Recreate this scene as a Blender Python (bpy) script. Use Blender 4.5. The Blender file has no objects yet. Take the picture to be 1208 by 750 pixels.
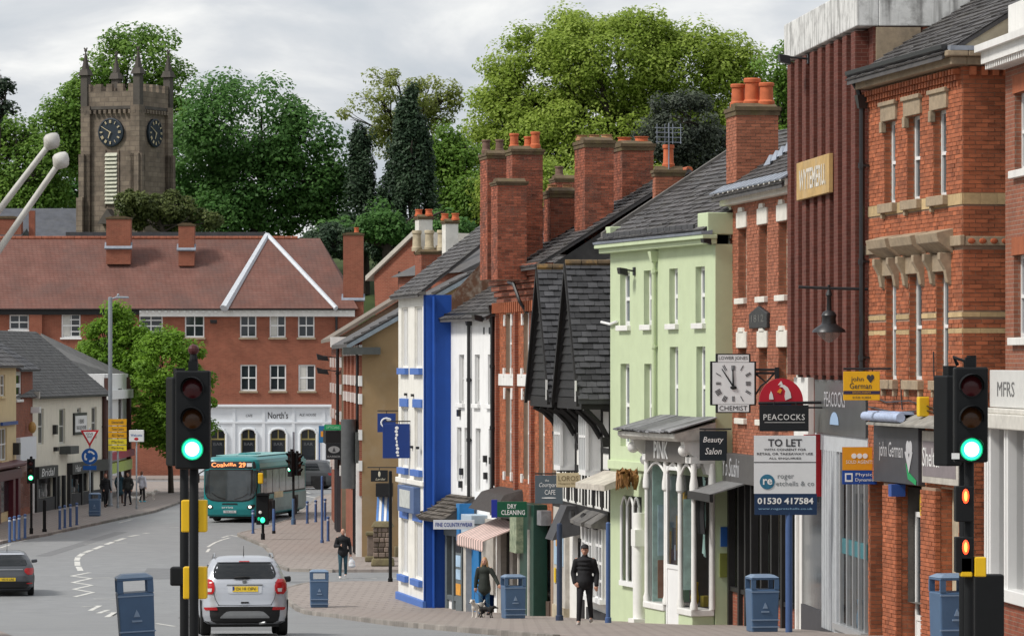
import bpy, math, random
import numpy as np
from mathutils import Vector, Matrix
R = math.radians
random.seed(7)
sc = bpy.context.scene
col = sc.collection
# ---------------------------------------------------------------- camera
FP, U0, V0 = 5000.0, 604.0, 428.0          # focal length and horizon point, in photo pixels (1208 wide)
cam = bpy.data.objects.new('camera', bpy.data.cameras.new('camera'))
col.objects.link(cam); sc.camera = cam
cam.location = (0, 0, 0); cam.rotation_euler = (R(90), 0, 0)
cam.data.sensor_width = 36; cam.data.lens = 36 * FP / 1208
cam.data.shift_y = 53 / 1208; cam.data.clip_start = 1; cam.data.clip_end = 8000
# ---------------------------------------------------------------- sky, sun, exposure
SUN_EL, SUN_AZ = R(48), R(-112)            # sun over the left of the street, a little behind the camera
w = bpy.data.worlds.new('World'); sc.world = w; w.use_nodes = True
nt = w.node_tree; nt.nodes.clear()
N = lambda t, **k: nt.nodes.new(t)
out = N('ShaderNodeOutputWorld'); bg1 = N('ShaderNodeBackground'); bg2 = N('ShaderNodeBackground'); mix = N('ShaderNodeMixShader')
sky = N('ShaderNodeTexSky'); sky.sky_type = 'NISHITA'; sky.sun_disc = False
sky.sun_elevation = SUN_EL; sky.sun_rotation = SUN_AZ; sky.air_density = 1.2; sky.dust_density = 2.5
nt.links.new(sky.outputs[0], bg1.inputs[0]); bg1.inputs[1].default_value = 0.1
tc = N('ShaderNodeTexCoord'); mp = N('ShaderNodeMapping'); mp.inputs['Scale'].default_value = (1, 1, 2.6)
nt.links.new(tc.outputs['Generated'], mp.inputs['Vector'])
n1 = N('ShaderNodeTexNoise'); n1.inputs['Scale'].default_value = 15; n1.inputs['Detail'].default_value = 9; n1.inputs['Roughness'].default_value = .52
n1.inputs['Distortion'].default_value = .35
nt.links.new(mp.outputs[0], n1.inputs['Vector'])
cr = N('ShaderNodeValToRGB'); e = cr.color_ramp.elements
e[0].position = .36; e[0].color = (.44, .48, .53, 1); e[1].position = .64; e[1].color = (.80, .80, .79, 1)
m_ = e.new(.5); m_.color = (.57, .59, .62, 1)
nt.links.new(n1.outputs[0], cr.inputs[0]); nt.links.new(cr.outputs[0], bg2.inputs[0]); bg2.inputs[1].default_value = .88
mix.inputs[0].default_value = .93
nt.links.new(bg1.outputs[0], mix.inputs[1]); nt.links.new(bg2.outputs[0], mix.inputs[2]); nt.links.new(mix.outputs[0], out.inputs[0])
sl = bpy.data.lights.new('sun', 'SUN'); sl.energy = 2.2; sl.angle = R(12); sl.color = (1, .96, .9)
so = bpy.data.objects.new('sun', sl); col.objects.link(so); so.location = (-40, 0, 60)
sd = Vector((math.sin(SUN_AZ) * math.cos(SUN_EL), math.cos(SUN_AZ) * math.cos(SUN_EL), math.sin(SUN_EL)))
so.rotation_euler = sd.to_track_quat('Z', 'Y').to_euler()
vs = sc.view_settings; vs.view_transform = 'Standard'; vs.look = 'None'; vs.exposure = 0.55; vs.gamma = 1
sc.render.engine = 'CYCLES'; sc.render.resolution_x = 1024; sc.render.resolution_y = 635
sc.cycles.max_bounces = 6; sc.cycles.transparent_max_bounces = 12
# ---------------------------------------------------------------- materials
MATS = {}
def mat(name, c, rough=.8, var=.18, scale=6.0, bump=.0, bscale=40, metal=0, spec=.35, tint=0, dirt=0, dirtc=(.05, .045, .04), dscale=1.2,
        streak=0, emit=None, estr=0, brick=None, mortar=(.42, .38, .33), bw=.225, bh=.075, bbump=.6, subs=0):
    """Principled material: base colour with two noises, optional brick courses, dirt patches, streaks and per-piece tint."""
    if name in MATS: return MATS[name]
    m = bpy.data.materials.new(name); m.use_nodes = True; MATS[name] = m
    t = m.node_tree; p = t.nodes['Principled BSDF']; L = t.links.new
    nn = lambda k: t.nodes.new(k)
    p.inputs['Roughness'].default_value = rough; p.inputs['Metallic'].default_value = metal
    p.inputs['Specular IOR Level'].default_value = spec
    tcn = nn('ShaderNodeTexCoord'); co = tcn.outputs['Object']
    def mul(a, b, f=1.0, typ='MULTIPLY'):
        x = nn('ShaderNodeMix'); x.data_type = 'RGBA'; x.blend_type = typ
        for sock, val in ((x.inputs[0], f), (x.inputs[6], a), (x.inputs[7], b)):
            if isinstance(val, (int, float)): sock.default_value = val
            elif isinstance(val, tuple): sock.default_value = (*val, 1)
            else: L(val, sock)
        return x.outputs[2]
    cur = tuple(c); hgt = None
    if brick:
        sx = nn('ShaderNodeSeparateXYZ'); L(co, sx.inputs[0])
        ad = nn('ShaderNodeMath'); L(sx.outputs[0], ad.inputs[0]); L(sx.outputs[1], ad.inputs[1])
        cb = nn('ShaderNodeCombineXYZ'); L(ad.outputs[0], cb.inputs[0]); L(sx.outputs[2], cb.inputs[1])
        bt = nn('ShaderNodeTexBrick'); L(cb.outputs[0], bt.inputs['Vector'])
        bt.inputs['Color1'].default_value = (*c, 1); bt.inputs['Color2'].default_value = (*brick, 1); bt.inputs['Mortar'].default_value = (*mortar, 1)
        bt.inputs['Scale'].default_value = 1; bt.inputs['Brick Width'].default_value = bw; bt.inputs['Row Height'].default_value = bh
        bt.inputs['Mortar Size'].default_value = bh * .09; bt.inputs['Mortar Smooth'].default_value = .2; bt.inputs['Bias'].default_value = -.1
        cur = bt.outputs['Color']; hgt = bt.outputs['Fac']
    if var:
        nz = nn('ShaderNodeTexNoise'); nz.inputs['Scale'].default_value = scale; nz.inputs['Detail'].default_value = 7; nz.inputs['Roughness'].default_value = .62
        L(co, nz.inputs['Vector'])
        mr = nn('ShaderNodeMapRange'); mr.inputs[1].default_value = .3; mr.inputs[2].default_value = .7
        mr.inputs[3].default_value = 1 - var; mr.inputs[4].default_value = 1 + var * .8; L(nz.outputs[0], mr.inputs[0])
        cur = mul(cur, mr.outputs[0])
    if tint:
        at = nn('ShaderNodeAttribute'); at.attribute_name = 'tint'
        mr = nn('ShaderNodeMapRange'); mr.inputs[3].default_value = 1 - tint; mr.inputs[4].default_value = 1 + tint; L(at.outputs['Fac'], mr.inputs[0])
        cur = mul(cur, mr.outputs[0])
    if dirt:
        nz = nn('ShaderNodeTexNoise'); nz.inputs['Scale'].default_value = dscale; nz.inputs['Detail'].default_value = 8; nz.inputs['Roughness'].default_value = .68
        L(co, nz.inputs['Vector'])
        mr = nn('ShaderNodeMapRange'); mr.inputs[1].default_value = .48; mr.inputs[2].default_value = .72; mr.inputs[3].default_value = 0; mr.inputs[4].default_value = dirt
        L(nz.outputs[0], mr.inputs[0]); cur = mul(cur, dirtc, mr.outputs[0], 'MIX')
    if streak:
        mpn = nn('ShaderNodeMapping'); mpn.inputs['Scale'].default_value = (7, 7, .55); L(co, mpn.inputs[0])
        nz = nn('ShaderNodeTexNoise'); nz.inputs['Scale'].default_value = 1; nz.inputs['Detail'].default_value = 6; L(mpn.outputs[0], nz.inputs['Vector'])
        mr = nn('ShaderNodeMapRange'); mr.inputs[1].default_value = .5; mr.inputs[2].default_value = .75; mr.inputs[3].default_value = 0; mr.inputs[4].default_value = streak
        L(nz.outputs[0], mr.inputs[0]); cur = mul(cur, dirtc, mr.outputs[0], 'MIX')
    if isinstance(cur, tuple): p.inputs['Base Color'].default_value = (*cur, 1)
    else: L(cur, p.inputs['Base Color'])
    nrm = None
    if hgt is not None:
        b = nn('ShaderNodeBump'); b.inputs['Strength'].default_value = bbump; b.inputs['Distance'].default_value = .012; b.invert = True
        L(hgt, b.inputs['Height']); nrm = b.outputs[0]
    if bump:
        nz = nn('ShaderNodeTexNoise'); nz.inputs['Scale'].default_value = bscale; nz.inputs['Detail'].default_value = 5; L(co, nz.inputs['Vector'])
        b = nn('ShaderNodeBump'); b.inputs['Strength'].default_value = bump; b.inputs['Distance'].default_value = .02; L(nz.outputs[0], b.inputs['Height'])
        if nrm is not None: L(nrm, b.inputs['Normal'])
        nrm = b.outputs[0]
    if nrm is not None: L(nrm, p.inputs['Normal'])
    if emit:
        p.inputs['Emission Color'].default_value = (*emit, 1); p.inputs['Emission Strength'].default_value = estr
    if subs:
        p.inputs['Subsurface Weight'].default_value = subs
    return m

def leafmat(name, c, c2, trans=.35):
    m = bpy.data.materials.new(name); m.use_nodes = True; MATS[name] = m
    t = m.node_tree; p = t.nodes['Principled BSDF']; L = t.links.new; nn = lambda k: t.nodes.new(k)
    at = nn('ShaderNodeAttribute'); at.attribute_name = 'tint'
    r = nn('ShaderNodeMix'); r.data_type = 'RGBA'; r.inputs[6].default_value = (*c, 1); r.inputs[7].default_value = (*c2, 1); L(at.outputs['Fac'], r.inputs[0])
    L(r.outputs[2], p.inputs['Base Color']); p.inputs['Roughness'].default_value = .55; p.inputs['Specular IOR Level'].default_value = .25
    tr = nn('ShaderNodeBsdfTranslucent'); L(r.outputs[2], tr.inputs[0])
    mx = nn('ShaderNodeMixShader'); mx.inputs[0].default_value = trans
    L(p.outputs[0], mx.inputs[1]); L(tr.outputs[0], mx.inputs[2]); L(mx.outputs[0], t.nodes['Material Output'].inputs[0])
    return m

def glassmat(name, c=(.02, .025, .03), rough=.06, see=.0, spec=.6):
    """Window glass: dark and glossy; 'see' lets part of the light through."""
    m = bpy.data.materials.new(name); m.use_nodes = True; MATS[name] = m
    t = m.node_tree; p = t.nodes['Principled BSDF']; L = t.links.new; nn = lambda k: t.nodes.new(k)
    tcn = nn('ShaderNodeTexCoord'); nz = nn('ShaderNodeTexNoise'); nz.inputs['Scale'].default_value = 1.3; nz.inputs['Detail'].default_value = 3; L(tcn.outputs['Object'], nz.inputs['Vector'])
    mr = nn('ShaderNodeMix'); mr.data_type = 'RGBA'; mr.inputs[6].default_value = (*[k * .5 for k in c], 1); mr.inputs[7].default_value = (*[k * 1.8 for k in c], 1); L(nz.outputs[0], mr.inputs[0])
    L(mr.outputs[2], p.inputs['Base Color']); p.inputs['Roughness'].default_value = rough; p.inputs['Specular IOR Level'].default_value = spec
    b = nn('ShaderNodeBump'); b.inputs['Strength'].default_value = .04; b.inputs['Distance'].default_value = .02; L(nz.outputs[0], b.inputs['Height']); L(b.outputs[0], p.inputs['Normal'])
    if see:
        tr = nn('ShaderNodeBsdfTransparent'); mx = nn('ShaderNodeMixShader'); mx.inputs[0].default_value = see
        L(p.outputs[0], mx.inputs[1]); L(tr.outputs[0], mx.inputs[2]); L(mx.outputs[0], t.nodes['Material Output'].inputs[0])
    return m
GLASS = glassmat('window_glass'); SHOP = glassmat('shop_glass', (.03, .035, .04), .04, .75); CARG = glassmat('car_glass', (.012, .014, .016), .05, 0, .5)
BUSG = glassmat('bus_glass', (.03, .04, .045), .06, .25)
WHITE = mat('white_paint', (.78, .77, .74), .55, .06, 3, dirt=.12, streak=.12)
UPVC = mat('white_window_paint', (.8, .8, .79), .4, .03, 3)
BLACK = mat('black_paint', (.012, .012, .013), .45, .1)
IRON = mat('black_iron', (.015, .015, .017), .4, .15, spec=.5)
STONE = mat('buff_stone', (.36, .28, .19), .85, .2, 9, .25, 60, dirt=.5, dirtc=(.12, .10, .08))
CREAMB = mat('yellow_brick_band', (.52, .38, .2), .85, .15, 9, dirt=.3, tint=.15)
MORTAR = mat('mortar', (.30, .21, .15), .95, .15)
BRK1 = mat('orange_brick', (.38, .118, .053), .85, .16, 4, .3, 90, tint=.32, dirt=.4, dirtc=(.17, .06, .035), dscale=.8, streak=.22)
BRK2 = mat('dark_rib_brick', (.15, .042, .028), .85, .22, 4, .2, 70, brick=(.11, .032, .022), mortar=(.16, .08, .06), dirt=.35, dirtc=(.05, .02, .016))
BRK3 = mat('pink_brick', (.35, .125, .07), .85, .14, 5, .3, 90, tint=.26, dirt=.2, dirtc=(.2, .07, .045))
CMORT = mat('pale_mortar', (.34, .25, .19), .95, .2)
BRK4 = mat('chimney_brick', (.30, .09, .05), .88, .25, 4, .3, 90, tint=.42, dirt=.8, dirtc=(.1, .06, .048), dscale=1.3, streak=.35)
BRKF = mat('far_red_brick', (.28, .085, .05), .85, .2, 1.2, brick=(.22, .062, .036), mortar=(.3, .17, .11), bbump=.2, dirt=.3, dirtc=(.2, .06, .035), dscale=.6)
BRKP = mat('plain_brick', (.3, .085, .045), .85, .2, 3, brick=(.22, .06, .035), mortar=(.26, .18, .13), dirt=.3, dirtc=(.1, .05, .035))
SLATE = mat('slate', (.085, .08, .08), .62, .25, 3, .15, 50, tint=.45, dirt=.35, dirtc=(.13, .12, .09), dscale=1.6, spec=.3)
SLATED = mat('dark_slate', (.06, .06, .064), .6, .25, 3, .15, 50, tint=.5, spec=.3)
LEAD = mat('lead', (.25, .28, .33), .5, .2, 4, dirt=.3)
CLAY = mat('clay_pot', (.42, .11, .045), .8, .2, 6, dirt=.3, dirtc=(.15, .07, .05))
DARK = mat('dark_interior', (.02, .019, .018), .9, .3, 2)
GLIT = mat('black_gloss_sign', (.012, .013, .015), .35, .1)
# ---------------------------------------------------------------- mesh helpers
def W(u, v, d): return Vector(((u - U0) * d / FP, d, (V0 - v) * d / FP))
def zr(y):
    """Road height: falls away from the camera at 1 in 20, then a level stretch."""
    a = -1.2 - .0505 * y; b = -7.65
    k = .25
    return max(a, b) + k * math.exp(-abs(a - b) / .5) * .3
class MB:
    def __init__(s): s.v = []; s.f = []; s.t = []; s.tint = .5; s.M = None
    def add(s, vs_, fs):
        o = len(s.v)
        if s.M is not None: vs_ = [tuple(s.M @ Vector(p)) for p in vs_]
        s.v += [tuple(p) for p in vs_]; s.f += [tuple(i + o for i in f) for f in fs]; s.t += [s.tint] * len(fs)
        return s
    def box(s, x0, x1, y0, y1, z0, z1):
        return s.add([(x0, y0, z0), (x1, y0, z0), (x1, y1, z0), (x0, y1, z0), (x0, y0, z1), (x1, y0, z1), (x1, y1, z1), (x0, y1, z1)],
                     [(0, 3, 2, 1), (4, 5, 6, 7), (0, 1, 5, 4), (1, 2, 6, 5), (2, 3, 7, 6), (3, 0, 4, 7)])
    def hexa(s, p): return s.add(p, [(0, 3, 2, 1), (4, 5, 6, 7), (0, 1, 5, 4), (1, 2, 6, 5), (2, 3, 7, 6), (3, 0, 4, 7)])
    def quad(s, *p): return s.add(p, [tuple(range(len(p)))])
    def prism(s, pts, a, b, ax='y'):
        """Polygon pts (two coordinates) swept along axis ax from a to b."""
        f3 = {'y': lambda p, k: (p[0], k, p[1]), 'x': lambda p, k: (k, p[0], p[1]), 'z': lambda p, k: (p[0], p[1], k)}[ax]
        n = len(pts); vs_ = [f3(p, a) for p in pts] + [f3(p, b) for p in pts]
        return s.add(vs_, [tuple(range(n))[::-1], tuple(range(n, 2 * n))] + [(i, (i + 1) % n, n + (i + 1) % n, n + i) for i in range(n)])
    def tube(s, pts, r, n=8):
        pts = [Vector(p) for p in pts]; rs = r if isinstance(r, (list, tuple)) else [r] * len(pts)
        vs_ = []; fs = []
        for i, p in enumerate(pts):
            t = (pts[min(i + 1, len(pts) - 1)] - pts[max(i - 1, 0)]).normalized()
            a = t.orthogonal().normalized() if i == 0 else (a - t * a.dot(t)).normalized()
            b = t.cross(a)
            vs_ += [tuple(p + (a * math.cos(6.28318 * k / n) + b * math.sin(6.28318 * k / n)) * rs[i]) for k in range(n)]
        for i in range(len(pts) - 1):
            fs += [(i * n + k, i * n + (k + 1) % n, (i + 1) * n + (k + 1) % n, (i + 1) * n + k) for k in range(n)]
        fs += [tuple(range(n))[::-1], tuple(range((len(pts) - 1) * n, len(pts) * n))]
        return s.add(vs_, fs)
    def lathe(s, prof, c=(0, 0, 0), n=14, ax='z'):
        vs_ = []; fs = []
        for r, h in prof:
            for k in range(n):
                a = 6.28318 * k / n; x, y = r * math.cos(a), r * math.sin(a)
                q = {'z': (x, y, h), 'y': (x, h, y), 'x': (h, x, y)}[ax]
                vs_.append((c[0] + q[0], c[1] + q[1], c[2] + q[2]))
        for i in range(len(prof) - 1):
            fs += [(i * n + k, i * n + (k + 1) % n, (i + 1) * n + (k + 1) % n, (i + 1) * n + k) for k in range(n)]
        fs += [tuple(range(n))[::-1], tuple(range((len(prof) - 1) * n, len(prof) * n))]
        return s.add(vs_, fs)
    def ball(s, c, r, n=10, m=7):
        rx, ry, rz = r if isinstance(r, (tuple, list)) else (r, r, r)
        vs_ = []; fs = []
        for j in range(m + 1):
            th = math.pi * j / m
            for k in range(n):
                a = 6.28318 * k / n; vs_.append((c[0] + rx * math.sin(th) * math.cos(a), c[1] + ry * math.sin(th) * math.sin(a), c[2] + rz * math.cos(th)))
        for j in range(m): fs += [(j * n + k, (j + 1) * n + k, (j + 1) * n + (k + 1) % n, j * n + (k + 1) % n) for k in range(n)]
        return s.add(vs_, fs)
    def build(s, name, m, parent=None, smooth=None, bevel=0, label=None, kind=None):
        me = bpy.data.meshes.new(name); dz = parent['zb'] if parent is not None and 'zb' in parent else 0
        me.from_pydata([(x, y, z - dz) for x, y, z in s.v] if dz else s.v, [], s.f); me.materials.append(m)
        a = me.attributes.new('tint', 'FLOAT', 'FACE'); a.data.foreach_set('value', s.t)
        if smooth:
            me.polygons.foreach_set('use_smooth', [True] * len(me.polygons)); me.set_sharp_from_angle(angle=R(smooth if smooth > 1 else 40))
        o = bpy.data.objects.new(name, me); col.objects.link(o)
        if parent is not None:
            o.parent = parent
            if 'zb' in parent: o['zb'] = parent['zb']
        if bevel:
            b = o.modifiers.new('bevel', 'BEVEL'); b.width = bevel; b.segments = 2; b.limit_method = 'ANGLE'
        if label: o['label'] = label
        if kind: o['kind'] = kind
        return o
def one(fn, *a, **k):
    """One shape as a mesh builder: one('box', ...)"""
    return getattr(MB(), fn)(*a, **k)
def tag(o, label, cat, group=None):
    o['label'] = label; o['category'] = cat
    if group: o['group'] = group
    return o
def thing(name, label, cat, loc=(0, 0, 0), rz=0, group=None, worldz=False):
    o = bpy.data.objects.new(name, None); col.objects.link(o); o.location = loc; o.rotation_euler = (0, 0, rz); o.empty_display_size = .2
    if worldz: o['zb'] = loc[2]
    return tag(o, label, cat, group)
def dup(root, loc, rz=0, label=None):
    def cp(o, par):
        c = o.copy(); col.objects.link(c); c.parent = par
        for ch in list(o.children): cp(ch, c)
        return c
    c = cp(root, None); c.location = loc; c.rotation_euler = (0, 0, rz)
    if label: c['label'] = label
    return c
def text(s, parent, m, x, y, z, h, width=None, ax='x', italic=0, name='lettering', bold=0, sp=1.0):
    """Raised lettering centred at (x, z) on a face that looks along -y (ax 'x') of the parent."""
    cu = bpy.data.curves.new('lettering', 'FONT'); cu.body = s; cu.align_x = 'CENTER'; cu.align_y = 'CENTER'; cu.size = 1; cu.shear = italic
    cu.extrude = .0; cu.resolution_u = 2; cu.space_character = sp; cu.offset = bold
    ob = bpy.data.objects.new('tmp', cu); col.objects.link(ob)
    me = bpy.data.meshes.new_from_object(ob.evaluated_get(bpy.context.evaluated_depsgraph_get())); bpy.data.objects.remove(ob)
    co = np.empty(len(me.vertices) * 3); me.vertices.foreach_get('co', co); co = co.reshape(-1, 3)
    lo, hi = co.min(0), co.max(0); c = (lo + hi) / 2
    kz = h / max(hi[1] - lo[1], 1e-6); kx = kz if width is None else width / max(hi[0] - lo[0], 1e-6)
    b = MB()
    dz = 0
    b.v = [(x + (p[0] - c[0]) * kx, y, z + (p[1] - c[1]) * kz) for p in co]
    b.f = [tuple(q.vertices) for q in me.polygons]; b.t = [.5] * len(b.f)
    bpy.data.meshes.remove(me)
    n = len(b.v)                                    # give the letters 4 mm of depth
    b.v += [(p[0], p[1] + .004, p[2]) for p in b.v[:n]]
    b.f += [tuple(i + n for i in f[::-1]) for f in b.f]; b.t = [.5] * len(b.f)
    return b.build(name, m, parent)
# bricks and slates ------------------------------------------------
def bricks(mb, x0, x1, z0, z1, ops=(), y=0, proud=.012, bl=.225, bh=.075, gap=.011, rnd=random, skip=None):
    """Courses of single bricks in the plane y, clipped at the openings (x0,x1,z0,z1)."""
    k = 0; z = z0
    while z < z1 - bh * .6:
        zt = min(z + bh, z1); iv = [(x0, x1)]; zm = (z + zt) / 2
        if not (skip and skip(zm)):
            for a, b, c, d in ops:
                if c - .01 < zm < d + .01:
                    iv = [q for p, r in iv for q in ((p, min(a, r)), (max(b, p), r)) if q[1] - q[0] > .03]
            for p, r in iv:
                x = p - (bl / 2 if k % 2 else 0)
                while x < r - .02:
                    xa, xb = max(x, p), min(x + bl, r)
                    if xb - xa > .03:
                        pr = proud * (.5 + rnd.random()); mb.tint = min(1, max(0, rnd.gauss(.5, .25)))
                        a, b, c, d, yf = xa, xb - gap, z, zt - gap, y - pr
                        mb.add([(a, yf, c), (b, yf, c), (b, yf, d), (a, yf, d), (a, y + .01, c), (b, y + .01, c), (b, y + .01, d), (a, y + .01, d)],
                               [(0, 1, 2, 3), (0, 4, 5, 1), (1, 5, 6, 2), (2, 6, 7, 3), (3, 7, 4, 0)])
                    x += bl
        z += bh; k += 1
def slates(mb, o, ex, eu, wd, ln, sw=.28, sl_=.2, th=.014, clip=None):
    """Overlapping slates on a roof plane: origin o at the eave, ex along the eave, eu up the slope."""
    o, ex, eu = Vector(o), Vector(ex).normalized(), Vector(eu).normalized(); nrm = ex.cross(eu)
    if nrm.z < 0: nrm = -nrm
    rows = int(ln / sl_) + 1
    for j in range(rows):
        s0 = j * sl_; s1 = min(ln, s0 + sl_ * 1.25)
        x = -(sw / 2 if j % 2 else 0) - random.random() * .02
        a0, a1 = (0, wd) if clip is None else clip(s0)
        while x < a1:
            xa, xb = max(x, a0), min(x + sw - .008, a1)
            if xb - xa > .02:
                t = th * (.7 + .9 * random.random()); mb.tint = min(1, max(0, random.gauss(.5, .22)))
                A = o + ex * xa + eu * s0; B = o + ex * xb + eu * (s0 + random.uniform(-.006, .006)); C = o + ex * xb + eu * s1; D = o + ex * xa + eu * s1
                mb.add([A + nrm * t * 2, B + nrm * t * 2, C + nrm * .002, D + nrm * .002, A, B], [(0, 1, 2, 3), (4, 5, 1, 0), (5, 2, 1), (4, 0, 3)])
            x += sw
# facades -----------------------------------------------------------
class Fac:
    """A frontage between two ground points; local x runs along it (left to right in view), -y faces the street, z is world height."""
    def __init__(s, name, label, uL, dL, uR, dR, base=None, cat='building', group=None):
        A = Vector(((uL - U0) * dL / FP, dL)); B = Vector(((uR - U0) * dR / FP, dR)); s.A = A; e = B - A; s.L = e.length; s.e = e / s.L
        s.zb = (min(zr(dL), zr(dR)) - .02) if base is None else base
        s.r = thing(name, label, cat, (A.x, A.y, s.zb), math.atan2(e.y, e.x), group, True)
    def x(s, u):
        k = (u - U0) / FP; return (k * s.A.y - s.A.x) / (s.e.x - k * s.e.y)
    def d(s, u): return s.A.y + s.x(u) * s.e.y
    def z(s, u, v): return (V0 - v) * s.d(u) / FP
    def rect(s, u0, u1, vt, vb):
        """Pixel rectangle on the frontage -> (x0, x1, z0, z1)."""
        um = (u0 + u1) / 2; return (s.x(u0), s.x(u1), s.z(um, vb), s.z(um, vt))
    def at(s, u, y=0):
        return s.A + s.e * s.x(u) + Vector((-s.e.y, s.e.x)) * y
def wallsheet(mb, x0, x1, z0, z1, ops=(), y=0, rev=.14):
    xs = sorted({x0, x1, *[q for o in ops for q in o[:2]]}); zs = sorted({z0, z1, *[q for o in ops for q in o[2:4]]})
    for i in range(len(xs) - 1):
        for j in range(len(zs) - 1):
            cx, cz = (xs[i] + xs[i + 1]) / 2, (zs[j] + zs[j + 1]) / 2
            if not any(o[0] < cx < o[1] and o[2] < cz < o[3] for o in ops):
                mb.quad((xs[i], y, zs[j]), (xs[i + 1], y, zs[j]), (xs[i + 1], y, zs[j + 1]), (xs[i], y, zs[j + 1]))
    for a, b, c, d in [o[:4] for o in ops]:
        r = y + rev
        mb.quad((a, y, c), (a, r, c), (a, r, d), (a, y, d)); mb.quad((b, y, c), (b, y, d), (b, r, d), (b, r, c))
        mb.quad((a, y, c), (b, y, c), (b, r, c), (a, r, c)); mb.quad((a, y, d), (a, r, d), (b, r, d), (b, y, d))
def shell(mb, x0, x1, z0, z1, depth, left=True, right=True, ztop=None):
    """Side and back walls and a flat lid behind a wall sheet."""
    if left: mb.quad((x0, 0, z0), (x0, depth, z0), (x0, depth, z1), (x0, 0, z1))
    if right: mb.quad((x1, 0, z0), (x1, 0, z1), (x1, depth, z1), (x1, depth, z0))
    mb.quad((x0, depth, z0), (x1, depth, z0), (x1, depth, z1), (x0, depth, z1)); mb.quad((x0, 0, z1), (x0, depth, z1), (x1, depth, z1), (x1, 0, z1))
def window(par, o, y=.1, m=None, glass=None, cols=2, rows=2, fr=.06, bar=.025, sill=None, lintel=None, sash=True, curtain=None, so_=.08):
    """A window set in an opening: frame with bars, a pane, and where wanted a sill and a lintel."""
    x0, x1, z0, z1 = o[:4]; m = m or UPVC; b = MB()
    b.box(x0, x0 + fr, y, y + .06, z0, z1); b.box(x1 - fr, x1, y, y + .06, z0, z1)
    b.box(x0 + fr, x1 - fr, y, y + .06, z0, z0 + fr * 1.2); b.box(x0 + fr, x1 - fr, y, y + .06, z1 - fr, z1)
    if sash and rows > 1: zm = (z0 + z1) / 2; b.box(x0 + fr, x1 - fr, y - .012, y + .05, zm - fr * .5, zm + fr * .5)
    for i in range(1, cols):
        x = x0 + (x1 - x0) * i / cols; b.box(x - bar, x + bar, y + .012, y + .052, z0 + fr, z1 - fr)
    for j in range(1, rows):
        z = z0 + (z1 - z0) * j / rows
        if not (sash and abs(j / rows - .5) < .01): b.box(x0 + fr, x1 - fr, y + .014, y + .05, z - bar, z + bar)
    w_ = b.build('window', m, par)
    p = MB(); p.quad((x0 + .01, y + .035, z0 + .01), (x1 - .01, y + .035, z0 + .01), (x1 - .01, y + .035, z1 - .01), (x0 + .01, y + .035, z1 - .01)); p.build('pane', glass or GLASS, w_)
    if curtain: one('box', x0 + fr, x0 + (x1 - x0) * curtain, y + .0, y + .033, z0 + fr, z1 - fr).build('curtain', mat('net_curtain', (.55, .54, .5), .9, .1), w_)
    if sill: one('box', x0 - so_, x1 + so_, -.1, y + .001, z0 - .13, z0).build('sill', sill, w_, bevel=.012)
    if lintel: one('box', x0 - so_, x1 + so_, -.035, .02, z1, z1 + .26).build('lintel', lintel, w_, bevel=.01)
    return w_
# ================================================================ ground, road, pavements
def struct(o): o['kind'] = 'structure'; return o
def hillz(x, y):
    t = min(1, max(0, (y - 296) / 95)); return -7.65 + 19 * t * t * (3 - 2 * t) + (1.2 * math.sin(x * .05 + 1) if y > 330 else 0)
GRASS = mat('hill_grass', (.05, .075, .022), .95, .35, .4, dirt=.4, dirtc=(.03, .045, .015), dscale=.08)
g = MB(); ys = [-60, 0, 40] + [60 + 5 * i for i in range(19)] + [160 + 10 * i for i in range(30)] + [480, 600, 900, 1600, 3500, 7500]
xs = [-4000, -1500, -500, -200, -100] + [-60 + 15 * i for i in range(9)] + [100, 200, 500, 1500, 4000]
vs_ = [(x, y, (zr(y) - .16) if y < 296 else hillz(x, y) - .16) for y in ys for x in xs]; n = len(xs)
g.add(vs_, [(j * n + i, j * n + i + 1, (j + 1) * n + i + 1, (j + 1) * n + i) for j in range(len(ys) - 1) for i in range(n - 1)])
struct(g.build('ground', GRASS, smooth=1))
ASPH = mat('worn_asphalt', (.225, .228, .23), .62, .12, 1.3, .35, 130, spec=.45, dirt=.4, dirtc=(.165, .167, .168), dscale=.22)
PAVE = mat('paving', (.30, .258, .232), .8, .12, 2, .2, 60, dirt=.45, dirtc=(.235, .2, .18), dscale=.35, brick=(.288, .247, .222), mortar=(.24, .205, .185), bw=.6, bh=.6)
def flat_brick(m):                       # paving courses run in plan, not up a wall
    t = m.node_tree
    for nd in list(t.nodes):
        if nd.type == 'TEX_BRICK':
            tcn = [k for k in t.nodes if k.type == 'TEX_COORD'][0]; t.links.new(tcn.outputs['Object'], nd.inputs['Vector'])
flat_brick(PAVE)
KERB = mat('kerb_stone', (.26, .235, .21), .85, .2, 5, .2, 60, tint=.25, dirt=.4, dirtc=(.1, .09, .08))
PAINT = mat('worn_road_paint', (.62, .61, .57), .7, .15, 5, dirt=.75, dirtc=(.2, .2, .2), dscale=3)
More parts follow.
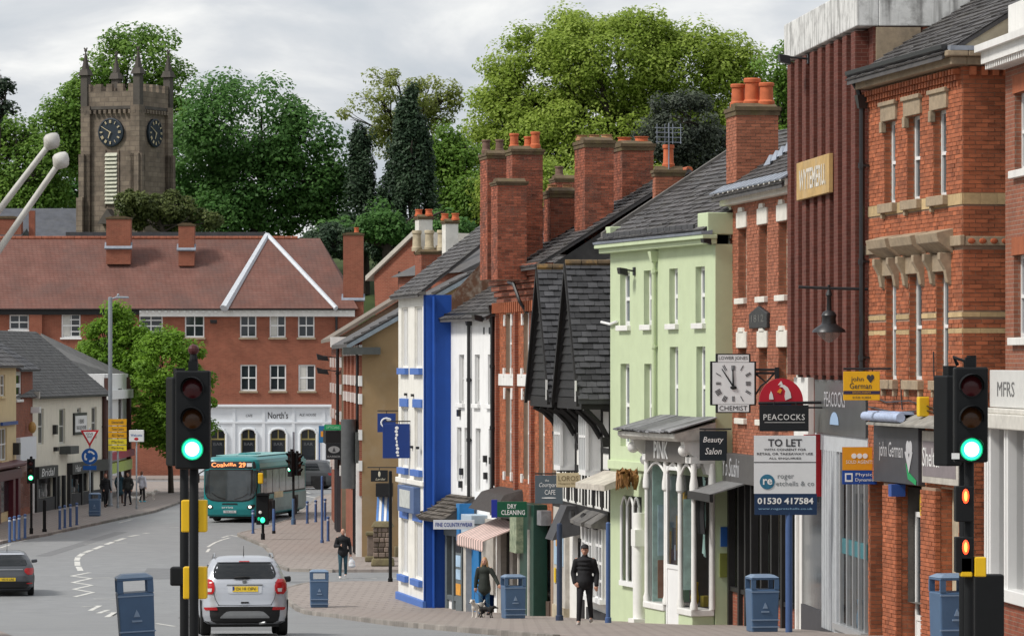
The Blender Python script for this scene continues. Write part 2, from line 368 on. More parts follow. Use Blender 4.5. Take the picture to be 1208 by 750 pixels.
def sheet(name, left, right, y0, y1, h, m, step=1.0, skirt=0):
    """Strip between two edge lines (lists of (x, y)), following the fall of the road."""
    def ip(pl, y):
        for (xa, ya), (xb, yb) in zip(pl, pl[1:]):
            if ya <= y <= yb: return xa + (xb - xa) * (y - ya) / max(1e-6, yb - ya)
        return pl[0][0] if y < pl[0][1] else pl[-1][0]
    ys = sorted({y0, y1, *[y0 + step * i for i in range(int((y1 - y0) / step) + 1)], *[p[1] for p in left + right if y0 < p[1] < y1]})
    b = MB(); vv = []
    for y in ys: vv += [(ip(left, y), y, zr(y) + h), (ip(right, y), y, zr(y) + h)]
    b.add(vv, [(2 * i, 2 * i + 1, 2 * i + 3, 2 * i + 2) for i in range(len(ys) - 1)])
    if skirt:
        for i in range(len(ys) - 1):
            for k in (0, 1):
                a, c = vv[2 * i + k], vv[2 * i + 2 + k]; b.quad(a, c, (c[0], c[1], c[2] - skirt), (a[0], a[1], a[2] - skirt))
        for i in (0, len(ys) - 1):
            a, c = vv[2 * i], vv[2 * i + 1]; b.quad(a, c, (c[0], c[1], c[2] - skirt), (a[0], a[1], a[2] - skirt))
    return struct(b.build(name, m))
road = sheet('road', [(-46, -40), (-46, 300)], [(34, -40), (34, 300)], -40, 296, 0, ASPH, 2)
KR = [(3.6, 20), (3.6, 58), (2.2, 72), (0, 86), (-2.8, 104), (-5.0, 122), (-6.5, 130), (-7.2, 136), (-7.5, 142), (-7.0, 145.4), (-5.5, 146.5)]
KF = [(-6.5, 154.9), (-8.1, 155.6), (-8.9, 160), (-9.6, 170), (-10.2, 176), (-11.9, 186.6), (-12.1, 188), (-11.2, 196), (-10.7, 205), (-10.7, 222), (-10.9, 240), (-9.6, 252), (-6, 258)]
KL = [(-7.2, 50), (-8.7, 75), (-12.5, 100), (-16.5, 120), (-21, 143), (-22.2, 165), (-21.7, 180), (-20.7, 187.5), (-20.4, 192), (-19.4, 204.5), (-18.4, 217), (-18.2, 233), (-17.4, 246), (-14, 258), (-8, 266), (0, 270)]
near_pave = sheet('right_pavement', KR, [(20, 20), (20, 146.5)], 20, 146.5, .11, PAVE, 1, .2)
far_pave = sheet('far_pavement', KF, [(20, 154.9), (20, 258)], 154.9, 258, .11, PAVE, 1, .2)
left_pave = sheet('left_pavement', [(-60, 50), (-60, 270)], KL, 50, 270, .11, PAVE, 1, .2)
isle = sheet('traffic_island', [(-7.0, 38), (-7.0, 69)], [(-2.4, 38), (-2.4, 69)], 38, 69, .11, PAVE, 1, .2)
shop_pave = sheet('pub_pavement', [(-50, 277), (-50, 284.5)], [(20, 277), (20, 284.5)], 277, 284.5, .11, PAVE, 1, .2)
def kerbs(pl, par, side, y0=0, y1=999):
    rest = 0; L_ = .915
    pts = []
    for (xa, ya), (xb, yb) in zip(pl, pl[1:]):
        d = math.hypot(xb - xa, yb - ya); s = rest
        while s < d: pts.append((xa + (xb - xa) * s / d, ya + (yb - ya) * s / d)); s += L_
        rest = s - d
    for (xa, ya), (xb, yb) in zip(pts, pts[1:]):
        if not y0 <= ya <= y1: continue
        b = MB(); b.tint = random.random(); ex = Vector((xb - xa, yb - ya)).normalized(); nx = Vector((-ex.y, ex.x)) * .14 * side
        g_ = ex * .006; q = [(xa + g_.x, ya + g_.y), (xb - g_.x, yb - g_.y), (xb - g_.x - nx.x, yb - g_.y - nx.y), (xa + g_.x - nx.x, ya + g_.y - nx.y)]
        b.hexa([(x, y, zr(y) - .03) for x, y in q] + [(x, y, zr(y) + .122) for x, y in q]); b.build('kerb_stone', KERB, par, bevel=.012)
kerbs(KR, near_pave, -1, 80); kerbs(KF, far_pave, -1, 150, 250); kerbs(KL, left_pave, 1, 150, 250)
def gd(v, h=0, d0=260):
    """Distance at which the road (plus h) is seen at pixel row v."""
    lo, hi = 60., 320.
    for _ in range(50):
        md = (lo + hi) / 2
        if zr(md) + h + (v - V0) * md / FP > 0: hi = md
        else: lo = md
    return lo
def gp(u, v, h=0): d = gd(v, h); return ((u - U0) * d / FP, d)
def marking(pts, wd=.12, name='line_marking'):
    b = MB(); q = [Vector(p) for p in pts]; vv = []
    for i, p in enumerate(q):
        t = (q[min(i + 1, len(q) - 1)] - q[max(i - 1, 0)]).normalized(); nr = Vector((-t.y, t.x)) * wd / 2
        for c in (p + nr, p - nr): vv.append((c.x, c.y, zr(c.y) + .006))
    b.add(vv, [(2 * i, 2 * i + 1, 2 * i + 3, 2 * i + 2) for i in range(len(q) - 1)]); b.build(name, PAINT, road)
for a, b_ in (((170, 629), (175, 628.4)), ((152, 632.5), (163, 630.8)), ((136, 638), (147, 634.5)), ((125, 642), (133, 639)), ((111, 647.5), (121, 643.5)), ((100, 651.5), (108, 648.5)), ((93, 656), (98, 652.5)), ((90.5, 661), (92, 657)), ((91.5, 667), (91, 662)), ((95, 673), (92.5, 668))):
    p, r = Vector(gp(*a)), Vector(gp(*b_)); e_ = (r - p).normalized(); marking([p, p + (r - p) * .5, r], .22)
zz = []
for i, v in enumerate([675, 678.5, 682, 686, 690, 694, 698.5, 703]): zz.append(gp((84 if i % 2 else 106) + i * .6, v + (i % 2) * .6))
marking(zz, .16, 'zigzag_marking')
zz = [gp(u, v) for u, v in ((97, 715.5), (118, 714), (106, 720), (128, 719), (116, 723), (135, 722), (126, 727.5), (142, 726))]
marking(zz, .16, 'zigzag_marking')
for pl in ([(107, 681.5), (130, 681)], [(110, 706), (141, 706.5)], [(184, 735), (206, 738.5)], [(245, 645), (253, 640), (262, 636.5), (271, 634)], [(262, 634), (270, 631.5)], [(272, 631), (282, 633)], [(244, 651), (247, 647)],
           [(318, 647), (332, 641), (345, 636.5)], [(0, 646), (12, 642)], [(22, 639), (32, 636.5)], [(62, 630.5), (74, 628)], [(140, 616.5), (156, 612.5)], [(353, 580), (357, 584), (372, 587), (392, 589)], [(356, 578.5), (366, 582), (392, 584.5)], [(150, 640), (100, 641.5)], [(200, 622), (215, 621.5)]):
    marking([gp(*p) for p in pl], .12)
# side-road give way dashes and a manhole in the carriageway
for i in range(5): marking([(-7.0 + i * .85, 150.6), (-6.5 + i * .85, 150.55)], .2)
mh = MB(); mh.lathe([(.34, -.02), (.34, .008), (.31, .009), (.31, .005)], (-9.2, 121, zr(121)), 20); mh.build('manhole_cover', mat('cast_iron_cover', (.07, .068, .065), .6, .3, 20), road)
PATCH = mat('newer_asphalt', (.165, .167, .17), .65, .12, 1.3, .35, 130, spec=.4)
for q in ([(-13.2, 150), (-10.9, 150), (-11.2, 158), (-13.6, 158)], [(-6.9, 96), (-5.2, 96), (-6.3, 106), (-8.1, 106)], [(-18.9, 168), (-18.3, 168), (-17.4, 192), (-18.0, 192)], [(-8.6, 147.4), (-4.5, 147.2), (-4.5, 148.3), (-8.6, 148.5)]):
    b = MB(); b.quad(*[(x, y, zr(y) + .004) for x, y in q]); b.build('asphalt_patch', PATCH, road)
# ================================================================ building helpers
def slate_roof(par, x0, x1, z, pitch, run, over=.25, m=None, sw=.28, sl_=.22, back=True, name='roof', th=.014, ridge=CLAY):
    """Pitched roof with its ridge along the frontage: a solid, single slates on the street slope and ridge tiles."""
    m = m or SLATE; k = math.tan(pitch); zt = z + k * run; y0 = -over; z0 = z - k * over
    b = MB(); b.prism([(y0, z0), (run, zt), (2 * run + over, z0), (2 * run + over, z0 - .08), (run, zt - .1), (y0, z0 - .08)], x0, x1, 'x')
    r = b.build(name, m, par)
    s = MB(); eu = Vector((0, math.cos(pitch), math.sin(pitch))); slates(s, (x0 - .03, y0 - .02, z0 + .004), (1, 0, 0), eu, x1 - x0 + .06, (run + over) / math.cos(pitch), sw, sl_, th)
    s.build('slate_course', m, r, kind='stuff')
    if ridge:
        n = max(1, int((x1 - x0) / .45))
        for i in range(n):
            a, c = x0 + (x1 - x0) * i / n, x0 + (x1 - x0) * (i + 1) / n - .012; t = MB(); t.tube([(a, run, zt - .02), (c, run, zt - .02)], .1, 8); t.build('ridge_tile', ridge, r)
    return r
def chimney(par, cx, cy, wx, wy, z0, z1, pots=(), m=None, band=None, cap=.12, name='chimney', solid=None, cols=None, brickgeo=True):
    """Brick stack of single bricks with an oversailing cap and pots [(dx, dy, height, radius, material)]."""
    m = m or BRK4; b = MB(); b.box(cx - wx / 2 + .012, cx + wx / 2 - .012, cy - wy / 2 + .012, cy + wy / 2 - .012, z0, z1)
    ch = b.build(name, CMORT if brickgeo else m, par)
    if brickgeo:
        s = MB()
        for ang, L_, off in ((0, wx, wy / 2), (R(90), wy, wx / 2), (R(-90), wy, wx / 2)):
            s.M = Matrix.Translation((cx, cy, 0)) @ Matrix.Rotation(ang, 4, 'Z'); bricks(s, -L_ / 2, L_ / 2, z0, z1, (), -off + .012)
        s.M = None; s.build('brick', m, ch, kind='stuff')
    if cap:
        c = MB(); capm = mat('mossy_cap', (.12, .085, .05), .95, .3, 5, .3, 40, dirt=.6, dirtc=(.14, .12, .035), dscale=3)
        c.box(cx - wx / 2 - .025, cx + wx / 2 + .025, cy - wy / 2 - .025, cy + wy / 2 + .025, z1 - cap, z1 - cap * .45)
        c.box(cx - wx / 2 - .05, cx + wx / 2 + .05, cy - wy / 2 - .05, cy + wy / 2 + .05, z1 - cap * .45, z1)
        c.prism([(-wx / 2, 0), (-wx / 4, .1), (wx / 4, .1), (wx / 2, 0)], -wy / 2 + .03, wy / 2 - .03, 'y')
        c.v[-8:] = [(x + cx, y + cy, z + z1 + .001) for x, y, z in c.v[-8:]]
        c.build('cap', capm, ch)
    for dx, dy, h, r, pm in pots:
        p = MB(); p.lathe([(r * 1.12, -.05), (r * 1.15, h * .12), (r * .95, h * .2), (r * .88, h * .8), (r * 1.05, h * .84), (r * 1.08, h * .95), (r * .98, h), (r * .8, h), (r * .78, h * .7)], (cx + dx, cy + dy, z1 + .08), 14); p.build('chimney_pot', pm, ch, smooth=30)
    return ch
def downpipe(par, x, z0, z1, y=-.09, m=None, r=.045, hopper=True):
    b = MB(); b.tube([(x, y, z0), (x, y, z1)], r, 8)
    z = z0 + .6
    while z < z1: b.lathe([(r * 1.35, -.05), (r * 1.35, .05)], (x, y, z), 8); b.box(x - r * 1.6, x + r * 1.6, y, 0, z - .02, z + .02); z += 1.8
    if hopper: b.hexa([(x - .07, y - .07, z1 - .25), (x + .07, y - .07, z1 - .25), (x + .07, 0, z1 - .25), (x - .07, 0, z1 - .25), (x - .13, y - .12, z1), (x + .13, y - .12, z1), (x + .13, 0, z1), (x - .13, 0, z1)])
    return b.build('downpipe', m or IRON, par, smooth=35)
def gutter(par, x0, x1, y, z, m=None):
    b = MB(); b.prism([(y - .06, z + .05), (y - .05, z - .02), (y, z - .05), (y + .05, z - .02), (y + .06, z + .05)], x0, x1, 'x'); return b.build('gutter', m or IRON, par)
def floodlight(par, x, z, y=0, out=.45, s=1.0):
    b = MB(); b.tube([(x, y + .02, z), (x, y - out, z + .06 * s)], .025, 6); b.box(x - .08, x + .08, y - .04, y + .02, z - .1, z + .1)
    b.hexa([(x - .16 * s, y - out - .14 * s, z - .06), (x + .16 * s, y - out - .14 * s, z - .06), (x + .16 * s, y - out + .14 * s, z - .12), (x - .16 * s, y - out + .14 * s, z - .12), (x - .18 * s, y - out - .17 * s, z + .12 * s), (x + .18 * s, y - out - .17 * s, z + .12 * s), (x + .18 * s, y - out + .1 * s, z + .06), (x - .18 * s, y - out + .1 * s, z + .06)])
    return b.build('floodlight', IRON, par, bevel=.01)
def quoins(par, x, z0, z1, m, side=1, h=.3, w1=.34, w2=.2):
    k = 0; z = z0
    while z < z1 - .1:
        w_ = w1 if k % 2 else w2; t = min(z + h, z1)
        one('box', min(x, x + side * w_), max(x, x + side * w_), -.03, .05, z, t - .015).build('quoin', m, par, bevel=.01); z += h; k += 1
def flat_sign(name, label, u, v, wpx, hpx, d, m, th=.05, rz=0, cat='sign', group=None):
    """A board facing the camera side of the street, centred at a picture point at distance d; its parent sits at the bottom centre."""
    c = W(u, v, d); wd, h = wpx * d / FP, hpx * d / FP
    r = thing(name, label, cat, (c.x, c.y, c.z - h / 2), rz, group)
    one('box', -wd / 2, wd / 2, 0, th, 0, h).build('board', m, r, bevel=.006)
    return r, wd, h
def shop_interior(par, x0, x1, z0, z1, y1=1.8, seed=1, cols_=None):
    """Back wall, floor and a few displayed goods behind shop glass."""
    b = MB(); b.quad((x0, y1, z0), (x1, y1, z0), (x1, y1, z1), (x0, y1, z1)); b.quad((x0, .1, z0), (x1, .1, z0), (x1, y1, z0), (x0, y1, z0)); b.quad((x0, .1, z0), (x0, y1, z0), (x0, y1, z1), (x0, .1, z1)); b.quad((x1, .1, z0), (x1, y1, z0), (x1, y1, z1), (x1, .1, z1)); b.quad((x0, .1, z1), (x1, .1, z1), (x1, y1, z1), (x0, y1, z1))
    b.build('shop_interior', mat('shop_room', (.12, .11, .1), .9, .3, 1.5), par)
    rr = random.Random(seed)
    for i in range(int((x1 - x0) * 3)):
        x = rr.uniform(x0 + .1, x1 - .2); h = rr.uniform(.15, .7); y = rr.uniform(.25, 1.0); c = rr.choice(cols_ or [(.4, .1, .08), (.1, .2, .4), (.5, .4, .1), (.1, .3, .15), (.5, .5, .48), (.2, .15, .12)])
        bb = MB(); bb.lathe([(.08, 0), (.11, h * .3), (.07, h * .7), (.09, h)], (x, y, z0), 7) if rr.random() < .5 else bb.box(x, x + rr.uniform(.1, .3), y, y + .15, z0, z0 + h)
        bb.build('displayed_goods', mat('goods_%d' % (int(c[0] * 100) * 100 + int(c[1] * 100)), c, .6, .2), par)
# ================================================================ right-hand side of the street, near to far
# ---- brick building at the right edge of the picture
f = Fac('corner_brick_building', 'brown brick building with white cornice and white bay shopfront at the right edge', 1186, 72.4, 1330, 63.5)
r, L, zb = f.r, f.L, f.zb
ops = [f.rect(1197, 1215, 108, 200), f.rect(1196, 1215, 300, 398), (.1, L - .3, zb + .3, -.95)]
b = MB(); wallsheet(b, 0, L, zb, 5.1, ops); shell(b, 0, L, zb, 5.1, 7, True, True)
b.build('wall', mat('brown_brick', (.32, .115, .065), .85, .2, 4, .2, 80, brick=(.25, .09, .055), mortar=(.3, .23, .18), dirt=.3, dirtc=(.14, .07, .05)), r)
for o in ops[:2]: window(r, o, .12, UPVC, cols=2, rows=2, sill=WHITE); one('box', o[0] - .1, o[1] + .1, -.02, .02, o[3], o[3] + .3).build('brick_lintel', BRK1, r)
b = MB(); b.box(-.12, L, -.4, 0, 5.1, 5.3); b.box(-.2, L, -.5, 0, 5.3, 5.42)
for i in range(int(L / .18)): b.box(.05 + i * .18, .13 + i * .18, -.36, -.02, 5.0, 5.1)
b.build('cornice', WHITE, r); one('box', 0, L, .05, 1.2, 5.42, 6.1).build('parapet', WHITE, r)
b = MB(); b.box(-.15, L, -.24, -.1, -.75, -.12); b.build('fascia', mat('pale_sign', (.62, .62, .6), .5, .05), r, bevel=.01)
text('MFRS', r, mat('grey_letters', (.16, .16, .16), .5, 0), 1.2, -.246, -.44, .25, 1.4)
b = MB(); b.box(-.2, L, -.5, 0, -1.1, -.85); b.box(-.1, L, -.42, 0, -.85, -.76); b.build('shop_cornice', mat('old_white', (.6, .58, .53), .7, .15, 4, dirt=.5), r, bevel=.02)
b = MB()
for x in (-.05, .16, .37, 1.6, 1.8, 3.2, 4.6): b.box(x, x + .09, -.36, .0, zb + 1.1, -1.1)
b.box(-.08, L - .2, -.4, .02, zb + .9, zb + 1.12); b.build('shopfront', UPVC, r, bevel=.015)
b = MB(); b.quad((0, -.2, zb + 1.1), (L - .3, -.2, zb + 1.1), (L - .3, -.2, -1.1), (0, -.2, -1.1)); b.build('shop_pane', SHOP, r)
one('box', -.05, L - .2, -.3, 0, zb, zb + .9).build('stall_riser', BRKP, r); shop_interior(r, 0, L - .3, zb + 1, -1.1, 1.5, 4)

# ---- polychrome brick building
f = Fac('banded_brick_building', 'orange brick building with yellow bands, stone window hoods and slate roof', 1025, 79.6, 1136, 73)
r, L, zb = f.r, f.L, f.zb; ZE = 5.12
up = [(f.x(a), f.x(c), 2.93, 4.45) for a, c in ((1044, 1057), (1071, 1086), (1102, 1117))]
lo = [(f.x(a), f.x(c), -.31, 1.6) for a, c in ((1045.5, 1058), (1073, 1088), (1105, 1119.5))]
x1, x2, x3, x4 = f.x(1048), f.x(1064), f.x(1093), f.x(1110)
gr = [(.12, x1, zb + .05, -2.2), (x2, x3, zb + .05, -2.2), (x4, L - .25, zb + .05, -2.2)]
ops = up + lo + gr
b = MB(); wallsheet(b, 0, L, zb, ZE, ops, 0, .3); shell(b, 0, L, zb, ZE, 7); b.build('wall', MORTAR, r)
def band(z): return 2.73 < z < 2.93 or .79 < z < .88 or .51 < z < .6 or 1.98 < z < 2.2
s = MB(); bricks(s, 0, L, zb, ZE, ops, 0, skip=band)
s.M = Matrix.Translation((L, 0, 0)) @ Matrix.Rotation(R(90), 4, 'Z'); bricks(s, 0, 1.3, zb, ZE, (), 0, skip=band); s.M = None
for o in ops:                                            # brick jambs facing the camera
    s.M = Matrix.Translation((o[0], 0, 0)) @ Matrix.Rotation(R(90), 4, 'Z'); bricks(s, .0, .13 if o[3] > -1 else .3, o[2], o[3], (), 0, .004); s.M = None
s.build('brick', BRK1, r, kind='stuff')
s = MB()
for z0, z1, pr in ((2.73, 2.93, .02), (.79, .88, .016), (.51, .6, .016)):
    iv = [0] + [q for o in sorted(up + lo) if o[2] - .01 < (z0 + z1) / 2 < o[3] for q in o[:2]] + [L + .02]
    for a, c in zip(iv[::2], iv[1::2]):
        x = a
        while x < c - .02: s.tint = random.random(); s.box(x, min(x + .44, c) - .008, -pr, .01, z0 + .004, z1 - .004); x += .44
    y = 0
    while y < .9: s.tint = random.random(); s.box(L, L + pr, y + .004, min(y + .3, .95), z0 + .004, z1 - .004); y += .3
s.build('yellow_brick_band', CREAMB, r, kind='stuff')
one('box', -.02, L + .06, -.07, .02, 2.02, 2.2).build('string_course', STONE, r, bevel=.015)
one('box', L, L + .05, .03, .95, 2.02, 2.18).build('string_course', STONE, r, bevel=.01)
for k in range(4): one('ball', (L + .05, .14 + .2 * k, 2.1), (.02, .07, .05), 8, 5).build('terracotta_boss', CLAY, r)
for o in up:
    window(r, o, .13, UPVC, cols=1, rows=2)
    b = MB(); b.box(o[0] - .14, o[1] + .14, -.06, .02, o[3], o[3] + .34); b.box(o[0] - .18, o[1] + .18, -.1, .02, o[3] + .28, o[3] + .36); b.box(o[0] - .14, o[0] + .02, -.08, .02, o[3] - .2, o[3]); b.build('stone_lintel', STONE, r, bevel=.012)
    b = MB(); b.box(o[0] - .14, o[1] + .14, -.12, .12, o[2] - .17, o[2]); b.box(o[0] - .05, o[0] + .05, -.08, .02, o[2] - .27, o[2] - .17); b.build('stone_sill', STONE, r, bevel=.012)
for o in lo:
    window(r, o, .13, UPVC, cols=1, rows=2)
    b = MB(); b.prism([(0, 1.9), (-.28, 2.1), (-.32, 2.26), (0, 2.34)], o[0] - .32, o[1] + .32, 'x'); b.box(o[0] - .14, o[1] + .14, -.07, .02, o[3], 1.9)
    for xx in (o[0] - .2, o[1] + .04): b.prism([(0, 1.35), (-.08, 1.4), (-.12, 1.62), (-.22, 1.8), (-.22, 1.92), (0, 1.92)], xx, xx + .16, 'x')
    b.build('stone_hood', STONE, r, bevel=.01)
    b = MB(); b.box(o[0] - .14, o[1] + .14, -.13, .12, o[2] - .17, o[2])
    for xx in (o[0] - .08, o[1] - .02): b.box(xx, xx + .1, -.09, .02, o[2] - .3, o[2] - .17)
    b.build('stone_sill', STONE, r, bevel=.012)
s = MB()
for i in range(int(L / .2)):
    for j in range(3): s.tint = random.random(); s.box(i * .2 + .02, i * .2 + .13, -.05 - j * .045, .01, 4.78 + j * .1, 4.87 + j * .1)
for i in range(5): s.box(L, L + .12, .1 + i * .2, .21 + i * .2, 4.95, 5.1)
s.build('corbel_course', BRK1, r, kind='stuff')
b = MB(); b.box(-.12, L + .2, -.26, .02, ZE, ZE + .14); b.box(-.2, L + .3, -.36, .02, ZE + .14, ZE + .24); b.box(L, L + .2, .02, 1.0, ZE, ZE + .14); b.box(L, L + .3, .02, 1.0, ZE + .14, ZE + .24)
b.build('cornice', STONE, r, bevel=.02); gutter(r, -.2, L + .1, -.36, ZE + .3)
slate_roof(r, -.1, L + .1, ZE + .42, R(32), 3.6, .4, SLATE, ridge=CLAY)
b = MB(); b.prism([(-.2, ZE + .24), (3.5, ZE + .34 + 3.4 * math.tan(R(32))), (7, ZE + .24)], L - .02, L + .06, 'x'); b.build('gable_upstand', mat('cream_render', (.5, .43, .31), .9, .2, 4, dirt=.5), r)
b = MB(); b.box(L - .6, L + .3, -.3, .5, ZE + .24, ZE + .32); b.build('lead_gutter_lining', LEAD, r)
downpipe(r, .03, -.5, ZE - .1, -.14, IRON, .055)
b = MB(); b.tube([(.03, -.14, ZE - .3), (-.02, -.2, ZE), (-.12, -.36, ZE + .28)], .05, 8); b.build('gutter_swan_neck', IRON, r, smooth=40)
# its shopfronts
JG = mat('charcoal_fascia', (.05, .05, .058), .5, .15, 3); fx = f.x
one('box', fx(1039), fx(1092), -.14, 0, -2.18, -1.12).build('fascia', JG, r, bevel=.01)
text('john German', r, mat('silver_letters', (.5, .5, .52), .4, .1), fx(1060), -.146, -1.62, .36, fx(1074) - fx(1046))
b = MB()
for cx, w_ in ((0, .13), (.16, .13)): b.lathe([(w_ * .55, 0), (w_, .004), (w_ * .75, .006), (w_ * .6, .002)], (fx(1080) + cx * 1.2, -.15, -1.52), 14, 'y')
b.prism([(-.2, -.08), (.1, -.45), (.36, -.08), (.2, -.05), (.1, -.2), (0, -.05)], 0, .006, 'y'); b.v[-12:] = [(x + fx(1080), y - .152, z - 1.52) for x, y, z in b.v[-12:]]
b.build('emblem', mat('silver_letters', (.5, .5, .52)), r)
b = MB(); b.prism([(0, 0), (.2, -.16), (.75, -.3), (.72, -.38), (.15, -.28)], -.152, -.144); b.v = [(x + fx(1078), y, z - 1.8) for x, y, z in b.v]; b.build('green_flash', mat('green_sign', (.0, .3, .09), .4, 0), r)
one('box', fx(1094), L + .02, -.1, 0, -2.12, -1.2).build('fascia', mat('cream_frame', (.5, .47, .42), .7, .15, 4, dirt=.3), r, bevel=.01)
one('box', fx(1095), L - .1, -.106, -.09, -2.0, -1.38).build('sign_panel', mat('mauve_grey', (.22, .19, .2), .6, .1), r)
text('Shelter', r, UPVC, fx(1106), -.112, -1.66, .34, fx(1118) - fx(1096.5))
b = MB(); b.prism([(0, -.92), (-.36, -1.1), (-.36, -1.14), (0, -1.14)], fx(1044), L, 'x'); b.build('lead_flashing', mat('old_lead', (.3, .29, .26), .7, .3, 5, dirt=.5), r)
b = MB(); b.tube([(fx(1040), -.32, -.98), (fx(1083), -.32, -.98)], .085, 10); b.box(fx(1042), fx(1080), -.3, -.02, -.93, -.88); b.build('awning_cassette', mat('blue_white_awning', (.42, .5, .68), .5, .2), r, smooth=40)
for a, c in ((x1, x2), (x3, x4)):
    s = MB(); bricks(s, a, c, zb, -2.2, (), -.1); s.M = Matrix.Translation((c, -.1, 0)) @ Matrix.Rotation(R(90), 4, 'Z'); bricks(s, 0, .1, zb, -2.2, (), 0); s.M = None
    p = one('box', a + .01, c - .01, -.09, 0, zb, -2.2).build('pier', MORTAR, r); s.build('brick', BRK1, p, kind='stuff')
def door(par, x0, x1, z0, z1, y, m, glass=True, lower=.3, pm=None):
    b = MB(); fr = .09; zl = z0 + (z1 - z0) * lower
    b.box(x0, x0 + fr, y, y + .06, z0, z1); b.box(x1 - fr, x1, y, y + .06, z0, z1); b.box(x0 + fr, x1 - fr, y, y + .06, z1 - fr, z1); b.box(x0 + fr, x1 - fr, y, y + .06, z0, z0 + .02); b.box(x0 + fr, x1 - fr, y, y + .06, zl - .05, zl + .05)
    d_ = b.build('door', m, par); one('box', x0 + fr, x1 - fr, y + .02, y + .05, z0 + .02, zl - .05).build('door_panel', pm or m, d_)
    one('box', x0 + fr, x1 - fr, y + .025, y + .035, zl + .05, z1 - fr).build('pane', GLASS if glass is True else glass, d_)
    one('tube', [(x1 - fr - .06, y - .05, (z0 + z1) / 2 - .15), (x1 - fr - .06, y - .05, (z0 + z1) / 2 + .2)], .015, 6).build('handle', LEAD, d_)
    return d_
door(r, x2 + .1, x2 + 1.05, zb + .2, -2.7, .22, UPVC, GLASS, .18)
b = MB(); b.box(x2 + 1.1, x3 - .02, .2, .26, zb + .9, zb + 1.0); b.box(x3 - .12, x3 - .02, .2, .26, zb + .9, -2.3); b.build('shop_window_frame', UPVC, r)
one('box', x2 + 1.1, x3 - .02, .18, .26, zb + .05, zb + .9).build('stall_riser', mat('purple_panel', (.1, .075, .12), .6, .1), r)
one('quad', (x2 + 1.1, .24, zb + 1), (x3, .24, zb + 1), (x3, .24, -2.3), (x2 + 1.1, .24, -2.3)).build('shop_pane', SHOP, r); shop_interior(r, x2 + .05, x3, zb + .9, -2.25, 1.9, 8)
one('box', x2 + .9, x3 - .1, .1, .2, -2.75, -2.35).build('yellow_blind', mat('yellow_sign', (.75, .5, .02), .5, .05), r)
one('box', .14, x1, .25, .3, zb, -2.2).build('side_door', mat('navy_door', (.02, .03, .06), .4, .1), r)
one('box', x4 + .02, L - .3, .2, .3, zb, -2.2).build('shutter_panel', mat('cream_render', (.5, .43, .31)), r)
one('box', x2 + .02, x2 + .25, -.26, .0, -2.42, -2.2).build('alarm_box', mat('navy_box', (.03, .08, .3), .4, 0), r)

for k, pts in enumerate(([(.2, -.6), (1.5, -.72), (3.2, -.68), (5, -.8), (6.6, -.7)], [(.2, -.82), (2.2, -.9), (4.4, -.84), (6.8, -.95)], [(2.6, -.3), (2.62, -.6), (2.7, -.85)], [(4.9, .2), (4.95, -.4), (4.9, -.9)])):
    one('tube', [(x, -.05, z) for x, z in pts], .014, 5).build('cable', IRON, r, smooth=60)
one('box', fx(1094), fx(1097), -.2, 0, -.95, -.6).build('alarm_box', MATS['yellow_sign'], r, bevel=.02)
# ---- dark ribbed brick store with white parapet
f = Fac('ribbed_brick_store', 'dark brown ribbed brick store with stained white concrete parapet', 943, 89.4, 1030, 80)
r, L, zb = f.r, f.L, f.zb; fx = f.x
b = MB(); wallsheet(b, 0, L, zb, 6.35, [(fx(968), L - .1, zb + .05, -1.4)], 0, .3); shell(b, 0, L, zb, 6.35, 9); b.build('wall', BRK2, r)
n = 9
for i in range(n):
    a = L * i / n; one('box', a + .02, a + L / n * .5, -.26, .0, -.25, 6.3).build('brick_rib', BRK2, r, bevel=.008)
PARA = mat('stained_white_concrete', (.68, .68, .66), .85, .12, 3, .2, 30, dirt=.7, dirtc=(.1, .095, .09), dscale=2.6, streak=.9)
b = MB(); b.box(-.05, L + .06, -.32, .1, 6.35, 7.12); b.box(L - .1, L + .06, .1, 8.5, 6.35, 7.9); b.box(-.05, L + .06, 8.5, 9, 6.35, 7.9); b.box(-.05, .05, .1, 8.5, 6.35, 7.1); b.build('parapet', PARA, r, bevel=.02)
b = MB(); b.box(L, L + .05, .05, .9, 5.2, 6.33); b.build('patched_render', STONE, r)
s = MB(); s.M = Matrix.Translation((L, 0, 0)) @ Matrix.Rotation(R(90), 4, 'Z'); bricks(s, .95, 8, 5.0, 6.35, (), 0); s.build('brick', BRK3, r, kind='stuff')
for i in range(9): one('hexa', [(L + .01, .6 + i * .3, 5.62 + i * .19), (L + .05, .6 + i * .3, 5.62 + i * .19), (L + .05, .98 + i * .3, 5.62 + i * .19), (L + .01, .98 + i * .3, 5.62 + i * .19), (L + .01, .75 + i * .3, 5.86 + i * .19), (L + .04, .75 + i * .3, 5.86 + i * .19), (L + .04, .92 + i * .3, 5.86 + i * .19), (L + .01, .92 + i * .3, 5.86 + i * .19)]).build('lead_step_flashing', LEAD, r)
floodlight(r, fx(966), f.z(966, 70), -.2, .5, .8)
o = f.rect(960, 999, 187, 232)
one('box', o[0], o[1], -.36, -.27, o[2], o[3]).build('name_board', mat('tan_board', (.5, .33, .13), .7, .2, 4, dirt=.3, dirtc=(.6, .55, .45)), r, bevel=.01)
text('WYTEMERU.', r, mat('worn_white_letters', (.68, .64, .56), .7, .2, dirt=.4, dirtc=(.5, .36, .2), dscale=5), (o[0] + o[1]) / 2, -.367, (o[2] + o[3]) / 2, (o[3] - o[2]) * .55, (o[1] - o[0]) * .82, bold=.02)
FG = mat('grey_fascia', (.085, .088, .093), .35, .12, 2, dirt=.3, dirtc=(.06, .06, .06), spec=.5)
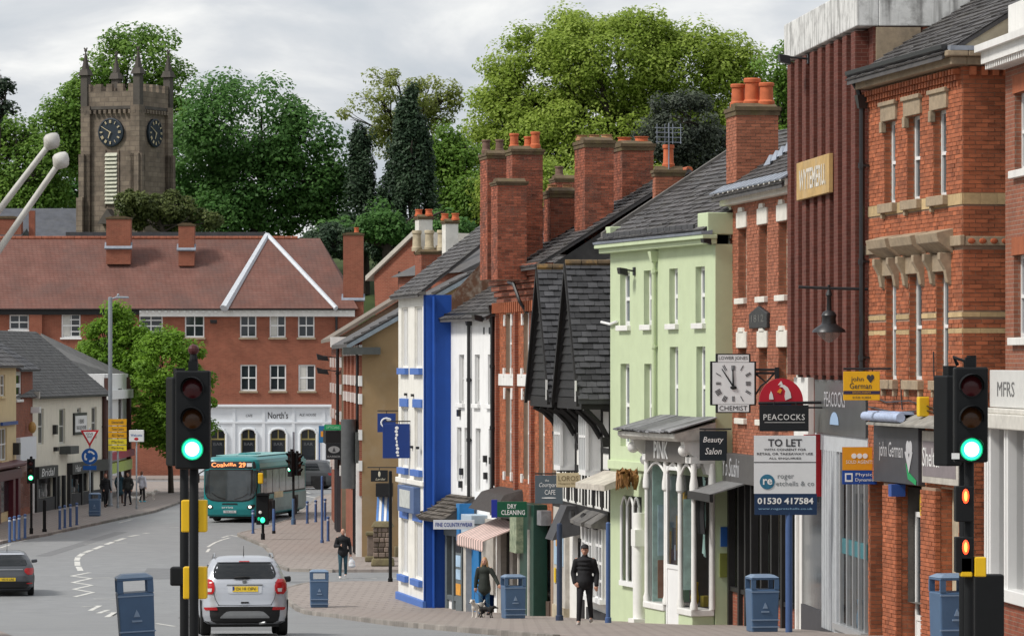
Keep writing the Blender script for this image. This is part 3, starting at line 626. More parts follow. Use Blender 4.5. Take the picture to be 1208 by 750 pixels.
one('box', fx(969), L - .05, -.14, 0, -1.42, -.34).build('fascia', FG, r, bevel=.01); text('PEACOCKS', r, mat('pale_letters', (.5, .5, .52), .4, .05), fx(993), -.147, -.72, .3, fx(1007) - fx(982))
b = MB(); b.lathe([(.42, 0), (.42, .008), (.3, .01)], (0, 0, 0), 20, 'y'); b.v = [(fx(993) + x * 1.3, -.15 - y * .5, -1.22 + max(z, 0) * .6) for x, y, z in b.v]; b.build('emblem', mat('pale_blue_emblem', (.36, .5, .7), .4, 0), r)
one('box', .02, fx(960), -.12, 0, -1.6, -.3).build('white_panel', WHITE, r); one('box', .26, .6, -.04, 0, zb + .1, -1.6).build('white_side_panel', WHITE, r); one('box', .62, fx(973), -.03, 0, zb + .7, -1.6).build('side_shop_pane', GLASS, r); one('box', .62, fx(973), -.06, 0, zb + .05, zb + .7).build('stall_riser', JG, r); b = MB(); b.box(.02, .22, -.1, -.0, zb, -1.6); b.build('corner_post', WHITE, r)
one('box', fx(967), L - .05, -.1, 0, -1.75, -1.42).build('frieze', mat('pale_grey_panel', (.48, .5, .52), .6, .1), r)
one('box', fx(971), fx(973.5), -.4, -.06, -2.7, -1.45).build('red_poster', mat('red_poster', (.5, .02, .03), .4, .15, 8), r)
b = MB()
for i in range(9): x = fx(975) + i * .22; b.box(x, x + .14, -.1, .02, zb + .4, -1.75)
b.box(fx(975), fx(975) + 2, -.05, 0, zb + .4, -1.75); b.build('ribbed_shutter', mat('pale_grey_panel', (.48, .5, .52)), r)
one('box', fx(974), fx(975) + 2.02, -.12, 0, zb, zb + .4).build('plinth', JG, r)
b = MB()
for u in (996, 1004, 1011, 1018, 1025): b.box(fx(u), fx(u) + .07, -.1, -.02, zb + .6, -1.75)
b.box(fx(993), L - .2, -.2, 0, zb + .5, zb + .62); b.build('shop_window_frame', mat('aluminium', (.5, .51, .52), .35, .05, metal=.4), r)
one('quad', (fx(993), -.08, zb + .6), (L - .2, -.08, zb + .6), (L - .2, -.08, -1.75), (fx(993), -.08, -1.75)).build('shop_pane', SHOP, r)
one('box', fx(993), L - .2, -.15, 0, zb, zb + .5).build('stall_riser', mat('pale_grey_panel', (.48, .5, .52)), r); shop_interior(r, fx(993), L - .2, zb + .5, -1.75, 1.6, 3, [(.1, .35, .4), (.4, .42, .45), (.05, .2, .35)])
one('box', fx(997), L - .4, -.06, -.04, zb + 2.0, zb + 2.3).build('teal_poster', mat('teal_sign', (.02, .25, .3), .4, 0), r)

# ---- pink brick house with white quoins
f = Fac('quoined_brick_house', 'brick house with white quoins, tall narrow windows and white eaves cornice', 860, 97.6, 943, 89.4)
r, L, zb = f.r, f.L, f.zb; fx = f.x; ZE = 3.6
W3 = [(f.x(a), f.x(c), 1.46, 3.05) for a, c in ((871.5, 881), (896, 905.5), (919, 929))]
W4 = [(o[0], o[1], -1.25, .34) for o in W3]
ops = W3 + W4 + [(.3, L - .35, zb + .05, -2.05)]
b = MB(); wallsheet(b, 0, L, zb, ZE, ops, 0, .25); shell(b, 0, L, zb, ZE, 8); b.build('wall', MORTAR, r)
s = MB(); bricks(s, 0, L, -2.3, ZE, ops)
for o in W3 + W4: s.M = Matrix.Translation((o[0], 0, 0)) @ Matrix.Rotation(R(90), 4, 'Z'); bricks(s, .0, .17, o[2], o[3], (), 0, .004); s.M = None
s.build('brick', BRK3, r, kind='stuff')
OFFW = mat('off_white_stone', (.72, .69, .62), .7, .1, 5, dirt=.2)
for o in W3 + W4:
    window(r, o, .17, mat('cream_frame_paint', (.62, .56, .46), .5, .05), cols=2, rows=2, sill=OFFW)
    one('box', o[0] - .1, o[1] + .1, -.05, .02, o[3], o[3] + .36).build('lintel', OFFW, r, bevel=.015)
    one('prism', [(o[0] + .2, o[3] + .36), (o[1] - .2, o[3] + .36), (o[1] - .28, o[3] + .46), (o[0] + .28, o[3] + .46)], -.07, .02).build('keystone', OFFW, r)
quoins(r, 0, zb + .3, ZE, OFFW, 1); quoins(r, L, zb + .3, ZE, OFFW, -1)
o = f.rect(888, 909, 364, 387); b = MB(); b.prism([(o[0], o[2]), (o[1], o[2]), (o[1], o[3] - .1), ((o[0] + o[1]) / 2, o[3] + .06), (o[0], o[3] - .1)], -.09, .0); pl = b.build('plaque', mat('black_plaque', (.03, .03, .032), .5, .2, 8, .3, 20), r, bevel=.02)
text('1812', pl, mat('grey_plaque', (.14, .14, .13), .6, .2), (o[0] + o[1]) / 2, -.096, (o[2] + o[3]) / 2, .16, (o[1] - o[0]) * .7)
b = MB(); b.box(-.15, L + .05, -.2, .02, ZE, ZE + .14); b.box(-.25, L + .05, -.32, .02, ZE + .14, ZE + .3); b.build('cornice', OFFW, r, bevel=.02)
slate_roof(r, -.2, L, ZE + .42, R(33), 4.0, .38, SLATE, ridge=CLAY)
b = MB()
for i in range(14): x = -.2 + i * .62; b.hexa([(x, -.42, ZE + .26), (x + .5, -.42, ZE + .26), (x + .5, -.1, ZE + .44), (x, -.1, ZE + .44), (x, -.43, ZE + .29), (x + .5, -.43, ZE + .29), (x + .5, -.1, ZE + .48), (x, -.1, ZE + .48)])
b.build('lead_eaves_flashing', LEAD, r)
cp = mat('orange_pot', (.52, .13, .05), .75, .2, 6, dirt=.25)
C3_ = f
for i in range(6): one('hexa', [(1.47, .6 + i * .14, 4.5 + i * .1), (1.6, .5 + i * .14, 4.46 + i * .1), (1.75, .62 + i * .14, 4.5 + i * .1), (1.5, .74 + i * .14, 4.55 + i * .1), (1.47, .66 + i * .14, 4.72 + i * .1), (1.52, .6 + i * .14, 4.62 + i * .1), (1.6, .66 + i * .14, 4.6 + i * .1), (1.5, .74 + i * .14, 4.72 + i * .1)]).build('lead_step_flashing', LEAD, r)
# black shopfront
BSF = mat('black_shopfront', (.018, .017, .017), .5, .2)
one('box', .25, L - .3, -.25, 0, -2.7, -2.05).build('fascia', mat('dark_grey_sign', (.085, .08, .078), .55, .15), r, bevel=.01); text('Yo Sushi', r, mat('pale_letters', (.5, .5, .52)), 1.6, -.256, -2.36, .42, 2.1, italic=.2)
b = MB()
for i in range(13): x = .3 + i * .22; b.hexa([(x, -1.0, -2.95), (x + .2, -1.0, -2.95), (x + .2, -.1, -2.68), (x, -.1, -2.68), (x, -1.0, -2.92), (x + .2, -1.0, -2.92), (x + .2, -.1, -2.64), (x, -.1, -2.64)])
b.build('canopy', mat('grey_canopy', (.2, .2, .2), .6, .2, tint=.2), r); one('box', .3, 3.2, -1.02, -.94, -3.1, -2.92).build('canopy_valance', BSF, r)
b = MB()
for u in (866, 878, 886, 893, 905, 917, 929): b.box(fx(u), fx(u) + .16, -.16, .0, zb + .05, -2.7)
b.box(.3, L - .3, -.12, .0, zb + .95, zb + 1.05); b.build('shopfront_mullions', BSF, r); one('box', .3, L - .3, -.06, .0, zb, zb + .95).build('stall_riser', BRKP, r)
one('quad', (.3, .02, zb + 1), (L - .35, .02, zb + 1), (L - .35, .02, -2.65), (.3, .02, -2.65)).build('shop_pane', glassmat('dim_shop_glass', (.012, .012, .013), .08, .3), r)
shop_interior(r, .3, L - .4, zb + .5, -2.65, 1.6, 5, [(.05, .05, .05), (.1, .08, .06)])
for i in range(7): x = .2 + i * .12; one('tube', [(x, -.75, -3.0), (x + .03, -.77, -3.5), (x + .08, -.75, -3.9)], .03, 5).build('hanging_plant_stem', IRON, r)

# ---- pale green house
f = Fac('green_house', 'pale green rendered house with slate roof and white bay shopfront', 720, 105.5, 844, 97)
r, L, zb = f.r, f.L, f.zb; fx = f.x; ZE = 2.72
GRN = mat('pale_green_render', (.52, .60, .39), .75, .06, 2, .1, 60, dirt=.1, dirtc=(.35, .42, .22), streak=.1)
U = ((731.5, 743), (759.5, 769.5), (789.5, 799.5), (820.5, 831.5)); UP = [(fx(a), fx(c), .92, 2.23) for a, c in U]
LO = [(fx(732), fx(742.5), -2.05, -.02), (fx(760), fx(770), -2.05, -.02), (fx(790), fx(800), -1.5, .38), (fx(821.5), fx(832), -1.5, .38)]
bx0, bx1 = fx(787), L - .06
GO = [(fx(735.5), fx(757), zb + 1.2, -3.25), (bx0 + .05, bx1 - .05, zb + .05, -2.1)]
b = MB(); wallsheet(b, 0, L, zb, ZE, UP + LO + GO, 0, .16); shell(b, 0, L, zb, ZE, 8); b.build('wall', GRN, r)
for o in UP + LO: window(r, o, .14, UPVC, cols=2, rows=2, sill=WHITE if o[2] > 0 else None, fr=.09, glass=glassmat('pale_glass', (.1, .12, .13), .08) if 'pale_glass' not in MATS else MATS['pale_glass'])
b = MB(); b.box(-.22, L + .06, -.24, .02, ZE, ZE + .12); b.box(-.3, L + .1, -.34, .02, ZE + .12, ZE + .22); b.build('cornice', GRN, r, bevel=.015)
one('box', L - .75, L + .04, -.2, .5, ZE + .22, ZE + .72).build('parapet_block', GRN, r, bevel=.02); one('box', -.1, .3, -.1, .5, ZE + .22, ZE + .66).build('parapet_block', GRN, r, bevel=.02)
b = MB(); b.prism([(-.36, ZE + .22), (-.38, ZE + .27), (-.1, ZE + .32), (-.1, ZE + .22)], -.3, L + .1, 'x'); b.build('lead_gutter', LEAD, r)
ro = slate_roof(r, -.1, L - .02, ZE + .5, R(33), 3.9, .28, SLATE, ridge=None, th=.018)
b = MB()
for i in range(16): b.box(.3 + i * .48, .75 + i * .48, -.28, -.23, ZE + .26, ZE + .48)
b.build('eaves_tile', mat('dark_slate', (.04, .04, .043)), ro)
b = MB(); b.box(-.16, -.02, -.2, .2, ZE + .3, ZE + .42); b.prism([(-.2, ZE + .38), (3.9, ZE + .38 + 4.1 * math.tan(R(33))), (3.9, ZE + .5 + 4.1 * math.tan(R(33))), (-.2, ZE + .52)], -.17, -.02, 'x'); b.build('verge_coping', mat('grey_coping', (.15, .14, .13), .9, .2), r)
downpipe(r, fx(775), -2.0, ZE - .05, -.08, GRN, .055)
floodlight(r, fx(749), f.z(749, 320), 0, .3, .75); floodlight(r, L - .05, f.z(844, 283), 0, .2, .7)
one('box', -.02, L, -.07, .02, -2.62, -2.4).build('string_course', GRN, r, bevel=.015)
b = MB(); b.tube([(-.6, -.06, 1.02), (.2, -.06, .96), (.75, -.05, 1.02)], .035, 6); b.build('overflow_pipe', UPVC, r)
# small shop on the left of it
b = MB(); b.hexa([(-.55, -.75, -3.12), (fx(748), -.75, -3.12), (fx(748), 0, -2.92), (-.55, 0, -2.92), (-.55, -.75, -2.98), (fx(748), -.75, -2.98), (fx(748), 0, -2.68), (-.55, 0, -2.68)]); b.build('shop_canopy', mat('weathered_canopy', (.5, .46, .4), .85, .25, 5, .4, 20, dirt=.6, dirtc=(.2, .17, .13)), r)
b = MB()
for u in (735.5, 742.5, 749.5, 756): b.tube([(fx(u), -.05, zb + 1.2), (fx(u), -.05, -3.5)], .04, 8)
for u in (735.5, 742.5, 749.5):
    a, c = fx(u), fx(u + 7); b.tube([(a + (c - a) * k / 8, -.05, -3.5 + .22 * math.sin(math.pi * k / 8)) for k in range(9)], .03, 6)
b.box(fx(734.5), fx(758), -.1, .02, zb + 1.08, zb + 1.2); b.build('shop_window_frame', UPVC, r, smooth=40)
one('quad', (fx(735.5), .03, zb + 1.2), (fx(757), .03, zb + 1.2), (fx(757), .03, -3.25), (fx(735.5), .03, -3.25)).build('shop_pane', SHOP, r); shop_interior(r, fx(735.5), fx(757), zb + 1.2, -3.25, 1.3, 12)
b = MB(); b.tube([(fx(768), -.3, zb + .35), (fx(768), -.3, -3.6)], .15, 10); b.box(fx(768) - .25, fx(768) + .25, -.5, -.05, zb + .1, zb + .4); b.box(fx(768) - .18, fx(768) + .18, -.45, -.1, -4.4, -4.0); b.build('white_post', WHITE, r, smooth=40)
b = MB()
for i in range(26):
    a = random.random() * 6.28; b.hexa([(fx(757) + .3 * math.cos(a) * random.random() + dx * .16, -.45 + dy * .12 + .2 * math.sin(a), -2.85 + random.random() * .5 + dz * .1 - .25) for dz in (0, 1) for dx, dy in ((0, 0), (1, 0), (1, 1), (0, 1))])
b.build('dried_flower_basket', mat('brown_thatch', (.23, .115, .04), .95, .4, 12), r)
# projecting bay with the PINK fascia
y0 = -.5
ba = MB(); ba.box(bx0, bx1, y0, 0, -2.15, -1.75); ba.box(bx0 - .08, bx1 + .06, y0 - .1, 0, -2.3, -2.15); bay = ba.build('bay_window', WHITE, r, bevel=.015)
b = MB(); b.prism([(0, -1.35), (-1.0, -1.62), (-1.0, -1.72), (-.9, -1.8), (0, -1.75)], bx0 - .8, bx1 + .12, 'x'); b.build('bay_roof', mat('old_white', (.6, .58, .53)), bay, bevel=.02)
s = MB()
for i in range(15):
    x = bx0 - .85 + i * .31; w_ = .42 + random.random() * .2; z = random.uniform(0, .05); s.tint = random.random()
    s.hexa([(x, -1.1, -1.6 + z), (x + w_, -1.12, -1.62 + z), (x + w_, .0, -1.3 + z), (x, 0, -1.3 + z), (x, -1.1, -1.57 + z), (x + w_, -1.12, -1.59 + z), (x + w_, 0, -1.27 + z), (x, 0, -1.27 + z)])
s.build('lead_sheets', mat('grey_lead_slab', (.2, .2, .21), .7, .3, 5, tint=.4, dirt=.4), bay)
for x in (bx0 - .62, bx1 - .25):
    b = MB(); b.prism([(0, -2.6), (-.2, -2.55), (-.28, -2.3), (-.55, -2.1), (-.72, -1.95), (-.75, -1.75), (0, -1.75)], x, x + .28, 'x'); b.ball((x + .14, -.7, -2.0), .14); b.ball((x + .14, -.4, -2.3), .13); b.build('console_bracket', WHITE, bay, smooth=40)
one('box', bx0 + .25, bx1 - .35, y0 - .115, y0 - .1, -2.29, -1.8).build('sign_panel', mat('brown_grey_sign', (.13, .12, .11), .6, .1), bay)
text('PINK', bay, UPVC, (bx0 + bx1) / 2 - .35, y0 - .122, -2.03, .4, 1.15, bold=.02)
xs_ = [bx0, bx0 + (bx1 - bx0) * .42, bx0 + (bx1 - bx0) * .72, bx1]
for i, x in enumerate(xs_):
    b = MB(); b.lathe([(.09, zb + .9), (.09, zb + 1.0), (.06, zb + 1.1), (.055, -3.0), (.1, -2.95), (.1, -2.8), (.07, -2.6), (.07, -2.3)], (x, y0, 0), 10); b.build('column', WHITE, bay, smooth=40)
one('lathe', [(.08, zb + .9), (.07, -2.9), (.1, -2.8), (.08, -2.3)], (bx1, -.06, 0), 10).build('column', WHITE, bay, smooth=40)
for i, (a, c) in enumerate(zip(xs_, xs_[1:])):
    b = MB(); b.tube([(a + (c - a) * k / 10, y0, -2.62 + .28 * math.sin(math.pi * k / 10)) for k in range(11)], .035, 6); b.build('arch', WHITE, bay, smooth=40)
    one('quad', (a, y0 + .02, zb + .9), (c, y0 + .02, zb + .9), (c, y0 + .02, -2.3), (a, y0 + .02, -2.3)).build('pane', SHOP, bay)
one('quad', (bx1, y0, zb + .9), (bx1, 0, zb + .9), (bx1, 0, -2.3), (bx1, y0, -2.3)).build('pane', SHOP, bay)
one('box', xs_[0] - .02, xs_[1], y0 - .05, -.05, zb, zb + .75).build('plinth', GRN, bay, bevel=.02); one('box', xs_[2], bx1 + .02, y0 - .05, -.02, zb, zb + .75).build('plinth', GRN, bay, bevel=.02)
one('box', xs_[0] - .06, xs_[1], y0 - .09, -.05, zb + .75, zb + .9).build('bay_sill', WHITE, bay, bevel=.02); one('box', xs_[2], bx1 + .06, y0 - .09, -.02, zb + .75, zb + .9).build('bay_sill', WHITE, bay, bevel=.02)
one('box', bx0, bx0 + .03, y0 + .03, -.02, zb + .9, -2.3).build('bay_end_panel', WHITE, bay)
for x, z0, z1, nm, m_ in ((.25, -.1, 3.1, 'mint_display_board', 'mint_fabric'), (.7, .0, .9, 'brown_display_board', 'brown_card'), (.7, 1.0, 2.2, 'sky_blue_display_board', 'pale_blue_shop_card'), (1.2, .7, 1.6, 'yellow_display_board', 'sunflower_yellow'), (1.25, -.1, .6, 'mint_display_board', 'mint_fabric'), (1.7, 1.7, 2.9, 'sky_blue_display_board', 'pale_blue_shop_card'), (1.75, .1, 1.2, 'brown_display_board', 'brown_card'), (2.2, 1.2, 2.0, 'yellow_display_board', 'sunflower_yellow'), (2.3, .0, 1.0, 'leaf_green_display_board', 'leaf_green_card'), (2.75, .3, 2.4, 'mint_display_board', 'mint_fabric')):
    one('box', bx0 + x, bx0 + x + .03, y0 + .06, -.06 - (x % .2), zb + 1 + z0, zb + 1 + z1).build(nm, mat(m_, {'mint_fabric': (.45, .68, .62), 'pale_blue_shop_card': (.4, .62, .7), 'sunflower_yellow': (.8, .5, .02), 'brown_card': (.3, .13, .06), 'leaf_green_card': (.08, .3, .1)}[m_], .7, .3, 4), bay)
door(bay, xs_[1] + .04, xs_[2] - .04, zb + .12, -2.4, y0 - .02, UPVC, SHOP, .42)
shop_interior(bay, bx0 + .1, bx1 - .1, zb + .85, -2.3, 1.2, 22, [(.7, .5, .02), (.1, .35, .12), (.5, .7, .65), (.45, .12, .05), (.75, .6, .1)])
b = MB()
for i in range(9):
    a = i * .7; b.hexa([(xs_[1] + .35 + .2 * math.cos(a) * (.2 + k) + q, -.2 + p, -3.3 + .2 * math.sin(a) * (.2 + k) + q) for k in (0, 1) for p, q in ((0, 0), (.03, 0), (.03, .07), (0, .07))])
b.build('paper_sunflower', mat('sunflower_yellow', (.8, .5, .02), .6, .1), bay)
b = MB(); b.add([(bx1 - .3 + .12 * math.sin(j * 1.3 + i) * .4 + i * .09, -.2 + .03 * math.sin(i * 2), -2.6 - j * .22 - .03 * i) for i in range(4) for j in range(9)], [(i * 9 + j, i * 9 + j + 1, (i + 1) * 9 + j + 1, (i + 1) * 9 + j) for i in range(3) for j in range(8)]); b.build('mint_drape', mat('mint_fabric', (.45, .68, .62), .8, .1), bay, smooth=60)
one('box', L + .002, L + .03, .12, .3, -4.2, -3.75).build('notice_plate', mat('blue_notice', (.03, .12, .4), .4, 0), r); one('box', L + .002, L + .03, .1, .28, -4.9, -4.35).build('meter_box', mat('olive_box', (.2, .22, .05), .6, .1), r)
# ---- timber-framed house with two slated gables
f = Fac('timber_framed_house', 'black and white timber-framed house with two steep slate gables over the street', 656, 116, 722, 105.6)
r, L, zb = f.r, f.L, f.zb; fx = f.x; ZE = 2.45
PLAS = mat('white_plaster', (.76, .75, .71), .8, .06, 3, dirt=.15)
TIM = mat('black_timber', (.013, .012, .012), .65, .3, 8, .3, 30)
g0 = [(fx(696), fx(720.5), zb + 1.15, -4.15)]
b = MB(); wallsheet(b, 0, L, zb, -.9, g0, 0, .2); shell(b, 0, L, zb, -.9, 8, True, True); b.build('wall', PLAS, r); one('box', 0, L, 1.5, 8, -.9, ZE).build('upper_wall', PLAS, r)
mr_ = slate_roof(r, -.1, L + .1, ZE + .22, R(32), 3.6, .45, SLATE, ridge=CLAY, th=.02); mr_.location.y = 1.2
# gables: (x centre, half width, how far they come out)
ZA, ZG = 2.42, -.86
for xc, hw, yo in ((L - 2.4, 2.25, -.85), (L - 7.2, 2.25, -.95)):
    ea = math.atan2(ZA - ZG, hw); ln = math.hypot(ZA - ZG, hw)
    rb = MB()
    for sg in (-1, 1):
        rb.hexa([(xc + sg * (hw + .12), yo, ZG - .16), (xc, yo, ZA), (xc, 2.2, ZA), (xc + sg * (hw + .12), 2.2, ZG - .16), (xc + sg * (hw + .12), yo, ZG - .06), (xc, yo, ZA + .1), (xc, 2.2, ZA + .1), (xc + sg * (hw + .12), 2.2, ZG - .06)])
    gb = rb.build('gable_roof', SLATED, r)
    s = MB(); eu = Vector((-math.cos(ea), 0, math.sin(ea)))
    slates(s, (xc + hw + .14, yo, ZG - .06), (0, 1, 0), eu, 3.0, ln + .16, .26, .19, .02)
    slates(s, (xc - hw - .14, yo, ZG - .06), (0, 1, 0), Vector((math.cos(ea), 0, math.sin(ea))), 3.0, ln + .16, .26, .19, .02)
    s.build('slate_course', SLATED, gb, kind='stuff')
    for i in range(7): one('tube', [(xc, yo + i * .42, ZA + .12), (xc, yo + i * .42 + .4, ZA + .12)], .09, 8).build('ridge_tile', mat('lichen_ridge', (.12, .085, .05), .9, .4, 6, dirt=.6, dirtc=(.4, .22, .05), dscale=3), gb)
    n = 15                                                # dark weather-boards of the gable front, each overlapping the one below
    for i in range(n):
        za = ZG + (ZA - ZG) * i / n; zt = ZG + (ZA - ZG) * (i + 1) / n; wa = hw * (1 - i / n) - .03; wt = hw * (1 - (i + 1) / n)
        one('hexa', [(xc - wa, yo + .1, za), (xc + wa, yo + .1, za), (xc + wa, yo + .16, za), (xc - wa, yo + .16, za), (xc - wt, yo + .14, zt), (xc + wt, yo + .14, zt), (xc + wt, yo + .18, zt), (xc - wt, yo + .18, zt)]).build('weatherboard', TIM, r)
    for sg in (-1, 1):
        one('hexa', [(xc + sg * (hw + .1), yo - .04, ZG - .22), (xc + sg * .0, yo - .04, ZA - .12), (xc + sg * 0, yo + .04, ZA - .12), (xc + sg * (hw + .1), yo + .04, ZG - .22), (xc + sg * (hw + .12), yo - .04, ZG + .02), (xc, yo - .04, ZA + .12), (xc, yo + .04, ZA + .12), (xc + sg * (hw + .12), yo + .04, ZG + .02)]).build('bargeboard', TIM, r)
    one('box', xc + hw - .06, xc + hw + .02, yo - .06, yo - .02, ZG - .1, ZG + .42).build('white_verge_slip', WHITE, r)
    one('box', xc - hw, xc + hw, yo + .1, .0, ZG - .3, ZG - .02).build('jetty_beam', TIM, r)
    # timber work under the gable: posts, rails, braces
    for xx in (xc - hw + .1, xc - .75, xc + .75, xc + hw - .1):
        one('box', xx - .09, xx + .09, -.035, .02, -3.7, ZG - .3).build('post', TIM, r)
        pts = [(xx, -.05, -1.9), (xx, -.25, -1.55), (xx, -.5, -1.3), (xx, yo + .2, ZG - .3)]; one('tube', pts, [.07, .08, .08, .09], 6).build('curved_brace', TIM, r, smooth=50)
    for z in (-1.15, -2.2, -2.75): one('box', xc - hw, xc + hw, -.03, .02, z - .07, z + .07).build('rail', TIM, r)
    for i in range(9): xx = xc - hw + .2 + i * (2 * hw - .4) / 8; one('tube', [(xx, .0, -3.65), (xx + .05 * math.sin(i), .0, -3.2), (xx, .0, -2.85)], .035, 5).build('stud', TIM, r)
    for xx in (xc - hw + .1, xc + hw - .1): one('hexa', [(xx - .14, -.2, -2.1), (xx + .14, -.2, -2.1), (xx + .14, 0, -2.1), (xx - .14, 0, -2.1), (xx - .16, -.25, -1.85), (xx + .16, -.25, -1.85), (xx + .16, 0, -1.85), (xx - .16, 0, -1.85)]).build('corbel', TIM, r)
    # oriel window hanging out under the gable
    b = MB(); b.box(xc - .62, xc + .62, -.42, .0, -2.85, -2.72); b.box(xc - .62, xc + .62, -.42, 0, -1.0, -.88)
    for xx in (xc - .6, xc - .2, xc + .2, xc + .6): b.box(xx - .035, xx + .035, -.42, -.34, -2.72, -1.0)
    for xx in (xc - .6, xc + .56): b.box(xx - .02, xx + .04, -.34, 0, -2.72, -1.0)
    b.box(xc - .6, xc + .6, -.41, -.35, -1.9, -1.84); ow = b.build('oriel_window', UPVC, r)
    p = MB(); p.quad((xc - .6, -.38, -2.72), (xc + .6, -.38, -2.72), (xc + .6, -.38, -1.0), (xc - .6, -.38, -1.0)); p.quad((xc + .58, -.38, -2.72), (xc + .58, 0, -2.72), (xc + .58, 0, -1.0), (xc + .58, -.38, -1.0)); p.build('pane', MATS['pale_glass'], ow)
one('box', -.02, L, -.1, .02, -3.95, -3.72).build('jetty_beam', TIM, r); 
b = MB(); pts = [(fx(688) + i * .35, -.3 - .05 * math.sin(i), -3.8 - .22 * abs(math.sin(i * .9)) - .1) for i in range(14)]; b.tube(pts, .09, 6); b.build('carved_bressumer', TIM, r, smooth=50)
# bow window of the ground floor with little lead roofs
o = g0[0]; nb = 3
for i in range(nb):
    a = o[0] + (o[1] - o[0]) * i / nb; c = o[0] + (o[1] - o[0]) * (i + 1) / nb - .1; yy = -.28 if i == 1 else -.2
    b = MB()
    for k in range(3): x = a + (c - a) * k / 2; b.box(x - .04, x + .04, yy - .02, yy + .05, o[2], o[3])
    for k in range(5): z = o[2] + (o[3] - o[2]) * k / 4; b.box(a, c, yy, yy + .04, z - .03, z + .03)
    b.box(a - .04, a, yy, .05, o[2], o[3]); b.box(c, c + .04, yy, .05, o[2], o[3]); b.box(a - .08, c + .08, yy - .08, .02, o[2] - .12, o[2]); wn = b.build('bow_window', UPVC, r)
    one('quad', (a, yy + .03, o[2]), (c, yy + .03, o[2]), (c, yy + .03, o[3]), (a, yy + .03, o[3])).build('pane', GLASS, wn)
    b = MB(); b.prism([(.02, o[3] + .45), (yy - .3, o[3] + .12), (yy - .3, o[3] + .03), (.02, o[3] + .0)], a - .15, c + .15, 'x'); b.build('lead_roof', mat('weathered_lead', (.11, .105, .1), .7, .4, 6, dirt=.4, dirtc=(.3, .28, .24)), wn)
one('box', fx(694), L - .05, -.06, .0, zb, zb + .75).build('plinth', mat('charcoal_plinth', (.045, .045, .047), .8, .2), r)
door(r, fx(683), fx(683) + 1.1, zb + .1, -4.6, -.03, TIM, GLASS, .6)
one('hexa', [(fx(676), -.75, -4.65), (fx(685), -.75, -4.65), (fx(685), -.02, -4.5), (fx(676), -.02, -4.5), (fx(676) + .1, -.35, -3.75), (fx(685) - .1, -.35, -3.75), (fx(685) - .1, -.02, -3.75), (fx(676) + .1, -.02, -3.75)]).build('slate_door_hood', SLATED, r)
# the next shop door bay: cream posts, pictured window, blue lamp column
one('box', fx(658), fx(672), -.12, 0, zb + .5, -3.9).build('shop_window_frame', mat('cream_frame', (.5, .47, .42)), r)
one('box', fx(659.5), fx(670), -.14, -.1, zb + 1.6, -4.2).build('shop_pane', mat('pale_blue_poster', (.4, .55, .7), .4, .25, 2), r); one('box', fx(662), fx(668), -.15, -.135, zb + 2.1, zb + 2.3).build('orange_fish_poster', mat('orange_poster', (.7, .33, .05), .5, .2), r)
for u in (660, 666): one('box', fx(u), fx(u) + .3, -.155, -.14, zb + 1.1 + (u % 5) * .2, zb + 1.5 + (u % 5) * .2).build('yellow_poster', MATS['yellow_sign'], r)
one('box', fx(658), fx(672), -.16, 0, zb, zb + .5).build('stall_riser', mat('cream_render', (.5, .43, .31)), r)
chs = r
# stacks on the roofs of the two brick and timber houses
old = mat('dark_pot', (.16, .1, .075), .9, .3); tan = mat('tan_pot', (.4, .22, .11), .85, .2)
def stack(par, fac, u0, u1, vt, vb, d, wy=1.0, pots=(), m=None, cap=.16):
    """Chimney given by its outline in the picture at distance d, squared up with its house."""
    k = Matrix.Rotation(-par.rotation_euler.z, 4, 'Z'); p = W((u0 + u1) / 2, vb, d); q = k @ (p - Vector((par.location.x, par.location.y, 0)))
    al = abs(math.atan2(fac.e.x, -fac.e.y)); wpx = (u1 - u0) * d / FP; wx = max(.45, (wpx - wy * math.cos(al)) / max(.12, math.sin(al))) if wpx > wy else .7
    wx = min(wx, 1.5); wy_ = wpx - wx * math.sin(al)
    return chimney(par, q.x, q.y, wx, wy_, p.z, (V0 - vt) * d / FP, pots, m, cap=cap)
stack(C3_.r, C3_, 858, 917, 128, 216, 98.6, 1.0, [(-.28, -.28, .5, .17, cp), (.0, 0, .62, .19, cp), (.28, .28, .5, .17, cp)], BRK3, .2)
stack(r, f, 770, 807, 201, 262, 106.5, .75, [(0, 0, .56, .14, cp)], BRK3)
b = MB(); a0 = W(789, 150, 106.3); k = Matrix.Rotation(-r.rotation_euler.z, 4, 'Z'); q = k @ (a0 - Vector((r.location.x, r.location.y, 0)))
b.tube([(q.x, q.y, 4.65), (q.x, q.y, q.z + .1)], .018, 6)
for i in range(4): z = q.z - .02 - i * .12; b.tube([(q.x + .05 * i, q.y - .35, z), (q.x - .05 * i, q.y + .35, z)], .012, 5)
for i in range(4): y = q.y - .3 + .2 * i; b.tube([(q.x, y, q.z + .08), (q.x, y, q.z - .42)], .01, 5)
b.build('tv_aerial', LEAD, r)

# ---- tall red brick house with the large chimney stacks
f = Fac('corbelled_brick_house', 'narrow red brick house with corbelled cornice, white bands and huge chimney stacks', 588, 124.5, 652, 116)
r, L, zb = f.r, f.L, f.zb; fx = f.x; ZE = 2.7
UP = [(fx(a), fx(c), -.3, 1.42) for a, c in ((597, 604), (618, 625.5), (636, 643))]; LO = [(o[0], o[1], -3.3, -.7) for o in UP]
ops = UP + LO + [(.3, L - .3, zb + .4, -4.4)]
b = MB(); wallsheet(b, 0, L, zb, ZE, ops, 0, .2); shell(b, 0, L, zb, ZE, 8); b.build('wall', MORTAR, r)
s = MB(); bricks(s, 0, L, -4.4, ZE, ops, skip=lambda z: -.66 < z < -.32)
s.M = Matrix.Translation((L, 0, 0)) @ Matrix.Rotation(R(90), 4, 'Z'); bricks(s, 0, 2.5, 1.2, ZE); s.M = None
s.build('brick', BRK1, r, kind='stuff')
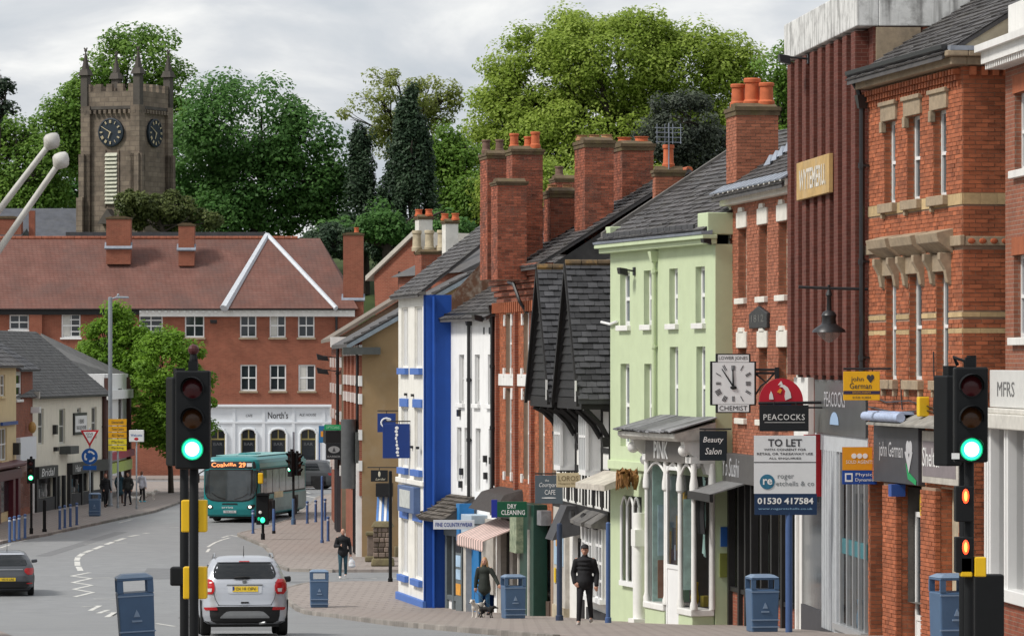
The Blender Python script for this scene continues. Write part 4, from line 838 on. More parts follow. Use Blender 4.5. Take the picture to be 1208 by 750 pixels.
one('box', -.05, L, -.05, .02, -.66, -.32).build('white_band', WHITE, r, bevel=.01)
b = MB()
for j in range(5): b.box(-.05 - j * .05, L + .04, -.05 - j * .07, .02, 1.75 + j * .17, 1.9 + j * .17)
b.box(-.35, L + .05, -.48, .02, 2.6, 2.75); b.build('corbelled_cornice', BRKP, r, bevel=.015)
b = MB()
for i in range(int(L / .34)): b.box(.1 + i * .34, .24 + i * .34, -.22, .01, 1.45, 1.75)
b.build('corbel_course', BRK1, r, kind='stuff')
for o in UP + LO:
    window(r, o, .12, UPVC, cols=1, rows=2)
    for xx in (o[0] - .2, o[1] + .02):
        one('box', xx, xx + .18, -.07, .01, o[2] - .1, o[2] + .15).build('white_corner_stone', WHITE, r, bevel=.01); one('box', xx, xx + .18, -.05, .01, o[3] - .35, o[3] - .02).build('white_corner_stone', WHITE, r, bevel=.01)
for x in (.12, fx(611), fx(630)): one('box', x - .14, x + .14, -.12, .01, -4.4, 1.75).build('brick_pilaster', BRKP, r)
downpipe(r, .02, -4.3, 1.7, -.2, IRON, .05); 
b = MB(); b.tube([(fx(614), -.35, 2.3), (fx(622), -.4, 2.25), (fx(626), -.3, 1.7), (fx(627), -.12, 1.4)], .05, 7); b.build('gutter_swan_neck', IRON, r, smooth=40)
slate_roof(r, -.1, L + .15, ZE + .25, R(32), 3.8, .5, SLATE, ridge=CLAY, th=.02); one('prism', [(0, ZE), (3.8, ZE + .1 + 3.8 * math.tan(R(32))), (7.6, ZE)], L - .05, L + .1, 'x').build('gable_end', mat('sooty_render', (.06, .058, .056), .9, .3, 3), r)
stack(r, f, 579, 622, 215, 330, 118.5, .85, (), BRK4, .1)
stack(r, f, 566, 599, 182, 330, 122.5, .6, [(-.15, -.2, .34, .12, old), (.1, .15, .34, .12, old)], BRK4)
stack(r, f, 597, 641, 177, 330, 120, .9, [(-.3, -.25, .4, .13, cp), (.0, .1, .3, .12, cp), (.3, .25, .42, .13, cp)], BRK4)
stack(r, f, 641, 680, 226, 300, 121, .75, [(-.1, -.2, .12, .15, tan), (.1, .2, .12, .15, tan)], BRK4, .2)
stack(r, f, 678, 724, 167, 300, 118, .8, [(-.25, -.3, .1, .16, tan), (0, 0, .1, .16, tan), (.25, .3, .1, .16, tan)], BRK4, .2)
stack(r, f, 722, 771, 171, 290, 120.5, .9, [(-.2, -.2, .14, .2, cp), (.25, .2, .14, .2, cp)], BRK4, .2)
one('box', fx(590), L - .1, -.3, 0, -4.45, -4.05).build('shop_cornice', mat('grey_lead_slab', (.2, .2, .21)), r)
# its ground floor: dry cleaner's awning, stone piers, dark glass
for u in (592, 606, 622, 640): one('box', fx(u), fx(u) + .5, -.12, .05, zb, -4.45).build('stone_pier', mat('mottled_stone_pier', (.42, .39, .35), .8, .2, 8, dirt=.4, dirtc=(.2, .17, .14), dscale=4), r)
one('quad', (.3, .05, zb + .9), (L - .3, .05, zb + .9), (L - .3, .05, -4.5), (.3, .05, -4.5)).build('shop_pane', SHOP, r); one('box', .3, L - .3, -.05, .1, zb, zb + .9).build('stall_riser', mat('brown_riser', (.1, .07, .055), .7, .2), r)
shop_interior(r, .35, L - .4, zb + .9, -4.5, 1.6, 31, [(.3, .5, .1), (.6, .6, .2), (.2, .4, .5), (.3, .15, .1)])
aw = MB(); a, c = fx(589), fx(621); ns = 22
for i in range(ns):
    x0_, x1_ = a + (c - a) * i / ns, a + (c - a) * (i + 1) / ns
    aw.tint = i % 2; aw.hexa([(x0_, -1.25, -5.05), (x1_, -1.25, -5.05), (x1_, -.1, -4.6), (x0_, -.1, -4.6), (x0_, -1.25, -5.02), (x1_, -1.25, -5.02), (x1_, -.1, -4.55), (x0_, -.1, -4.55)])
    aw.prism([(x0_, -5.04), (x1_, -5.04), (x1_, -5.28), ((x0_ + x1_) / 2, -5.34), (x0_, -5.28)], -1.27, -1.25)
aw.build('striped_awning', mat('pink_white_stripe', (.56, .42, .38), .85, .1, 3, tint=.38, dirt=.2), r)
one('hexa', [(fx(588), -.9, -4.25), (fx(619), -.9, -4.25), (fx(619), 0, -4.2), (fx(588), 0, -4.2), (fx(590), -.55, -3.75), (fx(617), -.55, -3.75), (fx(617), 0, -3.6), (fx(590), 0, -3.6)]).build('dark_canopy', mat('brown_slat_canopy', (.055, .048, .045), .8, .3, 9), r)
one('box', fx(628), fx(646), -.4, 0, zb, -3.9).build('green_shopfront', mat('dark_green_paint', (.012, .05, .035), .4, .15), r, bevel=.02); 
for u in (629, 641): one('box', fx(u), fx(u) + .14, -.45, -.4, zb, -4.6).build('cream_jamb', mat('cream_frame', (.5, .47, .42)), r)
b = MB(); b.box(fx(626), fx(634), -.6, -.4, -5.3, -3.9); b.build('pictured_panel', mat('flower_panel', (.25, .3, .2), .6, .6, 5, dirt=.5, dirtc=(.5, .45, .3), dscale=5), r)

# ---- white rendered house with the black downpipe
f = Fac('white_rendered_house', 'white rendered house with black downpipes between the blue wall and red brick', 531, 129.8, 586, 124.5)
r, L, zb = f.r, f.L, f.zb; fx = f.x; ZE = 1.42
UP = [(fx(a), fx(c), -1.22, .25) for a, c in ((541.5, 547.5), (560, 566), (575.5, 581.5))]; LO = [(fx(a), fx(c), z, -1.95) for a, c, z in ((539, 544.5, -3.6), (548, 554, -3.7), (561, 567, -3.85), (576.5, 582.5, -3.8))]
b = MB(); wallsheet(b, 0, L, zb, ZE, UP + LO + [(.15, L - .3, zb + .05, -4.8)], 0, .1); shell(b, 0, L, zb, ZE, 7); WR = mat('white_render', (.8, .8, .79), .75, .04, 2, .1, 50, dirt=.1, streak=.14); b.build('wall', WR, r)
BL = mat('blind_window', (.56, .56, .55), .7, .06)
for o in UP + LO: window(r, o, .085, BL, BL, cols=1, rows=2, sill=WR if o[2] > -2 else None, sash=False)
for u in (571, 577.5, 583.5): o = f.rect(u - .7, u + .7, 386, 394); one('box', o[0], o[1], -.01, .02, o[2], o[3]).build('vent_slot', BLACK, r)
for u, v in ((543, 487), (546, 556), (574, 541), (574.5, 561), (581, 543), (545, 571)): o = f.rect(u - .8, u + .8, v - 4, v + 4); one('box', o[0], o[1], -.1, .01, o[2], o[3]).build('sign_bracket', IRON, r)
downpipe(r, fx(556), zb + 2.9, ZE - .05, -.08, IRON, .055); downpipe(r, L - .12, -3.6, ZE - .05, -.08, IRON, .05); gutter(r, -.2, L + .1, -.16, ZE + .04)
slate_roof(r, -.35, L + .1, ZE + .12, R(32), 3.3, .35, SLATE, ridge=None, th=.018); floodlight(r, L - .3, ZE - .1, -.1, .4, .9)
GS = mat('grey_green_shopfront', (.13, .15, .155), .55, .12)
b = MB(); b.prism([(0, -4.0), (-.95, -4.72), (-.9, -4.8), (0, -4.75)], fx(528), fx(560), 'x'); cn = b.build('shop_canopy', mat('felt_canopy', (.1, .09, .08), .95, .3, 6), r)
s = MB(); slates(s, (fx(528), -.97, -4.72), (1, 0, 0), Vector((0, .95, .72)), fx(560) - fx(528), 1.18, .3, .17, .03); s.build('canopy_slate', mat('brown_slate', (.12, .105, .09), .9, .25, 4, tint=.4), cn, kind='stuff')
b = MB()
for u in (533, 541, 547, 553): b.box(fx(u), fx(u) + .2, -.22, 0, zb, -4.85)
b.box(fx(533), fx(555), -.26, 0, -5.25, -4.85); b.box(fx(533), fx(549), -.2, 0, zb + .4, zb + .55); b.build('shopfront', GS, r, bevel=.015)
one('box', fx(534), fx(549), -.14, 0, zb, zb + .4).build('stall_riser', WR, r); one('quad', (fx(533), -.08, zb + .5), (fx(548), -.08, zb + .5), (fx(548), -.08, -5.2), (fx(533), -.08, -5.2)).build('shop_pane', MATS['dim_shop_glass'], r)
one('box', fx(549), fx(556), -.3, -.05, zb, -5.2).build('door_pier', GS, r)
for z, m_, hh in ((zb + 2.55, GLIT, .34), (zb + 2.1, GLIT, .36), (zb + 1.65, MATS['pale_blue_poster'], .34), (zb + 1.25, MATS['pale_blue_poster'], .3), (zb + .8, MATS['orange_poster'], .34)): one('box', fx(549.8), fx(555.2), -.32, -.3, z - hh / 2, z + hh / 2).build('notice', m_, r)
BD = mat('bright_blue_paint', (.02, .17, .42), .45, .1); one('box', fx(560), fx(569), -.12, 0, zb, -5.0).build('blue_door', BD, r, bevel=.02); one('box', fx(558), fx(561), -.3, 0, zb, -4.3).build('cream_pier', mat('cream_frame', (.5, .47, .42)), r)
one('box', fx(559), fx(575), -.5, 0, -5.15, -4.5).build('fascia', mat('pale_blue_sign', (.4, .48, .55), .5, .1), r, bevel=.02); one('box', fx(559), fx(563), -.55, -.1, -5.3, -4.2).build('blue_bracket', BD, r)
one('box', fx(571), L - .1, -.08, 0, zb + .8, -4.6).build('shop_pane_frame', mat('mottled_stone_pier', (.42, .39, .35)), r)

# ---- blue and white house on the corner of the side street
f = Fac('blue_white_house', 'white fronted house with blue sills and a tall royal blue side wall', 470, 135.2, 502, 129.6)
r, L, zb = f.r, f.L, f.zb; fx = f.x; ZE = 2.08
BLU = mat('royal_blue_wall', (.012, .075, .36), .6, .08, 2, dirt=.1, dirtc=(.03, .08, .25)); CRM = mat('cream_white_render', (.76, .74, .68), .75, .05, 2, dirt=.15, streak=.12); LB = mat('mid_blue_paint', (.07, .16, .46), .55, .08)
C2 = ((473.5, 481.5), (489, 498)); z3 = [(fx(a), fx(c), -.16, 1.75) for a, c in C2]; z2 = [(fx(a), fx(c), -3.3, -1.38) for a, c in C2]; z1 = [(fx(a), fx(c), zb + .95, -4.9) for a, c in C2]
b = MB(); wallsheet(b, 0, L, zb, ZE, z3 + z2 + z1, 0, .07); b.quad((0, 0, zb), (0, 8, zb), (0, 8, ZE), (0, 0, ZE)); b.quad((0, 8, zb), (L, 8, zb), (L, 8, ZE), (0, 8, ZE)); b.build('wall', CRM, r)
b = MB(); b.box(L - .02, L + .03, -.04, 8, zb, ZE); b.build('blue_side_wall', BLU, r); one('box', L - .1, L + .03, -.05, .0, zb, ZE).build('blue_corner_strip', BLU, r)
for o in z3 + z2 + z1:
    window(r, o, .055, CRM, BL, cols=2, rows=1, sash=False); one('box', o[0] - .12, o[1] + .12, -.14, .01, o[2] - .2, o[2]).build('blue_sill', LB, r, bevel=.012)
    if o[3] < 0: one('box', o[0] - .1, o[1] + .1, -.06, .01, o[3], o[3] + .26).build('blue_lintel', LB, r, bevel=.012)
o = f.rect(477, 496, 573, 604); one('box', o[0], o[1], -.22, 0, o[2], o[3]).build('sign_box', mat('slate_blue', (.08, .13, .26), .5, .1), r, bevel=.02); one('box', o[0] + .5, o[1] - .7, -.235, -.22, o[2] + .15, o[3] - .12).build('poster', mat('pale_poster', (.5, .52, .5), .5, .2), r)
one('box', -.02, L, -.1, .01, -3.78, -3.62).build('string_course', CRM, r, bevel=.02); one('box', -.03, L + .04, -.1, .02, zb, zb + .36).build('plinth', LB, r, bevel=.02)
for u, v in ((478, 527), (487, 527), (494, 528), (480, 465), (488, 466)): o = f.rect(u - .6, u + .6, v - 1.5, v + 1.5); one('box', o[0], o[1], -.08, .0, o[2], o[3]).build('wall_bolt', IRON, r)
b = MB(); b.tube([(L + .1, .25, zb + .1), (L + .1, .25, ZE - .05)], .05, 8); b.build('downpipe', BLU, r, smooth=40); b = MB(); b.box(-.2, L + .12, -.22, 0, ZE, ZE + .1); b.build('eaves_board', mat('grey_coping', (.15, .14, .13)), r)
slate_roof(r, -.15, L + .04, ZE + .2, R(38), 3.4, .25, SLATE, ridge=None, th=.016)
b = MB(); b.prism([(.8, ZE), (3.4, ZE + .1 + 3.4 * math.tan(R(38))), (3.4, ZE - 2), (.8, ZE - 2)], L + .03, L + .06, 'x'); b.build('gable_render', mat('flaking_brown_render', (.15, .075, .045), .9, .2, 3, .2, 20, dirt=.9, dirtc=(.42, .37, .3), dscale=2.6), r)
chimney(r, L - .5, 4.4, .9, .7, ZE + 2.2, ZE + 3.6, [(0, -.15, .3, .13, old)], BRK4)

# ---- tan gabled building across the side street
f = Fac('tan_gabled_building', 'tan rendered gable building with brick and white quoin front across the side street', 408, 181, 427, 165)
r, L, zb = f.r, f.L, f.zb; fx = f.x
TAN = mat('tan_render', (.30, .205, .105), .85, .08, 1.5, .15, 30, dirt=.35, dirtc=(.34, .3, .22), dscale=.9); ZE = .95
b = MB(); wallsheet(b, 0, L, zb, ZE, [], 0); b.build('front_wall', BRKP, r)
b = MB(); b.prism([(0, zb), (4.6, zb), (4.6, ZE + 2.6), (0, ZE)], L - .05, L, 'x'); b.build('gable_wall', TAN, r)
for x in (.3, 4, 8, 12, L - 1.6, L - .25):
    p = one('box', x - .25, x + .25, -.1, 0, zb + 2.5, ZE).build('brick_pilaster', BRKF, r)
    for z in (-4.2, -3.0, -1.6, -.9, .3): one('box', x - .28, x + .28, -.13, .01, z, z + .4).build('quoin', WHITE, p)
for x in (2.2, 6, 10): window(r, (x, x + .9, -2.2, -.4), -.02, UPVC); window(r, (x, x + .9, -4.6, -2.9), -.02, UPVC)
s = MB(); ro = one('hexa', [(-.3, -.6, ZE - .36), (L + .25, -.6, ZE - .36), (L + .25, 4.6, ZE + 2.55), (-.3, 4.6, ZE + 2.55), (-.3, -.6, ZE - .2), (L + .25, -.6, ZE - .2), (L + .25, 4.6, ZE + 2.75), (-.3, 4.6, ZE + 2.75)]).build('roof', SLATE, r)
slates(s, (L - 2.6, -.6, ZE - .2), (1, 0, 0), Vector((0, 5.2, 2.95)), 2.9, 5.9, .45, .4, .025); s.build('slate_course', SLATE, ro, kind='stuff')
one('hexa', [(L + .2, -.6, ZE - .42), (L + .32, -.6, ZE - .42), (L + .32, 4.6, ZE + 2.5), (L + .2, 4.6, ZE + 2.5), (L + .2, -.6, ZE - .25), (L + .32, -.6, ZE - .25), (L + .32, 4.6, ZE + 2.68), (L + .2, 4.6, ZE + 2.68)]).build('bargeboard', mat('grey_blue_verge', (.2, .24, .27), .6, .2), r)
one('box', L - .4, L + .5, -.75, .7, ZE - .62, ZE - .34).build('eaves_box', mat('dark_grey_paint', (.07, .075, .07), .6, .2), r); downpipe(r, L - .7, zb + 2.6, ZE - .4, -.15, IRON, .06)
b = MB(); b.box(L, L + .35, 1.25, 2.2, zb, zb + .55); b.build('plinth_block', mat('mossy_stone', (.17, .14, .08), .95, .4, 4, .5, 15, dirt=.5, dirtc=(.1, .11, .03), dscale=2), r, bevel=.06)
# shop clutter on its ground floor: dark hoardings, white post
one('box', L - 4.4, L - .1, -.25, 0, -3.9, -2.7).build('fascia', mat('dark_grey_paint', (.07, .075, .07)), r); b = MB()
for x in (L - 4, L - 2.6, L - 1.2): b.box(x, x + .3, -.2, 0, zb, -3.9)
b.build('shop_pilasters', BLACK, r); one('box', L - .5, L - .1, -.22, 0, zb, -3.9).build('white_pilaster', WHITE, r); one('quad', (L - 4.2, -.05, zb + .5), (L - .5, -.05, zb + .5), (L - .5, -.05, -4), (L - 4.2, -.05, -4)).build('shop_pane', GLASS, r)
b = MB(); b.tube([(L - .6, -.5, -4.9), (L - .6, -.5, -2.2)], .3, 12); b.build('grey_drum_sign', mat('drum_grey', (.085, .088, .09), .5, .15), r, smooth=40)

# ---- grey gable behind it
f = Fac('grey_gabled_building', 'grey rendered gable with brick front beyond the tan building', 391, 205, 403, 188)
r, L, zb = f.r, f.L, f.zb; ZE = 1.2; GRY = mat('grey_tan_render', (.25, .205, .145), .9, .2, 1.2, .2, 20, dirt=.5, dirtc=(.12, .1, .08), dscale=.7)
b = MB(); wallsheet(b, 0, L, zb, ZE, [], 0); b.build('front_wall', BRKP, r); one('prism', [(0, zb), (5.2, zb), (5.2, ZE + 3.2), (0, ZE)], L - .05, L, 'x').build('gable_wall', GRY, r)
for x in (.4, 5, 10, L - .3):
    for z in (-5, -3.8, -2.6, -1.4, -.2): one('box', x - .25, x + .25, -.08, .01, z, z + .45).build('quoin', WHITE, r)
one('hexa', [(-.3, -.5, ZE - .25), (L + .25, -.5, ZE - .25), (L + .25, 5.2, ZE + 3.2), (-.3, 5.2, ZE + 3.2), (-.3, -.5, ZE - .1), (L + .25, -.5, ZE - .1), (L + .25, 5.2, ZE + 3.4), (-.3, 5.2, ZE + 3.4)]).build('roof', mat('stone_slate', (.2, .17, .14), .9, .3, 2), r)
one('box', L - .1, L + .35, -.5, .3, ZE - .5, ZE - .05).build('kneeler', WHITE, r); chimney(r, L + .05, 4.9, .6, 1.5, ZE + 2.0, ZE + 3.9, (), BRK4); downpipe(r, L - 1.1, zb + 3, ZE, -.15, IRON, .07)
floodlight(r, L - .5, 0.2, 0, .8, 1.8); floodlight(r, L - .5, -.4, 0, .8, 1.8)
one('box', L - 5, L, -.7, 0, -3.6, -3.0).build('fascia', BLACK, r); b = MB()
for x in (L - 4.6, L - 3, L - 1.4): b.box(x, x + .25, -.2, 0, zb, -3.6)
b.build('shop_pilasters', JG, r)

# ---- roofs and stacks glimpsed behind the corner
f = Fac('red_brick_rear_house', 'small red brick gable with pale coping behind the corner roofs', 452, 214, 512, 212, zr(212))
r, L, zb = f.r, f.L, f.zb
b = MB(); b.prism([(0, zb), (L, zb), (L, 4.2), (L * .62, 6.35), (-.6, 4.4)], 0, 8); b.build('wall', BRKF, r)
b = MB(); b.hexa([(-1.0, -.2, 4.15), (L * .62, -.2, 6.35), (L * .62, 8.2, 6.35), (-1.0, 8.2, 4.15), (-1.0, -.2, 4.4), (L * .62, -.2, 6.6), (L * .62, 8.2, 6.6), (-1.0, 8.2, 4.4)]); b.hexa([(L * .62, -.2, 6.35), (L + .3, -.2, 4.0), (L + .3, 8.2, 4.0), (L * .62, 8.2, 6.35), (L * .62, -.2, 6.6), (L + .3, -.2, 4.25), (L + .3, 8.2, 4.25), (L * .62, 8.2, 6.6)]); b.build('roof_coping', mat('pale_coping', (.5, .46, .4), .8, .15), r)
for x in (1.0, 1.75): one('box', x, x + .12, -.04, .01, 3.4, 4.6).build('window_slit', DARK, r)
f = Fac('rear_roof_house', 'house with white and brick chimney stacks behind the blue house', 470, 188, 548, 178, zr(180))
r, L, zb = f.r, f.L, f.zb; b = MB(); b.box(0, L, 0, 7, zb, 3.9); b.build('wall', BRKP, r); ZR = 4.0
b = MB(); b.prism([(-.3, 3.8), (3, 5.4), (7.3, 3.8)], -.2, L + .2, 'x'); b.build('roof', SLATE, r)
WS = mat('white_stack_render', (.7, .68, .62), .85, .12, 2, dirt=.3)
def wstack(fac, u0, u1, vt, vb, m, pots, y=1.5):
    d = fac.d((u0 + u1) / 2) + y * fac.e.x; p = W((u0 + u1) / 2, vb, d); k = Matrix.Rotation(-fac.r.rotation_euler.z, 4, 'Z'); q = k @ (p - Vector((fac.r.location.x, fac.r.location.y, 0)))
    wd = (u1 - u0) * d / FP * .62; return chimney(fac.r, q.x, q.y, wd, wd, p.z, (V0 - vt) * d / FP, pots, m, brickgeo=False)
wstack(f, 486, 514, 256, 310, WS, [(-.18, -.18, .25, .16, cp), (.18, .18, .25, .16, cp)]); wstack(f, 518, 544, 261, 310, WS, [(-.18, -.18, .25, .16, cp), (.18, .18, .25, .16, cp)])
pc = mat('cream_pot', (.45, .38, .26), .85, .2, 5, dirt=.3)
wstack(f, 484, 529, 297, 335, BRKP, [(-.4, -.45, .85, .2, pc), (0, 0, .85, .2, pc), (.4, .45, .85, .2, pc)], .6)
# ================================================================ the long brick building at the end of the street
f = Fac('pub_building', 'long red brick building with red tiled hipped roof and white pub front below', -120, 285, 416, 285)
r, L, zb = f.r, f.L, f.zb; fx = f.x; ZE = f.z(200, 366)
RT = mat('red_roof_tile', (.18, .088, .07), .85, .22, .7, .25, 8, brick=(.17, .075, .058), mortar=(.11, .05, .04), bw=.3, bh=.16, bbump=.7, dirt=.65, dirtc=(.10, .07, .064), dscale=.3)
wl = [f.rect(*q) for q in ((11, 34, 371, 389), (72.5, 95, 370, 398), (164, 192, 371, 398), (218, 241, 370, 398), (283, 302.5, 370, 398), (318, 337, 370, 398), (351.5, 371, 370, 398), (283.5, 303, 430, 461), (318, 337.5, 430, 461), (352, 372, 430, 461), (-60, -38, 370, 398))]
b = MB(); wallsheet(b, 0, L, f.z(200, 478), ZE, wl, 0, .12); shell(b, 0, L, f.z(200, 478), ZE, 11); b.build('brick_wall', BRKF, r)
for i, o in enumerate(wl): window(r, o, .08, UPVC, cols=2, rows=4 if i in (1, 2) else 2, fr=.09, bar=.035, sill=STONE if i > 2 else UPVC, curtain=.45 if i in (5, 9, 1) else None)
PB = mat('pub_white', (.72, .75, .78), .6, .05, 1); zt = f.z(200, 478)
ar = [f.rect(a, c, 506, 556) for a, c in ((284.5, 302), (319, 337.5), (354.5, 373), (248, 266))]
b = MB(); wallsheet(b, fx(225), L + .02, zb, zt, ar, -.06, .2); b.quad((L + .02, -.06, zb), (L + .02, 3, zb), (L + .02, 3, zt), (L + .02, -.06, zt)); b.build('white_front_wall', PB, r)
b = MB(); wallsheet(b, 0, fx(225), zb, zt, [], 0); b.build('brick_wall', BRKF, r)
one('box', fx(225), L + .1, -.3, 0, zt - .12, zt + .06).build('shop_cornice', PB, r, bevel=.03); one('box', fx(225), L + .05, -.14, -.05, f.z(200, 499), f.z(200, 497)).build('string_course', PB, r)
for o in ar:
    xm = (o[0] + o[1]) / 2; hw = (o[1] - o[0]) / 2; pts = [(xm - hw * math.cos(math.pi * k / 10), -.14, o[3] - .25 + .3 * math.sin(math.pi * k / 10)) for k in range(11)]
    w_ = one('tube', [(o[0] - .06, -.14, zb + .5), (o[0] - .06, -.14, o[3] - .3)] + pts + [(o[1] + .06, -.14, o[3] - .3), (o[1] + .06, -.14, zb + .5)], .08, 6).build('arched_window', PB, r)
    fr_ = MB(); gm = mat('olive_gold_paint', (.33, .27, .1), .5, .1)
    fr_.box(o[0], o[0] + .07, -.02, .05, o[2], o[3]); fr_.box(o[1] - .07, o[1], -.02, .05, o[2], o[3]); fr_.box(o[0] + .07, o[1] - .07, -.02, .05, o[3] - .72, o[3] - .62); fr_.box(xm - .04, xm + .04, -.02, .05, o[3] - .62, o[3]); fr_.build('window_frame', gm, w_)
    one('quad', (o[0], .06, o[2]), (o[1], .06, o[2]), (o[1], .06, o[3]), (o[0], .06, o[3])).build('pane', GLASS, w_)
    text('BAR', w_, mat('frosted_letters', (.16, .17, .18), .6, .1), xm, .04, o[3] - 1.0, .2, .6)
for u in (276, 311, 346, 382, 241): one('box', fx(u) - .1, fx(u) + .1, -.13, -.05, zb, zt - .12).build('pilaster', PB, r)
LT = mat('dark_letters', (.05, .05, .055), .5, 0); text("North's", r, LT, fx(328), -.075, f.z(328, 489.5), .46, 1.35, bold=.01); text('CAFE', r, LT, fx(294), -.075, f.z(294, 490), .17, .45, italic=.2); text('ALE HOUSE', r, LT, fx(363), -.075, f.z(363, 489), .17, 1.15, italic=.2)
# eaves: white dentilled board
b = MB(); b.box(fx(165), L + .15, -.3, 0, ZE - .42, ZE + .02)
for i in range(int((L - fx(165)) / .42)): b.box(fx(165) + i * .42, fx(165) + i * .42 + .16, -.4, -.3, ZE - .18, ZE - .02)
b.build('dentilled_eaves', WHITE, r); one('box', -.1, fx(165), -.28, 0, ZE - .3, ZE + .02).build('eaves_board', BLACK, r); gutter(r, 0, L + .2, -.45, ZE + .06)
ZR_ = f.z(200, 280) + .1; yr = 5.5; hx0, hx1, hxa = fx(265), fx(397), fx(310)
b = MB(); z0 = ZE + .1
b.add([(-.4, -.5, z0), (L + .4, -.5, z0), (fx(373), yr, ZR_), (-.4, yr, ZR_), (-.4, 11.5, z0), (L + .4, 11.5, z0)], [(0, 1, 2, 3), (3, 2, 5, 4), (1, 5, 2), (0, 3, 4)]); ro = b.build('tiled_roof', RT, r)
# projecting hipped wing roof with pale lead hips
b = MB(); ap = (hxa, yr - .4, ZR_ + .22); A, C = (hx0, -.72, z0 + .02), (hx1, -.72, z0 + .02); b.add([A, C, ap, (hx0 - .4, 2, z0), (hx1 + .4, 2, z0)], [(0, 1, 2), (0, 2, 3), (1, 4, 2)]); wg = b.build('hipped_wing', RT, ro)
LH = mat('pale_lead_hip', (.55, .58, .62), .5, .15)
for p in (A, C): one('tube', [p, ((p[0] + ap[0]) / 2, (p[1] + ap[1]) / 2, (p[2] + ap[2]) / 2), ap], [.3, .24, .2] if p is A else .17, 6).build('lead_hip', LH, wg)
for i in range(60):
    x = -.4 + i * .45
    if x < fx(373): one('tube', [(x, yr, ZR_ + .02), (x + .43, yr, ZR_ + .02)], .13, 7).build('ridge_tile', mat('orange_ridge', (.27, .09, .05), .85, .3), ro)
one('box', fx(60), fx(303), yr + 4, yr + 9, ZR_ - 2, ZR_ + .55).build('rear_slate_roof', SLATED, r)
for u0, u1, vt, vb in ((126, 155, 257, 291), (211, 230, 265, 293), (405, 429, 276, 352)):
    y = 3.4 if u0 < 300 else .9; d = 285 + y; x = (((u0 + u1) / 2 - U0) * d / FP) - r.location.x
    chimney(r, x, y, (u1 - u0) * d / FP, 1.1, (V0 - vb) * d / FP - 1.2, (V0 - vt) * d / FP, [(.2, .1, .35, .16, cp)] if u0 > 300 else (), BRKF, brickgeo=False)
    zf = (V0 - vb) * d / FP; hw = (u1 - u0) * d / FP / 2 + .1; one('hexa', [(x - hw, y - .62, zf - .2), (x + hw, y - .62, zf - .2), (x + hw, y - .3, zf), (x - hw, y - .3, zf), (x - hw, y - .68, zf - .12), (x + hw, y - .68, zf - .12), (x + hw, y - .3, zf + .3), (x - hw, y - .3, zf + .3)]).build('lead_flashing', LEAD, ro)
floodlight(r, fx(253), f.z(253, 380), 0, .8, 1.3); downpipe(r, fx(397), zt, ZE - .2, -.15, IRON, .08); one('box', fx(35), fx(50), -.3, 0, f.z(40, 478), ZE - .3).build('brick_pier', BRKF, r)
# roof and chimney glimpsed at the far left
f2 = Fac('far_left_house', 'brick chimney house glimpsed behind the white poles at left edge', -60, 300, 26, 300, -7.6)
b = MB(); b.box(0, f2.L, 0, 6, -7.6, 9.0); b.build('wall', BRKF, f2.r); chimney(f2.r, f2.x(6), 1.0, 2.2, 1.2, 8.5, 10.3, (), BRKF, brickgeo=False); chimney(f2.r, f2.x(36) , 1.0, .45, .45, 8.0, 10.8, (), BRKF, brickgeo=False, cap=0)
b = MB(); b.prism([(-.5, 8.9), (3, 9.6), (6.5, 8.9)], 0, f2.L, 'x'); b.build('roof', SLATED, f2.r)

# ================================================================ church
SST = mat('church_sandstone', (.23, .185, .14), .9, .3, .8, .3, 12, brick=(.16, .125, .095), mortar=(.15, .12, .095), bw=.8, bh=.4, bbump=.25, dirt=.65, dirtc=(.055, .048, .042), dscale=.45)
SSD = mat('dark_sandstone', (.085, .075, .065), .9, .3, 1)
cd = 345; c0 = W(97, 428, cd); cz = hillz(c0.x, cd) - 2
tw = thing('church_tower', 'dark sandstone church tower with clock faces, battlements and eight pinnacles', 'tower', (W(150, 428, cd).x, cd, cz), R(-25), None, True)
S = 2.45; ZT = W(150, 118, cd).z; pt = W(150, 76, cd).z
b = MB(); b.box(-S, S, -S, S, cz, ZT); b.build('tower_wall', SST, tw)
for sx in (-1, 1):
    for sy in (-1, 1):
        for k in range(3):
            h = (ZT - .6, ZT - 4.5, ZT - 8)[k]; e = .28 + .22 * k
            one('box', min(sx * (S - .55), sx * (S + e)), max(sx * (S - .55), sx * (S + e)), min(sy * (S - .1), sy * (S + .3)), max(sy * (S - .1), sy * (S + .3)), cz, h).build('buttress', SST, tw); one('box', min(sx * (S - .1), sx * (S + .3)), max(sx * (S - .1), sx * (S + .3)), min(sy * (S - .55), sy * (S + e)), max(sy * (S - .55), sy * (S + e)), cz, h).build('buttress', SST, tw)
one('box', -S - .2, S + .2, -S - .2, S + .2, ZT - .9, ZT - .65).build('string_course', SSD, tw)
b = MB()
for sd_ in range(4):
    b.M = Matrix.Rotation(sd_ * math.pi / 2, 4, 'Z')
    for i in range(5):
        x = -S - .1 + i * (2 * S + .2) / 5; b.box(x + .08, x + .62, -S - .16, -S + .2, ZT + .55, ZT + 1.15)
    b.box(-S - .15, S + .15, -S - .16, -S + .2, ZT - .65, ZT + .55)
    for i in range(11): b.box(-S + i * .46, -S + i * .46 + .22, -S - .32, -S - .1, ZT - 1.25, ZT - .95)
b.M = None; b.build('battlements', SST, tw)
